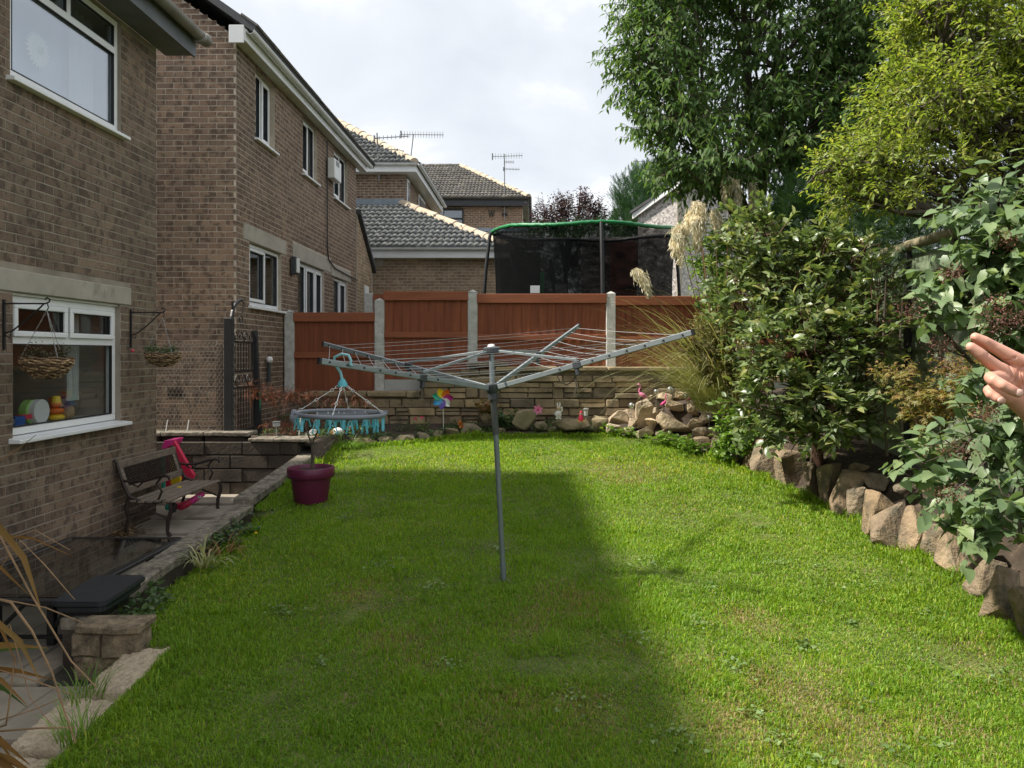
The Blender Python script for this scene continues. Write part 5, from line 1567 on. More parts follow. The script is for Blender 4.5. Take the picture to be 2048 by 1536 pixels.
mb = MB(); mb.tube([f0, at(617, 872, yp), at(612, 858, yp + .02), at(608, 838, yp + .02)], [.011, .008, .007, .005], 6); mb.tube([f0, at(632, 870, yp), at(640, 853, yp - .03), at(644, 832, yp - .04)], [.010, .008, .006, .004], 6)
mb.tube([at(612, 860, yp), at(604, 846, yp - .05)], [.005, .003], 5); mb.build("branches", M['bark'], sp, smooth=True)

# ================================================================== trampoline
tc = Vector((.95, 15.1, 0)); tr = 1.80; zt_, zb_ = 2.22, .25
tm = thing("trampoline", "trampoline enclosure with black net and green padded top hoop behind the fence", "trampoline", (tc.x, tc.y, -.85))
def tp_(a, r=tr, z=0): return Vector((tc.x + r * math.cos(a), tc.y + r * math.sin(a), z))
def ztop(a): return zt_ + .035 + .085 * tr * (math.sin(a) + 1) * .75 + .02 * math.cos(6 * (a - math.radians(-81)))
na = 72
def hoop(a0, a1, m, nm):
    mb = MB(); k = 90
    mb.tube([tp_(a0 + (a1 - a0) * i / k, tr, ztop(a0 + (a1 - a0) * i / k) + .012 * mnoise.noise((i * .9, 0, 0))) for i in range(k + 1)], [.034 + .014 * abs(mnoise.noise((i * 1.7, 3, 0))) for i in range(k + 1)], 8, caps=False); mb.build(nm, m, tm, smooth=True)
hoop(-PI - .25, .2, M['tramp_green'], "top_hoop"); hoop(.2, PI - .25, M['tramp_pole'], "back_hoop")
vs, fs = [], []; rows = 6
for j in range(rows + 1):
    for i in range(na):
        a = 2 * PI * i / na; t = j / rows
        r = tr - .10 * math.sin(t * PI) * .6 - .03
        vs.append(tp_(a, r + .012 * math.sin(i * 2.1 + j), (ztop(a) - .03) * (1 - t) + (-.1) * t))
for j in range(rows):
    for i in range(na): fs.append((j * na + i, j * na + (i + 1) % na, (j + 1) * na + (i + 1) % na, (j + 1) * na + i))
mb = MB(); mb.add(vs, fs); mb.build("net", M['tramp_net'], tm, smooth=True)
for a in (math.radians(-84), math.radians(8), math.radians(98), math.radians(190)):
    mb = MB(); zz = ztop(a)
    mb.tube([tp_(a, tr + .02, zz), tp_(a, tr + .05, zz - .1), tp_(a, tr + .12, zz - .7), tp_(a, tr + .20, .45), tp_(a, tr + .20, -.85)], [.030, .034, .034, .034, .03], 8); mb.build("pole", M['tramp_pole'], tm, smooth=True)
a = math.radians(118); mb = MB(); mb.tube([tp_(a, tr - .1, 1.75), tp_(a, tr - .1, 1.2)], .05, 6); mb.build("green_sleeve", M['tramp_green'], tm)
mb = MB(); mb.tube([tp_(a, tr - .1, 1.2), tp_(a, tr - .1, -.2)], .025, 6); mb.build("inner_pole", M['tramp_pole'], tm)
mb = MB(); mb.lathe((tc.x, tc.y, -.05), [(tr - .2, 0), (tr, .0), (tr + .02, .05), (tr - .2, .06)], 40); mb.build("mat", M['tramp_pole'], tm)
for (u, w, h) in ((1070, 19, 15), (1122, 24, 18)):
    p = at(u, 578, 13.52); mb = MB(); mb.box((-w / F * 6.7, -.004, -.07), (w / F * 6.7, .004, h / F * 13.4 - .07), Matrix.Translation(p)); mb.build("label_patch", M['white_gutter'], tm)

# ================================================================== pebble dashed garage
gg = thing("dash_garage", "grey pebble dashed garage with pale verge boards and rust red door behind the trampoline", "garage", (3.6, 19, -.9))
def gp_(u, v, y): return at(u, v, y)
A, B, C_ = (2.62, 19.6), (3.55, 19.0), (6.2, 21.8)      # left, corner, right along the ground
za, zbq = 3.62, 4.25
mb = MB(); mb.add([(A[0], A[1], -1), (B[0], B[1], -1), (B[0], B[1], zbq), (A[0], A[1], za)], [(0, 1, 2, 3)])
mb.add([(B[0] + .01, B[1], -1), (C_[0], C_[1], -1), (C_[0], C_[1], zbq - .3), (B[0] + .01, B[1], zbq)], [(0, 1, 2, 3)])
mb.add([(A[0], A[1], -1), (A[0] + 2.6, A[1] + 3, -1), (A[0] + 2.6, A[1] + 3, za - .3), (A[0], A[1], za)], [(0, 1, 2, 3)])
mb.build("wall", M['dash'], gg)
mb = MB(); mb.box((-.05, -.06, -1), (.06, .05, zbq + .02), Matrix.Translation((B[0], B[1] - .01, 0))); mb.build("corner_strip", M['lintel'], gg)
mb = MB(); mb.prism([(A[0] - .12, A[1] + .02, za - .20), (B[0] + .05, B[1] - .10, zbq - .10), (B[0] + .05, B[1] - .10, zbq + .04), (A[0] - .12, A[1] + .02, za - .06)], (-.03, -.05, 0)); mb.build("verge_board", M['upvc'], gg)
mb = MB(); mb.prism([(A[0] - .2, A[1] - .06, za - .07), (B[0] + .14, B[1] - .2, zbq + .06), (C_[0], C_[1], zbq - .2), (A[0] + 2.6, A[1] + 3, za - .25)], (0, 0, .07)); mb.build("roof", M['slate'], gg)
mb = MB(); mb.box((1.95, 19.7, -1), (2.60, 19.8, 2.85)); mb.build("red_door", M['dash_red'], gg)
mb = MB(); mb.box((1.2, 19.82, -1), (2.62, 20.2, 3.0)); mb.build("side_wall", M['dash'], gg)

# ================================================================== green boarded screen on the bank
gs = thing("green_screen", "algae green boarded fence with round lichened top rail behind the lilac", "fence", (3.45, 8, -1))
SX = 3.62
for seg in range(4):
    ya_, yb_ = 4.9 + seg * 1.25, 6.13 + seg * 1.25
    for i in range(11):
        z0 = -1.05 + i * .18
        mb = MB(); mb.add([(SX - .012, ya_, z0), (SX - .030, ya_, z0), (SX - .012, ya_, z0 + .195), (SX, ya_, z0 + .195), (SX - .012, yb_, z0), (SX - .030, yb_, z0), (SX - .012, yb_, z0 + .195), (SX, yb_, z0 + .195)],
                         ((0, 1, 2, 3), (4, 7, 6, 5), (0, 4, 5, 1), (1, 5, 6, 2), (2, 6, 7, 3), (3, 7, 4, 0))); mb.build("board", M['green_board'], gs)
    mb = MB(); mb.box((SX - .07, ya_ - .045, -1.3), (SX - .02, ya_ + .015, 1.02)); mb.build("post", M['black_wood'], gs)
for (p, q) in (((SX - .06, 4.6, 1.0), (SX - .06, 7.4, 1.03)), ((SX - .05, 7.35, 1.02), (SX - .05, 10.1, 1.06))):
    mb = MB(); mb.tube([p, ((p[0] + q[0]) / 2, (p[1] + q[1]) / 2, (p[2] + q[2]) / 2 + .012), q], .048, 10); mb.build("top_rail", M['old_rail'], gs, smooth=True)

# ================================================================== ornaments
def flamingo(u, v, y, h, label, face, hot, look=1):
    b = at(u, v, y)
    t = thing("flamingo_ornament", label, "flamingo", b - Vector((0, 0, h * .62)), "pink flamingo ornaments on the rockery")
    m = M['flamingo_hot'] if hot else M['flamingo']; s = h; f = face
    mb = MB(); mb.tube([b + Vector((-.30 * f * s, 0, -.16 * s)), b + Vector((-.2 * f * s, 0, -.12 * s)), b + Vector((-.05 * f * s, 0, -.02 * s)), b + Vector((.08 * f * s, 0, .06 * s)), b + Vector((.14 * f * s, 0, .16 * s))], [.02 * s, .09 * s, .145 * s, .12 * s, .05 * s], 10); mb.build("body", m, t, smooth=True)
    N0 = b + Vector((.10 * f * s, 0, .1 * s))
    mb = MB(); mb.tube([N0, N0 + Vector((.08 * f * s, 0, .14 * s)), N0 + Vector((.04 * f * s, 0, .28 * s)), N0 + Vector((-.02 * f * s, 0, .40 * s)), N0 + Vector((.02 * f * s, 0, .52 * s)), N0 + Vector((.10 * f * s, 0, .55 * s)), N0 + Vector((.15 * f * s, 0, .50 * s))], [.06 * s, .05 * s, .04 * s, .036 * s, .042 * s, .056 * s, .04 * s], 8); mb.build("neck", m, t, smooth=True)
    H_ = N0 + Vector((.14 * f * s, 0, .51 * s))
    mb = MB(); mb.tube([H_, H_ + Vector((.05 * f * s, 0, -.05 * s)), H_ + Vector((.05 * f * s, 0, -.13 * s))], [.035 * s, .03 * s, .008 * s], 7); mb.build("beak", M['black'], t)
    for k in (-1, 1):
        mb = MB(); mb.tube([b + Vector((.02 * k * s, .04 * k * s, -.1 * s)), b + Vector((.03 * k * s, .04 * k * s, -.62 * s))], .014 * s, 5); mb.build("leg", M['black'], t)
flamingo(1284, 790, 10.75, .235, "tall pale pink flamingo ornament at the left of the rockery against the stone wall", -1, False)
flamingo(1328, 806, 10.45, .17, "low hot pink flamingo ornament feeding among the middle rocks", 1, True)
flamingo(1378, 798, 10.25, .16, "small pink flamingo ornament partly behind pampas blades at the right", 1, False)
def facet_ball(u, v, y, r, label):
    c = at(u, v, y)
    t = thing("silver_ball", label, "ornament", c - Vector((0, 0, .15)), "silver faceted balls on sticks in the rockery")
    bm = bmesh.new(); bmesh.ops.create_icosphere(bm, subdivisions=2, radius=r)
    for vv in bm.verts: vv.co += c
    me = bpy.data.meshes.new("globe"); bm.to_mesh(me); bm.free(); me.materials.append(M['silver']); newobj("globe", me, t)
    mb = MB(); mb.tube([c - Vector((0, 0, r)), c - Vector((0, 0, .2))], .004, 4); mb.build("stick", M['chain'], t)
for (u, v, y, r, l) in ((1263, 811, 10.65, .042, "silver faceted ball lowest at the left edge of the rockery"), (1312, 783, 10.7, .034, "silver faceted ball half hidden by grass right of the tall flamingo"), (1340, 779, 10.6, .042, "highest silver faceted ball above the hot pink flamingo"),
                        (1372, 792, 10.4, .038, "silver faceted ball just left of the small flamingo"), (1403, 797, 10.3, .032, "dull silver ball behind the biggest one at the right"), (1408, 807, 10.15, .048, "biggest silver faceted ball at the right of the small flamingo"), (1418, 834, 10.0, .034, "silver faceted ball low beside the leafy green shrub")):
    facet_ball(u, v, y, r, l)
# windmill
wc = at(886, 797, 10.95)
wm = thing("toy_windmill", "rainbow petal toy windmill on a stick in the back flower bed", "windmill", at(887, 868, 10.95))
mb = MB(); mb.tube([at(887, 870, 10.95), wc + Vector((0, .02, 0))], .007, 5); mb.build("stick", M['cream'], wm)
for k, (mm, nm) in enumerate((('yellow', 0), ('orange_plastic', 0), ('magenta_plastic', 0), ('white_plastic', 0), ('purple_plastic', 0), ('cyan_plastic', 0), ('green_plastic', 0))):
    a = math.radians(108 - k * 51.4); d = Vector((math.cos(a), 0, math.sin(a))); s = Vector((-d.z, 0, d.x))
    vs, fs = [], []
    for i in range(6):
        t = i / 5; w = .052 * math.sin(PI * (.16 + .78 * t)) 
        for j in (-1, 0, 1): vs.append(wc + d * (.015 + .135 * t) + s * (j * w) + Vector((0, -.01 - .03 * t * (1 if j > 0 else .2) - .02 * abs(j) * t, 0)))
    for i in range(5):
        for j in range(2): a0 = i * 3 + j; fs.append((a0, a0 + 1, a0 + 4, a0 + 3))
    mb = MB(); mb.add(vs, fs); mb.build("petal", M[mm], wm, smooth=True)
mb = MB(); mb.ball(wc + Vector((0, -.03, 0)), .014, 8, 6); mb.build("pin", M['white_plastic'], wm)
# rabbit ornament
rb = at(1117, 838, 10.9); k = .24
ra = thing("rabbit_ornament", "white and pink standing rabbit ornament on the flat boulder by the wall", "ornament", rb)
def rz(x, z, yy=0): return rb + Vector((x * k, yy * k, z * k))
mb = MB(); mb.tube([rz(0, .02), rz(0, .12), rz(0, .3), rz(.0, .44), rz(.01, .5)], [.10 * k, .16 * k, .185 * k, .13 * k, .08 * k], 12); mb.build("body", M['white_plastic'], ra, smooth=True)
mb = MB(); mb.ball(rz(0, .27, -.1), (.10 * k, .09 * k, .13 * k), 10, 8); mb.build("belly", M['pale_pink'], ra, smooth=True)
mb = MB(); mb.ball(rz(.01, .62), (.145 * k, .13 * k, .14 * k), 12, 8); mb.build("head", M['tan_paint'], ra, smooth=True)
for s in (-1, 1):
    mb = MB(); mb.tube([rz(.01 + .05 * s, .73), rz(.01 + .075 * s, .86), rz(.01 + .07 * s, .98)], [.035 * k, .05 * k, .02 * k], 8); mb.build("ear", M['white_plastic'], ra, smooth=True)
    mb = MB(); mb.ball(rz(.1 * s, .03, -.05), (.08 * k, .1 * k, .06 * k), 8, 6); mb.build("foot", M['white_plastic'], ra, smooth=True)
    mb = MB(); mb.ball(rz(.01 + .05 * s, .65, -.125), .018 * k, 6, 5); mb.build("eye", M['black'], ra)
mb = MB(); mb.tube([rz(.12, .42), rz(.22, .5), rz(.2, .66), rz(.16, .72)], [.05 * k, .05 * k, .045 * k, .05 * k], 8); mb.build("arm", M['white_plastic'], ra, smooth=True)
mb = MB(); mb.tube([rz(-.12, .42), rz(-.2, .32), rz(-.17, .22)], [.05 * k, .05 * k, .045 * k], 8); mb.build("arm", M['white_plastic'], ra, smooth=True)
# red figure and lantern
fg = at(1162, 842, 10.85)
ft = thing("gnome_ornament", "tiny red garden figure with pale face on the flat boulder", "ornament", fg)
mb = MB(); mb.tube([fg, fg + Vector((0, 0, .05)), fg + Vector((0, 0, .085))], [.04, .034, .022], 10); mb.build("coat", M['crimson'], ft, smooth=True)
mb = MB(); mb.ball(fg + Vector((0, 0, .10)), .024, 8, 6); mb.build("head", M['tan_paint'], ft, smooth=True)
mb = MB(); mb.lathe(fg + Vector((0, 0, .112)), [(.024, 0), (.015, .02), (.002, .04)], 8); mb.build("hat", M['crimson'], ft)
mb = MB(); mb.box((-.05, -.03, -.005), (.05, .03, .008), Matrix.Translation(fg)); mb.build("base", M['yellow'], ft)
ln = at(1172, 840, 11.0)
lt = thing("solar_lantern", "small clear glass stake lantern behind the red figure", "lantern", ln)
mb = MB(); mb.tube([ln, ln + Vector((0, 0, .06))], .008, 5); mb.build("stake", M['chain'], lt)
mb = MB(); mb.lathe(ln + Vector((0, 0, .06)), [(.03, 0), (.032, .02), (.028, .022), (.032, .045), (.028, .047), (.032, .07), (.03, .085)], 10); mb.build("lens", M['frosted'], lt)
mb = MB(); mb.lathe(ln + Vector((0, 0, .145)), [(.042, 0), (.042, .018), (.02, .026)], 10); mb.build("cap", M['chain'], lt)
pf = at(1076, 819, 11.1)
pk = thing("flower_stake", "pink metal star flower on a stake beside the round boulder", "ornament", pf - Vector((0, 0, .25)))
mb = MB(); mb.tube([pf - Vector((0, 0, .25)), pf], .005, 4); mb.build("stake", M['iron'], pk)
for i in range(6):
    a = 2 * PI * i / 6 + .3; d = Vector((math.cos(a), -.15, math.sin(a))); s = Vector((-math.sin(a), 0, math.cos(a))) * .022
    mb = MB(); mb.add([pf, pf + d * .04 + s, pf + d * .082, pf + d * .04 - s], [(0, 1, 2, 3)]); mb.build("petal", M['flamingo'], pk)
mb = MB(); mb.ball(pf + Vector((0, -.012, 0)), .015, 7, 5); mb.build("centre", M['crimson'], pk)
# stone planter
pl = at(972, 846, 11.15)
pn = thing("stone_planter", "half round buff planter standing against the stone wall behind the pole", "planter", pl)
mb = MB(); mb.lathe(pl, [(.075, 0), (.10, .03), (.118, .12), (.12, .145), (.105, .147), (.10, .12), (.02, .115)], 20); mb.build("bowl", M['cap_buff'], pn, smooth=True)
# solar lamp, white plant label and little bits in the left bed
sl = at(553, 872, 9.5)
st = thing("solar_light", "square clear topped solar light on a stake in the left bed", "solar light", sl)
mb = MB(); mb.tube([sl, sl + Vector((0, 0, .12))], .006, 5); mb.build("stake", M['chain'], st)
mb = MB(); mb.box((-.035, -.035, .12), (.035, .035, .165), Matrix.Translation(sl)); mb.build("lens", M['frosted'], st)
mb = MB(); mb.box((-.042, -.042, .166), (.042, .042, .18), Matrix.Translation(sl)); mb.build("cap", M['alu'], st)
w0, w1 = at(598, 874, 9.6), at(603, 822, 9.6)
ws = thing("white_stake", "thin white stake in the bed below the peg hanger", "stake", w0)
mb = MB(); mb.tube([w0, w1], .008, 5); mb.build("cane", M['cream'], ws)
wh = at(676, 872, 9.9)
ht = thing("white_frog", "white and blue grey round ornament at the corner of the coping", "ornament", wh)
mb = MB(); mb.ball(wh + Vector((0, 0, .05)), (.075, .07, .06), 12, 8); mb.build("shell", M['white_plastic'], ht, smooth=True)
mb = MB(); mb.ball(wh + Vector((.015, -.03, .035)), (.055, .05, .045), 10, 7); mb.build("face", M['ring_grey'], ht, smooth=True)
wp_ = at(628, 869, 9.7)
w3 = thing("flower_pot", "small white pot with dark mouth among the bed flowers", "pot", wp_)
mb = MB(); mb.lathe(wp_, [(.03, 0), (.045, .06), (.04, .062), (.03, .03)], 12, Matrix.Rotation(.9, 4, 'X')); mb.build("rim", M['white_plastic'], w3, smooth=True)

# ================================================================== vegetation
def T_(v, f): return np.array(v, float), tri(f)
LEAF_A = T_([(0,0,0),(.35,0,-.02),(.7,0,-.09),(1,0,-.22),(.28,.24,.05),(.68,.19,-.02),(.28,-.24,.05),(.68,-.19,-.02)],
            [(0,6,1),(0,1,4),(1,6,7,2),(1,2,5,4),(2,7,3),(2,3,5)])
LEAF_S = T_([(0,0,0),(.42,.24,.05),(.42,-.24,.05),(.5,0,-.04),(1,0,-.16)], [(0,2,3),(0,3,1),(3,2,4),(3,4,1)])
LEAF_H = T_([(0,0,0),(-.07,.2,.02),(.18,.40,.05),(.55,.30,.0),(1,0,-.25),(.25,0,-.03),(.6,0,-.10),(-.07,-.2,.02),(.18,-.40,.05),(.55,-.30,.0)],
            [(0,5,2,1),(5,6,3,2),(6,4,3),(0,7,8,5),(5,8,9,6),(6,9,4)])
_m = [(0, 0, 0)]
for k in range(5):
    a = math.radians(-100 + 50 * k); L_ = (.62, .85, 1.0, .85, .62)[k]
    if k: _m.append((.30 * math.cos(a - math.radians(25)) + .1, .30 * math.sin(a - math.radians(25)), .03))
    _m.append((L_ * math.cos(a) + .1, L_ * math.sin(a), -.12))
MAPLE = T_(_m, [(0, i, i + 1) for i in range(1, len(_m) - 1)])
_f = [(0,0,0),(1,.035,-.08),(1,-.035,-.08)]; _ff = [(0,1,2)]
for k in range(4):
    t = .15 + .2 * k
    for s in (1, -1):
        b = len(_f); _f += [(t, 0, 0), (t + .34, s * (.30 - .05 * k), .02), (t + .1, s * .02, 0)]; _ff.append((b, b + 1, b + 2))
FROND = T_(_f, _ff)
STICK = T_([(0,1,0),(0,-.5,.87),(0,-.5,-.87),(1,.5,0),(1,-.25,.43),(1,-.25,-.43)], [(0,1,4,3),(1,2,5,4),(2,0,3,5)])

def unit(a): return a / np.maximum(np.linalg.norm(a, axis=-1, keepdims=True), 1e-9)

def twigs(blobs, n, rs, L=(.3, .5), shell=.45, outw=1.0, bias=(0, 0, 0), rnd=.5):
    vol = np.array([b[1][0] * b[1][1] * b[1][2] * (b[2] if len(b) > 2 else 1) for b in blobs]) ** .75
    ch = rs.choice(len(blobs), n, p=vol / vol.sum())
    C = np.array([b[0] for b in blobs], float)[ch]; Rd = np.array([b[1] for b in blobs], float)[ch]
    q = unit(rs.randn(n, 3)); r = shell + (1 - shell) * rs.rand(n, 1) ** .6
    P = C + q * Rd * r
    D = unit(unit(q / Rd) * outw + rs.randn(n, 3) * rnd + np.array(bias))
    Ls = rs.uniform(L[0], L[1], n)
    return P - D * Ls[:, None] * .6, D, Ls, ch

def leaves_on(P0, D, Ls, k, rs, fwd=.7, side=.8, down=.0, nz=.35, size=(.06, .08), t0=.15, up=1.0):
    n = len(P0)
    t = np.linspace(t0, 1.02, k)[None, :, None] + rs.uniform(-.03, .03, (n, k, 1))
    P = P0[:, None, :] + D[:, None, :] * Ls[:, None, None] * t
    sidev = unit(np.cross(D, unit(np.array([0, 0, 1.0]) + rs.randn(n, 3) * .25)))
    sg = np.where(np.arange(k) % 2, 1.0, -1.0)[None, :, None]
    LD = D[:, None, :] * fwd + sidev[:, None, :] * side * sg + np.array([0, 0, -down]) + rs.randn(n, k, 3) * nz
    N = np.array([0, 0, up]) + rs.randn(n, k, 3) * .45 + D[:, None, :] * .3
    S = rs.uniform(size[0], size[1], (n, k)) * np.linspace(1, .78, k)[None, :]
    return P.reshape(-1, 3), unit(LD.reshape(-1, 3)), N.reshape(-1, 3), S.reshape(-1)

def foliage(parent, tmpl, P, D, N, S, m, n_single=0, rest="foliage", seed=0, width=None):
    if tmpl is LEAF_S and rest == 'crown': width = .8
    R = frames(D, N)
    S3 = np.repeat(S[:, None], 3, 1)
    if width is not None: S3[:, 1] *= width
    if n_single:
        pieces("leaf", tmpl, P, R, S3, m, parent, n_single, rest_name=rest)
    else:
        V, T = place(*tmpl, P, R, S3)
        rs = np.random.RandomState(seed + 5)
        o = newobj(rest, np_mesh(rest, V, T, m, np.repeat(rs.rand(len(P)), len(tmpl[0]))), parent); o["kind"] = "stuff"

def twig_mesh(parent, P0, D, Ls, r, m, name="twigs"):
    V, T = place(*STICK, P0, frames(D, np.tile([.1, .2, 1.0], (len(D), 1))), np.stack([Ls, np.full(len(Ls), r), np.full(len(Ls), r)], 1))
    o = newobj(name, np_mesh(name, V, T, m), parent); o["kind"] = "stuff"

def limbs(parent, base, fork, blobs, P0, ch, m, r0=.09, rs=None, per=10, name="trunk"):
    base, fork = Vector(base), Vector(fork)
    mb = MB(); mid = (base + fork) / 2 + Vector((.05, .03, 0)) * r0 * 8
    mb.tube([base - Vector((0, 0, .1)), base + Vector((0, 0, .08)), mid, fork], [r0 * 1.35, r0 * 1.08, r0 * .95, r0 * .85], 9, caps=False); mb.build(name, m, parent, smooth=True)
    mb = MB()
    for bi, b in enumerate(blobs):
        c = Vector(b[0]); bend = Vector((rs.uniform(-.2, .2), rs.uniform(-.2, .2), rs.uniform(.0, .3))) * (c - fork).length * .5
        pts = [fork + (c - fork) * t + bend * math.sin(t * PI) * .5 for t in np.linspace(0, 1, 7)]
        mb.tube(pts, [r0 * .6 * (1 - .75 * t) for t in np.linspace(0, 1, 7)], 6, caps=False)
        ids = np.where(ch == bi)[0]
        for i in rs.choice(ids, min(per, len(ids)), replace=False) if len(ids) else []:
            e = Vector(P0[i]); st = pts[rs.randint(3, 7)]
            bd = Vector(rs.uniform(-.12, .12, 3)) * (e - st).length
            mb.tube([st, (st + e) / 2 + bd, e], [r0 * .2, r0 * .13, r0 * .06], 4, caps=False)
    mb.build("branches", m, parent, smooth=True)

GM = {}
GM['cherry'] = leaf_mat("dark green cherry leaf", [(0, (.06, .115, .038)), (.6, (.092, .165, .05)), (1, (.145, .215, .065))], .55, .38, 1.7, .22)
GM['lime'] = leaf_mat("yellow green leaf", [(0, (.16, .23, .038)), (.5, (.25, .32, .055)), (.85, (.33, .37, .08)), (1, (.40, .38, .12))], .5, .42, 1.5)
GM['laurel'] = leaf_mat("glossy evergreen leaf", [(0, (.10, .15, .058)), (.5, (.155, .215, .085)), (.85, (.22, .265, .115)), (1, (.32, .32, .11))], .36, .3, 1.5, .7)
GM['lilac'] = leaf_mat("blue green lilac leaf", [(0, (.125, .19, .095)), (.6, (.17, .25, .13)), (1, (.23, .30, .14))], .42, .3, 1.5)
GM['maple_orange'] = leaf_mat("amber maple leaf", [(0, (.19, .20, .05)), (.5, (.25, .22, .065)), (1, (.30, .18, .07))], .6, .4, 1.4)
GM['maple_bronze'] = leaf_mat("olive bronze maple leaf", [(0, (.12, .13, .03)), (.5, (.17, .17, .045)), (1, (.22, .17, .05))], .6, .35, 1.5)
GM['maple_red'] = leaf_mat("dry rust red leaf", [(0, (.20, .052, .026)), (.5, (.28, .08, .035)), (1, (.22, .10, .05))], .7, .3, 1.3)
GM['conifer'] = leaf_mat("conifer frond", [(0, (.024, .058, .024)), (.6, (.036, .085, .032)), (1, (.055, .11, .034))], .6, .15, 1.5)
GM['conifer_blue'] = leaf_mat("mid green conifer frond", [(0, (.035, .085, .045)), (.6, (.05, .115, .05)), (1, (.075, .15, .06))], .6, .2, 1.5)
GM['purple'] = leaf_mat("dark purple leaf", [(0, (.030, .012, .020)), (.6, (.055, .022, .034)), (1, (.09, .04, .05))], .55, .25, 1.5)
GM['bright'] = leaf_mat("fresh green leaf", [(0, (.10, .19, .025)), (.6, (.15, .27, .035)), (1, (.22, .32, .06))], .4, .35, 1.6)
GM['herb'] = leaf_mat("garden herb leaf", [(0, (.04, .085, .025)), (.6, (.07, .13, .04)), (1, (.12, .18, .06))], .5, .3, 1.5)
GM['weed'] = leaf_mat("pale clover leaf", [(0, (.12, .20, .055)), (.6, (.17, .26, .085)), (1, (.22, .30, .12))], .5, .3, 1.4)
GM['pampas'] = leaf_mat("pampas blade", [(0, (.27, .30, .13)), (.5, (.42, .42, .21)), (1, (.54, .49, .29))], .5, .3, 1.3)
GM['plume'] = leaf_mat("cream plume hair", [(0, (.66, .57, .43)), (.6, (.76, .69, .54)), (1, (.84, .78, .66))], .8, .3, 1.0, .3, .85)
GM['seed'] = leaf_mat("brown seed head", [(0, (.10, .035, .028)), (.6, (.15, .06, .045)), (1, (.21, .10, .07))], .7, .15, 1.2)
GM['flower_orange'] = leaf_mat("orange petal", [(0, (.80, .19, .02)), (1, (.85, .28, .04))], .5, .3, 1.1)
GM['flower_pink'] = leaf_mat("rose petal", [(0, (.72, .07, .20)), (1, (.78, .14, .28))], .5, .3, 1.1)
GM['flower_white'] = leaf_mat("white petal", [(0, (.75, .75, .70)), (1, (.8, .78, .72))], .5, .3, 1.0)
GM['flower_yellow'] = leaf_mat("yellow petal", [(0, (.8, .55, .02)), (1, (.85, .62, .03))], .5, .3, 1.0)
GM['litter'] = leaf_mat("dead leaf", [(0, (.16, .10, .05)), (.5, (.22, .14, .07)), (1, (.10, .065, .04))], .8, .1, 1.0)

def tree(name, label, cat, base, fork, blobs, n, tw, lv, tmpl, m, bark, seed, r0=.09, n_single=0, twr=.004, group=None, per=10):
    rs = np.random.RandomState(seed)
    t = thing(name, label, cat, base, group)
    P0, D, Ls, ch = twigs(blobs, n, rs, **tw)
    limbs(t, base, fork, blobs, P0, ch, bark, r0, rs, per)
    twig_mesh(t, P0, D, Ls, twr, bark)
    P, LD, N, S = leaves_on(P0, D, Ls, rs=rs, **lv)
    foliage(t, tmpl, P, LD, N, S, m, n_single, "crown", seed)
    return t

def B(u, v, y, ru, rv, ry):
    """crown lobe: centre by pixel at distance y, half extents in pixels, depth in metres"""
    c = at(u, v, y); return (tuple(c), (ru / F * y, ry, rv / F * y))

# tall cherry behind the fence
ch_bl = [B(1560, 60, 11.2, 230, 250, 1.5), B(1330, -20, 10.8, 120, 130, 1.1), B(1300, 120, 10.6, 95, 100, 1.0), B(1350, 230, 10.4, 115, 85, 1.0), B(1410, 330, 10.2, 125, 85, .9), B(1600, 270, 10.8, 160, 110, 1.2), B(1740, 80, 11.0, 150, 160, 1.2), B(1480, -120, 11.2, 260, 120, 1.4), B(1700, 300, 10.6, 110, 80, .9), B(1800, 220, 11, 120, 140, .9)]
tree("cherry_tree", "tall dark green cherry tree with drooping leaves behind the right of the fence", "tree", (3.9, 13.2, -.9), (3.4, 11.8, 1.6), ch_bl, 3300,
     dict(L=(.35, .65), shell=.35, outw=1.0, bias=(-.1, -.1, .12), rnd=.45), dict(k=13, fwd=.45, side=.55, down=.75, nz=.28, size=(.10, .165), t0=.05), LEAF_S, GM['cherry'], M['bark'], 31, .16, 200, .006)
# yellow green shrub tree on the bank
li_bl = [B(1940, 90, 6.7, 165, 130, 1.0), B(1840, 215, 6.5, 130, 95, .8), B(1735, 310, 6.4, 100, 66, .6), B(1665, 340, 6.3, 55, 26, .35), B(2030, 230, 6.6, 150, 110, .8), B(1740, 390, 6.3, 100, 42, .5), B(2060, 10, 6.9, 160, 150, 1.0), B(1860, 340, 6.5, 120, 60, .7), B(2150, 150, 6.7, 150, 160, .9), B(1860, -60, 6.8, 110, 90, .8), B(1850, 20, 6.6, 70, 50, .6)]
tree("golden_shrub", "big yellow green leaved shrub tree leaning out over the right bank", "tree", (4.9, 7.0, -.55), (4.55, 6.9, .75), li_bl, 2900,
     dict(L=(.2, .42), shell=.3, outw=1.0, bias=(-.25, -.15, .15), rnd=.5), dict(k=12, fwd=.75, side=.75, down=.05, nz=.35, size=(.05, .085)), LEAF_S, GM['lime'], M['bark'], 32, .11, 200, .0035, per=16)
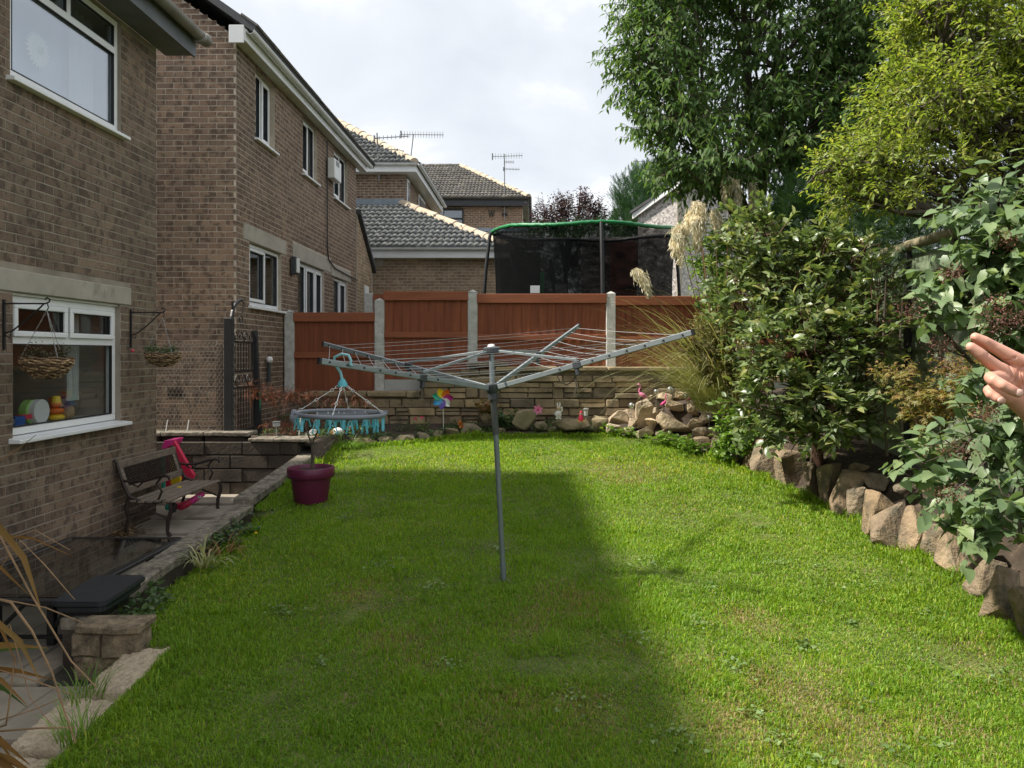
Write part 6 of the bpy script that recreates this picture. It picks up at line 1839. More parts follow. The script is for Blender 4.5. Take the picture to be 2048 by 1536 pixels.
# glossy evergreen shrub
la_bl = [B(1515, 470, 8.0, 75, 66, .5), B(1640, 858, 7.1, 100, 34, .3), B(1545, 868, 7.3, 70, 26, .25), B(1725, 800, 7.0, 50, 70, .25), B(1480, 590, 8.2, 75, 90, .5), B(1600, 560, 7.8, 110, 90, .5), B(1590, 690, 7.4, 130, 95, .6), B(1660, 650, 7.3, 85, 105, .5), B(1560, 800, 7.4, 100, 70, .5), B(1660, 810, 7.1, 80, 70, .45), B(1650, 500, 7.6, 60, 50, .4), B(1730, 500, 7.2, 36, 26, .25), (*B(1755, 640, 6.9, 60, 150, .25), .7)]
tree("evergreen_shrub", "glossy leaved evergreen shrub spreading over the rocks at the right", "shrub", (2.9, 7.9, -1.05), (2.75, 7.75, -.5), la_bl, 820,
     dict(L=(.22, .45), shell=.25, outw=1.0, bias=(-.1, -.2, .25), rnd=.5), dict(k=9, fwd=.7, side=.8, down=-.3, nz=.38, size=(.085, .14), t0=.45), LEAF_A, GM['laurel'], M['bark_red'], 33, .05, 300, .005, per=14)
sv = bpy.data.objects["evergreen_shrub"]
for (u, v0, v1, y) in ((1735, 590, 880, 7.1), (1768, 540, 890, 6.9), (1712, 620, 860, 7.2), (1800, 600, 880, 6.8)):
    mb = MB(); mb.tube([at(u + 6, v1, y) - Vector((0, 0, .1)), at(u - 3, (v0 + v1) / 2, y), at(u + 5, v0, y - .1)], [.014, .011, .006], 6); mb.build("stem", M['bark'], sv, smooth=True)
# lilac
lc_bl = [B(1990, 420, 4.7, 110, 75, .4), B(1925, 540, 4.7, 70, 70, .4), B(2030, 560, 4.6, 100, 90, .45), B(1960, 620, 4.6, 90, 50, .35), B(1920, 900, 4.5, 110, 70, .4), B(1870, 950, 4.7, 75, 60, .3), B(1975, 985, 4.3, 95, 70, .35), B(2040, 840, 4.4, 85, 90, .35), B(2060, 700, 4.5, 60, 110, .35), B(2040, 1050, 4.1, 80, 75, .3), B(1850, 625, 4.8, 34, 24, .2), B(2130, 500, 4.6, 120, 200, .5), B(2130, 900, 4.3, 100, 200, .4), B(2010, 500, 4.6, 80, 80, .4), B(1985, 770, 4.7, 50, 60, .3), B(1950, 1060, 4.3, 60, 40, .25)]
lil = tree("lilac_bush", "lilac bush with large heart shaped leaves and brown seed heads at the right edge", "shrub", (3.25, 5.0, -1.1), (3.1, 4.9, -.4), lc_bl, 380,
     dict(L=(.18, .36), shell=.3, outw=1.0, bias=(-.3, -.35, .1), rnd=.45), dict(k=7, fwd=.55, side=.8, down=.4, nz=.3, size=(.085, .14), t0=.15), LEAF_H, GM['lilac'], M['bark'], 34, .035, 300, .005, per=12)
rs = np.random.RandomState(3)
for (u, v, y, a, b) in ((1820, 620, 4.45, 45, 26), (2000, 610, 4.2, 50, 26), (1990, 650, 4.1, 46, 30), (1900, 730, 4.4, 40, 26), (1880, 690, 4.5, 34, 20), (1915, 900, 4.15, 56, 22), (1900, 985, 4.1, 38, 18), (2030, 640, 4.1, 40, 20), (1980, 825, 4.3, 30, 22), (2015, 480, 4.3, 30, 22), (1905, 545, 4.4, 24, 18)):
    c = np.array(at(u, v, y)); n = 240
    P = c + rs.randn(n, 3) * np.array([a / F * y, .05, b / F * y]) * .5
    D = unit(rs.randn(n, 3))
    V, T = place(*LEAF_S, P, frames(D, rs.randn(n, 3)), rs.uniform(.010, .020, n))
    o = newobj("seed_head", np_mesh("seed_head", V, T, GM['seed'], np.repeat(rs.rand(n), 5)), lil); o["kind"] = "stuff"
# small maples
tree("amber_maple", "low amber leaved Japanese maple between lilac and green fence", "shrub", (3.0, 5.75, -1.05), (2.95, 5.7, -.75),
     [B(1840, 785, 5.7, 60, 26, .3), B(1910, 800, 5.5, 60, 36, .3), B(1790, 745, 5.9, 40, 16, .25), B(1940, 740, 5.6, 60, 40, .3), B(1850, 830, 5.6, 50, 18, .2)], 200,
     dict(L=(.12, .25), shell=.3, outw=.8, bias=(-.2, -.2, -.05), rnd=.5), dict(k=6, fwd=.7, side=.7, down=.35, nz=.3, size=(.035, .06)), MAPLE, GM['maple_orange'], M['bark_red'], 35, .018, 0, .0025, per=8)
tree("bronze_maple", "feathery olive bronze maple mound beside the pampas grass", "shrub", (2.45, 9.55, -.9), (2.35, 9.5, -.2),
     [B(1440, 655, 9.5, 62, 38, .35), B(1400, 690, 9.45, 50, 30, .3), B(1480, 700, 9.4, 60, 40, .35), B(1450, 740, 9.4, 55, 30, .3), B(1500, 760, 9.35, 50, 35, .3)], 620,
     dict(L=(.12, .28), shell=.35, outw=.9, bias=(-.15, -.2, .05), rnd=.45), dict(k=8, fwd=.7, side=.7, down=.25, nz=.3, size=(.03, .055)), MAPLE, GM['maple_bronze'], M['bark'], 36, .025, 0, .0025, per=8)
tree("red_maple", "dried rust red dissected maple spreading low in the left bed by the gate", "shrub", (-3.1, 10.3, -1.0), (-3.0, 10.3, -.75),
     [B(560, 795, 10.1, 62, 10, .25), B(510, 772, 9.9, 30, 8, .2), B(600, 790, 10.2, 50, 10, .25), B(690, 800, 10.4, 60, 14, .25), B(560, 850, 9.9, 45, 8, .2), B(640, 835, 10.2, 60, 9, .25), B(580, 866, 9.7, 36, 10, .15), B(520, 790, 9.8, 30, 10, .2)], 250,
     dict(L=(.12, .3), shell=.2, outw=.7, bias=(0, -.1, -.25), rnd=.35), dict(k=8, fwd=.9, side=.5, down=.45, nz=.25, size=(.045, .08)), FROND, GM['maple_red'], M['bark_red'], 37, .016, 0, .0025, per=10)
tree("green_bush", "fresh green leafy bush behind the pampas plumes", "shrub", (2.45, 11.2, -.6), (2.45, 11.1, .3),
     [B(1420, 500, 10.9, 45, 70, .35), B(1470, 520, 10.9, 50, 90, .4), B(1440, 590, 10.8, 50, 50, .3), B(1530, 560, 10.6, 60, 80, .4)], 420,
     dict(L=(.2, .4), shell=.3, outw=.9, bias=(-.1, -.2, .3), rnd=.45), dict(k=9, fwd=.7, side=.8, down=.1, nz=.35, size=(.08, .13)), LEAF_S, GM['bright'], M['bark'], 38, .03, 0, .004)
tree("corner_shrub", "small bright green leafy shrub growing between rockery and rock edging", "shrub", (2.3, 9.25, -1.2), (2.3, 9.2, -1.0),
     [B(1465, 855, 9.15, 42, 40, .22), B(1480, 885, 9.0, 38, 26, .2), B(1455, 900, 9.0, 30, 22, .15), B(1490, 835, 9.2, 26, 26, .15)], 150,
     dict(L=(.1, .2), shell=.3, outw=.9, bias=(-.1, -.3, .2), rnd=.45), dict(k=8, fwd=.6, side=.8, down=.2, nz=.35, size=(.06, .10)), LEAF_A, GM['bright'], M['bark'], 39, .018, 0, .003)
# conifers and far trees
def conifer(name, label, cat, base, blobs, n, m, seed, size=(.12, .24), bias=(0, -.1, .7), group=None, shell=.6):
    rs = np.random.RandomState(seed)
    t = thing(name, label, cat, base, group)
    P0, D, Ls, ch = twigs(blobs, n, rs, L=(.2, .4), shell=shell, outw=.8, bias=bias, rnd=.3)
    mb = MB(); b0 = Vector(base); tp0 = Vector(blobs[0][0]); mb.tube([b0, (b0 + tp0) / 2, tp0], [.14, .11, .05], 8); mb.build("trunk", M['bark'], t, smooth=True)
    P, LD, N, S = leaves_on(P0, D, Ls, 5, rs, fwd=1.0, side=.45, down=-.25, nz=.2, size=size, t0=.2)
    foliage(t, FROND, P, LD, N, S, m, 0, "crown", seed)
conifer("clipped_conifer", "rounded mid green conifer beyond the trampoline and pebble dashed garage", "tree", (3.3, 23.5, -.8), [B(1300, 400, 23.3, 78, 66, 1.1), B(1290, 470, 23.2, 75, 90, 1.2), B(1340, 370, 23.6, 70, 50, 1.0)], 2600, GM['conifer_blue'], 41, (.16, .3), bias=(0, -.2, 1.0))
conifer("dark_conifer", "dark feathery conifer in the gap between cherry tree and yellow shrub", "tree", (4.1, 10.0, -.8), [B(1640, 420, 9.6, 110, 75, .7), B(1680, 480, 9.5, 160, 90, .8), B(1600, 470, 9.7, 80, 90, .6), B(1700, 560, 9.4, 170, 120, .6)], 2600, GM['conifer'], 42, (.10, .2), bias=(-.2, -.3, .2))
conifer("boundary_conifer", "dark conifer hedge plant behind the green fence under the yellow shrub", "tree", (5.2, 7.4, -.8), [B(1900, 470, 7.6, 190, 110, .6), B(2060, 430, 7.2, 190, 160, .7), B(1800, 500, 8.2, 150, 110, .6), B(2200, 300, 7.2, 200, 300, .8), B(2100, 700, 6.8, 150, 200, .6)], 3000, GM['conifer'], 43, (.10, .2), bias=(-.2, -.3, .1), shell=.4)
conifer("garden_hedge", "dark hedge seen dimly through the trampoline net", "hedge", (1.0, 21, -.8), [B(1100, 520, 21, 130, 66, .8), B(1200, 500, 20.6, 110, 60, .8), B(1040, 560, 21.5, 80, 60, .7), B(1150, 600, 20.6, 200, 80, .7)], 1800, GM['conifer'], 44, (.14, .3), bias=(0, -.4, .2))
tree("purple_tree", "dark purple leaved tree top showing above the trampoline hoop", "tree", (1.0, 25.5, -.8), (1.0, 25.3, 2.6),
     [B(1100, 428, 25, 48, 26, .8), B(1160, 415, 25, 50, 28, .8), B(1190, 430, 25.3, 30, 26, .7), B(1140, 450, 24.8, 90, 30, .9), B(1124, 400, 25, 14, 18, .3), B(1172, 393, 25, 12, 14, .3)], 430,
     dict(L=(.3, .7), shell=.35, outw=.5, bias=(0, 0, 1.0), rnd=.3), dict(k=10, fwd=.4, side=1.0, down=.05, nz=.35, size=(.10, .17)), LEAF_S, GM['purple'], M['bark'], 45, .09, 0, .008)

# ---- pampas grass
pg = thing("pampas_grass", "arching pampas grass clump with cream plumes over the rockery", "grass plant", (2.42, 10.2, -.8))
rs = np.random.RandomState(12)
def blades(n, base, spread, L, lean, m, parent, name, w=(.004, .008), up=1.0, droop=1.0, seg=7, rs=rs, jitter=.5, zb=None, stuff=True, cols=None):
    """curved strap leaves from a clump"""
    ang = rs.uniform(0, 2 * PI, n); b = np.array(base) + np.stack([np.cos(ang) * spread * np.sqrt(rs.rand(n)), np.sin(ang) * spread * np.sqrt(rs.rand(n)), np.zeros(n)], 1)
    h = np.stack([np.cos(ang), np.sin(ang), np.zeros(n)], 1) * jitter + np.array(lean) * rs.uniform(.15, 1.4, (n, 1)) + rs.randn(n, 3) * .22
    h[:, 2] = 0
    Ln = rs.uniform(L[0], L[1], n); W_ = rs.uniform(w[0], w[1], n); dr = droop * rs.uniform(.6, 1.4, n)
    V = np.zeros((n, seg * 2, 3)); d = unit(h + np.array([0, 0, up])); p = b.copy()
    hd = unit(h + 1e-6); sd = np.cross(hd, np.array([0, 0, 1.0])); sd = unit(sd)
    for s in range(seg):
        f = s / (seg - 1); ww = W_ * (1 - f ** 2.2) + .0006
        V[:, 2 * s] = p + sd * ww[:, None]; V[:, 2 * s + 1] = p - sd * ww[:, None]
        d = unit(d + np.array([0, 0, -1.0]) * (dr * .42 * (.25 + f))[:, None] * (6 / (seg - 1)) + hd * .04)
        p = p + d * (Ln / (seg - 1))[:, None]
    T = []
    for s in range(seg - 1): a = 2 * s; T += [(a, a + 1, a + 3), (a, a + 3, a + 2)]
    T = np.array(T)[None] + (np.arange(n) * seg * 2)[:, None, None]
    o = newobj(name, np_mesh(name, V.reshape(-1, 3), T.reshape(-1, 3), m, np.repeat(rs.rand(n), seg * 2)), parent)
    if stuff: o["kind"] = "stuff"
    return o
blades(360, (2.40, 10.05, -.75), .30, (1.3, 2.3), (-.85, -.15, 0), GM['pampas'], pg, "blades", w=(.0038, .007), up=1.6, droop=.72, seg=10)
blades(240, (2.4, 10.1, -.75), .22, (.8, 1.5), (-.35, -.3, 0), GM['pampas'], pg, "blades", w=(.003, .006), up=1.5, droop=.8, seg=9)
def plume(u, v, y, L, lean, w, seedn, base=(2.4, 10.25, -.75)):
    rs = np.random.RandomState(seedn)
    tip = Vector(at(u, v, y)); b = Vector(base); top = tip + Vector((-lean * .35, 0, .12))
    stem = [b, b + (top - b) * .5 + Vector((.06, .05, .12)), b + (top - b) * .85 + Vector((.03, .02, .1)), top]
    mb = MB(); mb.tube(stem, [.008, .006, .005, .004], 5); mb.build("stem", M['dry_stalk'], pg)
    L *= 1.1; w *= 1.0; lean *= 1.25; n = 760; t = rs.rand(n)
    axis = [top + Vector((lean * L * s * .8, -.03 * s, .10 * math.sin(s * 2.0) * L - L * .95 * s ** 1.7)) for s in np.linspace(0, 1, 12)]
    A = np.array([tuple(p) for p in axis]); idx = t * 10.99; i0 = idx.astype(int); fr = (idx - i0)[:, None]
    P = A[i0] * (1 - fr) + A[i0 + 1] * fr; D = unit(A[i0 + 1] - A[i0])
    wd = w * (np.sin(PI * (.12 + .80 * t)))[:, None]
    P = P + rs.randn(n, 3) * wd * np.array([.32, .32, .22])
    HD = unit(D * .8 + rs.randn(n, 3) * .42 + np.array([0, 0, -.75]))
    V, T = place(*LEAF_S, P, frames(HD, rs.randn(n, 3)), np.stack([rs.uniform(.05, .10, n), rs.uniform(.018, .03, n), np.full(n, .02)], 1))
    o = newobj("plume", np_mesh("plume", V, T, GM['plume'], np.repeat(rs.rand(n), 5)), pg); o["kind"] = "stuff"
for i, a in enumerate([(1300, 560, 9.5, .30, .6, .11), (1350, 470, 9.5, .38, -.25, .12), (1372, 440, 9.6, .42, -.35, .12), (1392, 455, 9.5, .42, .05, .12), (1405, 425, 9.7, .36, .3, .12), (1360, 490, 9.4, .36, .15, .11), (1452, 375, 9.8, .40, -.12, .09), (1474, 380, 9.8, .40, .12, .09), (1508, 385, 9.9, .42, .1, .08), (1435, 440, 9.8, .34, .15, .1), (1490, 450, 9.8, .34, .1, .08)]):
    plume(*a, 60 + i)

# ---- bed plants
def clump(name, label, cat, p, n, size, m, tmpl, h, r, seed, flowers=None, group=None, k=6, rest="leaves"):
    rs = np.random.RandomState(seed)
    t = thing(name, label, cat, p, group)
    a = rs.uniform(0, 2 * PI, n); rr = r * np.sqrt(rs.rand(n))
    P0 = np.array(p) + np.stack([np.cos(a) * rr * .35, np.sin(a) * rr * .35, np.zeros(n)], 1)
    D = unit(np.stack([np.cos(a) * rr / r * .8, np.sin(a) * rr / r * .8, rs.uniform(.5, 1.3, n)], 1)); Ls = h * rs.uniform(.6, 1.1, n)
    twig_mesh(t, P0, D, Ls, .0022, M['stalk_green'], "stems")
    P, LD, N, S = leaves_on(P0, D, Ls, k, rs, fwd=.5, side=.9, down=.1, nz=.4, size=size, t0=.25)
    foliage(t, tmpl, P, LD, N, S, m, 0, rest, seed)
    if flowers:
        fm, fn, fs_ = flowers
        for i in range(fn):
            c = P0[i] + D[i] * Ls[i] * 1.05; q = 9
            an = np.arange(q) * 2 * PI / q; FD = unit(np.stack([np.cos(an), -np.full(q, .5), np.sin(an)], 1) + rs.randn(q, 3) * .2)
            V, T = place(*LEAF_S, np.repeat(c[None], q, 0), frames(FD, np.tile([0, -1.0, .3], (q, 1))), np.stack([np.full(q, fs_), np.full(q, fs_ * 1.5), np.full(q, fs_)], 1))
            newobj("flower", np_mesh("flower", V, T, fm, np.repeat(rs.rand(q), 5)), t)
    return t
M['stalk_green'] = mat("green stalk", (.07, .11, .03), .6, .2, 9, 0)
clump("geranium", "browning geranium with red bud spilling out of the stone planter", "plant", at(972, 832, 11.15), 26, (.05, .08), leaf_mat("browning geranium leaf", [(0, (.12, .10, .025)), (.5, (.20, .14, .04)), (1, (.26, .10, .04))], .5, .3), LEAF_H, .26, .18, 71, (GM['flower_pink'], 1, .03))
clump("ivy_plant", "dark green leafy plant at the wall right of the planter", "plant", at(1012, 856, 11.1), 40, (.05, .08), GM['herb'], LEAF_H, .26, .2, 72)
clump("rose_bush", "small pink flowered rose in the back bed left of the windmill", "plant", at(852, 870, 11.0), 14, (.03, .05), GM['bright'], LEAF_S, .26, .12, 73, (GM['flower_pink'], 2, .028))
clump("orange_flower", "orange bedding flowers between windmill and dark boulder", "plant", at(925, 862, 10.98), 22, (.03, .05), GM['herb'], LEAF_S, .13, .13, 74, (GM['flower_orange'], 9, .026))
clump("poppy", "single orange poppy in the left bed behind the coping", "plant", at(650, 880, 9.8), 9, (.03, .05), GM['herb'], LEAF_S, .10, .10, 75, (GM['flower_orange'], 2, .035))
clump("white_bloom", "white bedding flowers among rust red leaves in the left bed", "plant", at(600, 880, 9.75), 16, (.025, .04), GM['herb'], LEAF_S, .12, .2, 76, (GM['flower_white'], 6, .02))
clump("pink_bloom", "pale pink bedding flower behind the peg hanger", "plant", at(690, 868, 10.2), 10, (.03, .045), GM['herb'], LEAF_S, .12, .12, 77, (GM['flower_pink'], 3, .02))
for t, c, s in ((bk1, bc1, 81), (bk2, bc2, 82)):
    rs = np.random.RandomState(s); r = .15
    bl = [(tuple(c + Vector((-.09, 0, .05))), (.08, .09, .05)), (tuple(c + Vector((.09, 0, .045))), (.08, .09, .06)), (tuple(c + Vector((0, .06, .03))), (.12, .08, .03))]
    P0, D, Ls, ch = twigs(bl, 95, rs, L=(.05, .1), shell=.2, outw=.8, bias=(0, 0, .1), rnd=.5)
    P, LD, N, S = leaves_on(P0, D, Ls, 5, rs, fwd=.5, side=.8, down=.3, nz=.4, size=(.018, .032))
    foliage(t, LEAF_S, P, LD, N, S, GM['herb'] if s == 82 else leaf_mat("wilted leaf", [(0, (.06, .07, .03)), (.5, (.13, .085, .045)), (1, (.05, .075, .03))], .6, .25), 0, "plants", s)

# ground cover in the beds, ivy at the rock feet and weeds
rs = np.random.RandomState(91)
gc = []
def cover(P, size, m, tmpl, name, label=None, up=.9):
    n = len(P)
    D = unit(np.concatenate([rs.randn(n, 2), rs.uniform(.0, up, (n, 1))], 1))
    V, T = place(*tmpl, P, frames(D, np.tile([0, 0, 1.0], (n, 1)) + rs.randn(n, 3) * .3), rs.uniform(size[0], size[1], n))
    o = newobj(name, np_mesh(name, V, T, m, np.repeat(rs.rand(n), len(tmpl[0])))); o["kind"] = "stuff"
    if label: o["label"] = label
    return o
n = 3600
x = rs.uniform(-2.4, 1.1, n); y = bed_edge(x) + .06 + rs.rand(n) ** 1.4 * .75; k = np.array([mnoise.noise((a * 2.2, b * 2.2, 0)) for a, b in zip(x, y)]); kp = k > -.12
z = lawn_zn(y) + .045 + rs.rand(n) * .10 * (k + .4)
P1 = np.stack([x, y, z], 1)[kp]
n = 1600; x = rs.uniform(-3.4, -2.2, n); y = rs.uniform(9.25, 10.9, n); k = np.array([mnoise.noise((a * 2.5, b * 2.5, 4)) for a, b in zip(x, y)]); kp = k > 0
P2 = np.stack([x, y, -1.03 + rs.rand(n) * .07], 1)[kp]
cover(np.concatenate([P1, P2]), (.03, .06), GM['herb'], LEAF_S, "ground_cover", "low leafy ground cover filling the flower bed")
n = 900; y = rs.uniform(9.4, 10.8, n); x = np.interp(y, RY, RX) + rs.normal(-.05, .13, n); kp = np.array([mnoise.noise((a * 3, b * 3, 6)) for a, b in zip(x, y)]) > -.05
cover(np.stack([x, y, np.array([lawn_z(0, q) for q in y]) + .02 + rs.rand(n) * .14], 1)[kp], (.035, .075), GM['bright'], LEAF_H, "nettles", "leafy weeds along the foot of the rockery")
n = 800; y = rs.uniform(4.6, 6.9, n); x = -2.50 + rs.rand(n) * .24 - .06; kp = np.array([mnoise.noise((a * 3, b * 2.2, 9)) for a, b in zip(x, y)]) > .05
cover(np.stack([x, y, np.array([lawn_z(0, q) for q in y]) + .01 + rs.rand(n) * .07], 1)[kp], (.025, .05), GM['herb'], LEAF_H, "wall_weeds", "weeds along the foot of the coping")
n = 700; y = rs.uniform(6.1, 7.3, n); x = -3.86 + np.abs(rs.normal(0, .12, n)); z = np.array([patio_z(q) for q in y]) + rs.rand(n) * .09 * np.clip(1 - (x + 3.86) / .3, 0, 1) + .005
cover(np.stack([x, y, z], 1), (.03, .06), GM['litter'], LEAF_S, "leaf_litter", "dead leaves heaped against the house wall", up=.5)
n = 2600; x = rs.uniform(1.6, 4.6, n); y = rs.uniform(4.5, 10.3, n); kp = x > np.interp(y, RY, RX) + .2; x, y = x[kp], y[kp]
cover(np.stack([x, y, np.array([bank_z(a, b) for a, b in zip(x, y)]) + .012], 1), (.02, .05), GM['litter'], LEAF_S, "bark_litter", "dead leaves and twigs on the soil bank", up=.4)
# weeds in the lawn
spots = [(1480, 1005), (1390, 1040), (1330, 960), (1180, 1000), (1520, 1060), (1700, 1250), (1740, 1180), (1610, 1300), (1560, 1490), (1790, 1500), (1640, 1540), (1880, 1500), (1300, 1130), (1400, 1250), (1480, 1340), (1150, 1410), (900, 1330), (770, 1140), (660, 1180), (1850, 1230), (1990, 1360), (1860, 1330), (1230, 920), (1050, 905), (1420, 1180), (1290, 1290), (560, 1230), (640, 1330), (1720, 1420), (1340, 1480), (1100, 940), (960, 960), (1000, 1105), (880, 1180), (1560, 1130), (1640, 1140), (1500, 1430), (690, 1040), (1760, 1090), (1440, 950)]
WP = []
for (u, v) in spots:
    y = 1.99 / ((v - PV) / F + .076); x = (u - PU) / F * y
    n = rs.randint(14, 46); r = rs.uniform(.05, .13)
    d = rs.randn(n, 2) * r * .6
    WP.append(np.stack([x + d[:, 0], y + d[:, 1], lawn_zn(y + d[:, 1]) + rs.uniform(.018, .036, n)], 1))
cover(np.concatenate(WP), (.012, .028), GM['weed'], LEAF_H, "clover", "patches of clover and buttercup leaves in the lawn", up=.5)
dp = at(512, 1074, 5.98)
dy = 1.99 / ((1074 - PV) / F + .076); dp = at(512, 1074, dy)
dn = thing("dandelion", "lone yellow dandelion in the shaded grass near the coping", "flower", dp)
mb = MB(); mb.tube([dp - Vector((0, 0, .03)), dp + Vector((0, 0, .03))], .002, 4); mb.build("stalk", M['stalk_green'], dn)
mb = MB(); mb.ball(dp + Vector((0, 0, .035)), (.014, .014, .007), 10, 6); mb.build("flower_head", GM['flower_yellow'], dn)
blades(36, (-2.42, 5.65, lawn_z(0, 5.65)), .10, (.15, .38), (.1, 0, 0), GM['pampas'], tag(thing("day_lily", "strappy half dead plant growing at the foot of the coping", "plant", (-2.42, 5.65, -1.56))), "leaves", w=(.004, .008), up=1.2, droop=.9, jitter=.6)
blades(26, (-2.4, 5.95, lawn_z(0, 5.95)), .08, (.12, .3), (.1, 0, 0), M['dry_leaf'], bpy.data.objects["day_lily"], "dead_leaves", w=(.004, .007), up=1.0, droop=1.0, jitter=.7)
blades(160, (-2.40, 9.95, lawn_z(0, 9.9)), .10, (.15, .34), (.25, -.15, 0), GM['bright'], thing("corner_grass", "bright tussock of long grass at the far end of the coping", "grass plant", (-2.4, 9.95, -1.23)), "leaves", w=(.002, .004), up=1.1, droop=.9, jitter=.6)

# ---- dry reed plant in the near left corner
rd = thing("dry_reed", "dead brown reed plant leaning in from the left over the paving", "plant", (-1.75, 1.75, -1.75))
def strap(pts, w, m, name, tw=.3):
    pts = [Vector(p) for p in pts]; 
    # resample
    k = 14; L = [0]
    for a, b in zip(pts, pts[1:]): L.append(L[-1] + (b - a).length)
    out = []
    for i in range(k + 1):
        s = L[-1] * i / k
        j = max(q for q in range(len(L)) if L[q] <= s + 1e-9); j = min(j, len(pts) - 2)
        out.append(pts[j].lerp(pts[j + 1], (s - L[j]) / max(1e-6, L[j + 1] - L[j])))
    for _ in range(2): out = [out[0]] + [(out[i - 1] + out[i] * 2 + out[i + 1]) / 4 for i in range(1, k)] + [out[-1]]
    w *= 1.1
    vs, fs = [], []
    for i, p in enumerate(out):
        d = (out[min(i + 1, k)] - out[max(i - 1, 0)]).normalized(); s = d.cross(Vector((0, 1, .2))).normalized()
        s = Quaternion(d, tw * math.sin(i * .7)) @ s; nrm = s.cross(d)
        f = i / k; ww = w * (.35 + .65 * math.sin(PI * min(1, f * 1.3 + .15)) if f < .65 else 1.0)
        if f > .86: ww *= max(.03, (1 - f) / .14)
        vs += [p + s * ww, p + nrm * ww * .25, p - s * ww]
    for i in range(k):
        a = i * 3; fs += [(a, a + 1, a + 4, a + 3), (a + 1, a + 2, a + 5, a + 4)]
    mb = MB(); mb.add(vs, fs); return mb.build(name, m, rd, smooth=True)
rb0 = Vector((-1.75, 1.75, -1.75))
def A_(l): return [at(u, v, y) for u, v, y in l]
for pts, w in (
    ([(-260, 1500, 1.75), (-160, 1150, 1.72), (-60, 985, 1.7), (10, 1000, 1.68), (50, 1045, 1.66), (72, 1150, 1.65), (84, 1225, 1.65)], .016),
    ([(-240, 1520, 1.8), (-140, 1180, 1.8), (-50, 1040, 1.78), (20, 1036, 1.75), (80, 1068, 1.73), (148, 1114, 1.7)], .005),
    ([(-230, 1500, 1.7), (-120, 1260, 1.7), (-20, 1180, 1.68), (30, 1210, 1.66), (60, 1300, 1.64), (85, 1372, 1.63)], .015),
    ([(-250, 1480, 1.9), (-150, 1300, 1.88), (-30, 1282, 1.86), (40, 1288, 1.84), (95, 1296, 1.82)], .014),
    ([(-240, 1490, 1.85), (-140, 1350, 1.83), (-40, 1320, 1.8), (40, 1338, 1.78), (108, 1360, 1.76)], .012),
    ([(-230, 1520, 1.8), (-120, 1340, 1.78), (-10, 1310, 1.75), (25, 1360, 1.73), (56, 1412, 1.72)], .016),
    ([(-250, 1510, 1.65), (-180, 1300, 1.62), (-80, 1110, 1.6), (0, 1055, 1.6), (30, 1100, 1.6), (58, 1190, 1.6)], .010),
    ([(-230, 1560, 1.6), (-130, 1480, 1.6), (-30, 1478, 1.6), (50, 1520, 1.58), (100, 1570, 1.56)], .020),
    ([(-230, 1560, 1.66), (-140, 1440, 1.65), (-40, 1430, 1.64), (20, 1470, 1.62), (60, 1530, 1.6)], .020),
    ([(-230, 1560, 1.7), (-150, 1420, 1.7), (-60, 1395, 1.68), (10, 1450, 1.66), (30, 1530, 1.64)], .018),
    ([(-230, 1520, 1.74), (-150, 1240, 1.74), (-60, 1130, 1.72), (-10, 1180, 1.7), (20, 1270, 1.68), (34, 1330, 1.67)], .014),
    ([(-230, 1560, 1.62), (-120, 1500, 1.6), (0, 1500, 1.58), (70, 1560, 1.57)], .022)):
    strap([rb0] + A_(pts), w, M['dry_leaf'], "dry_leaf")
strap([rb0] + A_([(-250, 1500, 1.95), (-150, 1330, 1.95), (-20, 1285, 1.92), (60, 1288, 1.9), (96, 1297, 1.88)]), .014, GM['herb'], "green_leaf")
strap([rb0] + A_([(-250, 1500, 1.95), (-100, 1350, 1.95), (10, 1350, 1.92), (40, 1390, 1.9), (54, 1415, 1.88)]), .014, GM['herb'], "green_leaf")
for pts, r in (([(-200, 1300, 1.7), (-60, 1120, 1.7), (0, 1072, 1.7), (60, 1185, 1.68), (142, 1322, 1.66), (192, 1374, 1.64)], .0026), ([(-180, 1400, 1.72), (-40, 1190, 1.72), (22, 1205, 1.7), (64, 1262, 1.68), (104, 1345, 1.66), (128, 1420, 1.65), (151, 1486, 1.64)], .0030),
               ([(-200, 1420, 1.75), (0, 1340, 1.75), (70, 1362, 1.74), (146, 1390, 1.73)], .0016), ([(-200, 1480, 1.7), (0, 1440, 1.7), (70, 1418, 1.7), (122, 1396, 1.7)], .0018), ([(-160, 1500, 1.7), (0, 1462, 1.7), (80, 1456, 1.7), (150, 1455, 1.7)], .0024),
               ([(-200, 1300, 1.8), (0, 1198, 1.8), (90, 1215, 1.8), (168, 1246, 1.8)], .002), ([(-150, 1200, 1.7), (0, 1085, 1.7), (70, 1060, 1.72), (140, 1100, 1.74)], .0014), ([(-150, 1350, 1.7), (40, 1080, 1.7), (90, 1130, 1.7), (150, 1200, 1.7)], .0014), ([(-150, 1200, 2.4), (0, 920, 2.4), (40, 895, 2.4), (72, 870, 2.4)], .0016), ([(-100, 1050, 2.4), (0, 918, 2.4), (36, 904, 2.4)], .0012),
               ([(-80, 1480, 1.7), (12, 1450, 1.7), (22, 1380, 1.7), (30, 1310, 1.7)], .0022), ([(-100, 1300, 1.75), (20, 1250, 1.75), (60, 1395, 1.74), (104, 1450, 1.74)], .0013)):
    mb = MB(); mb.tube([rb0] + A_(pts), [r * 1.4] + [r * (1.2 - .8 * i / len(pts)) for i in range(len(pts))], 5); mb.build("dry_stalk", M['dry_stalk'], rd, smooth=True)

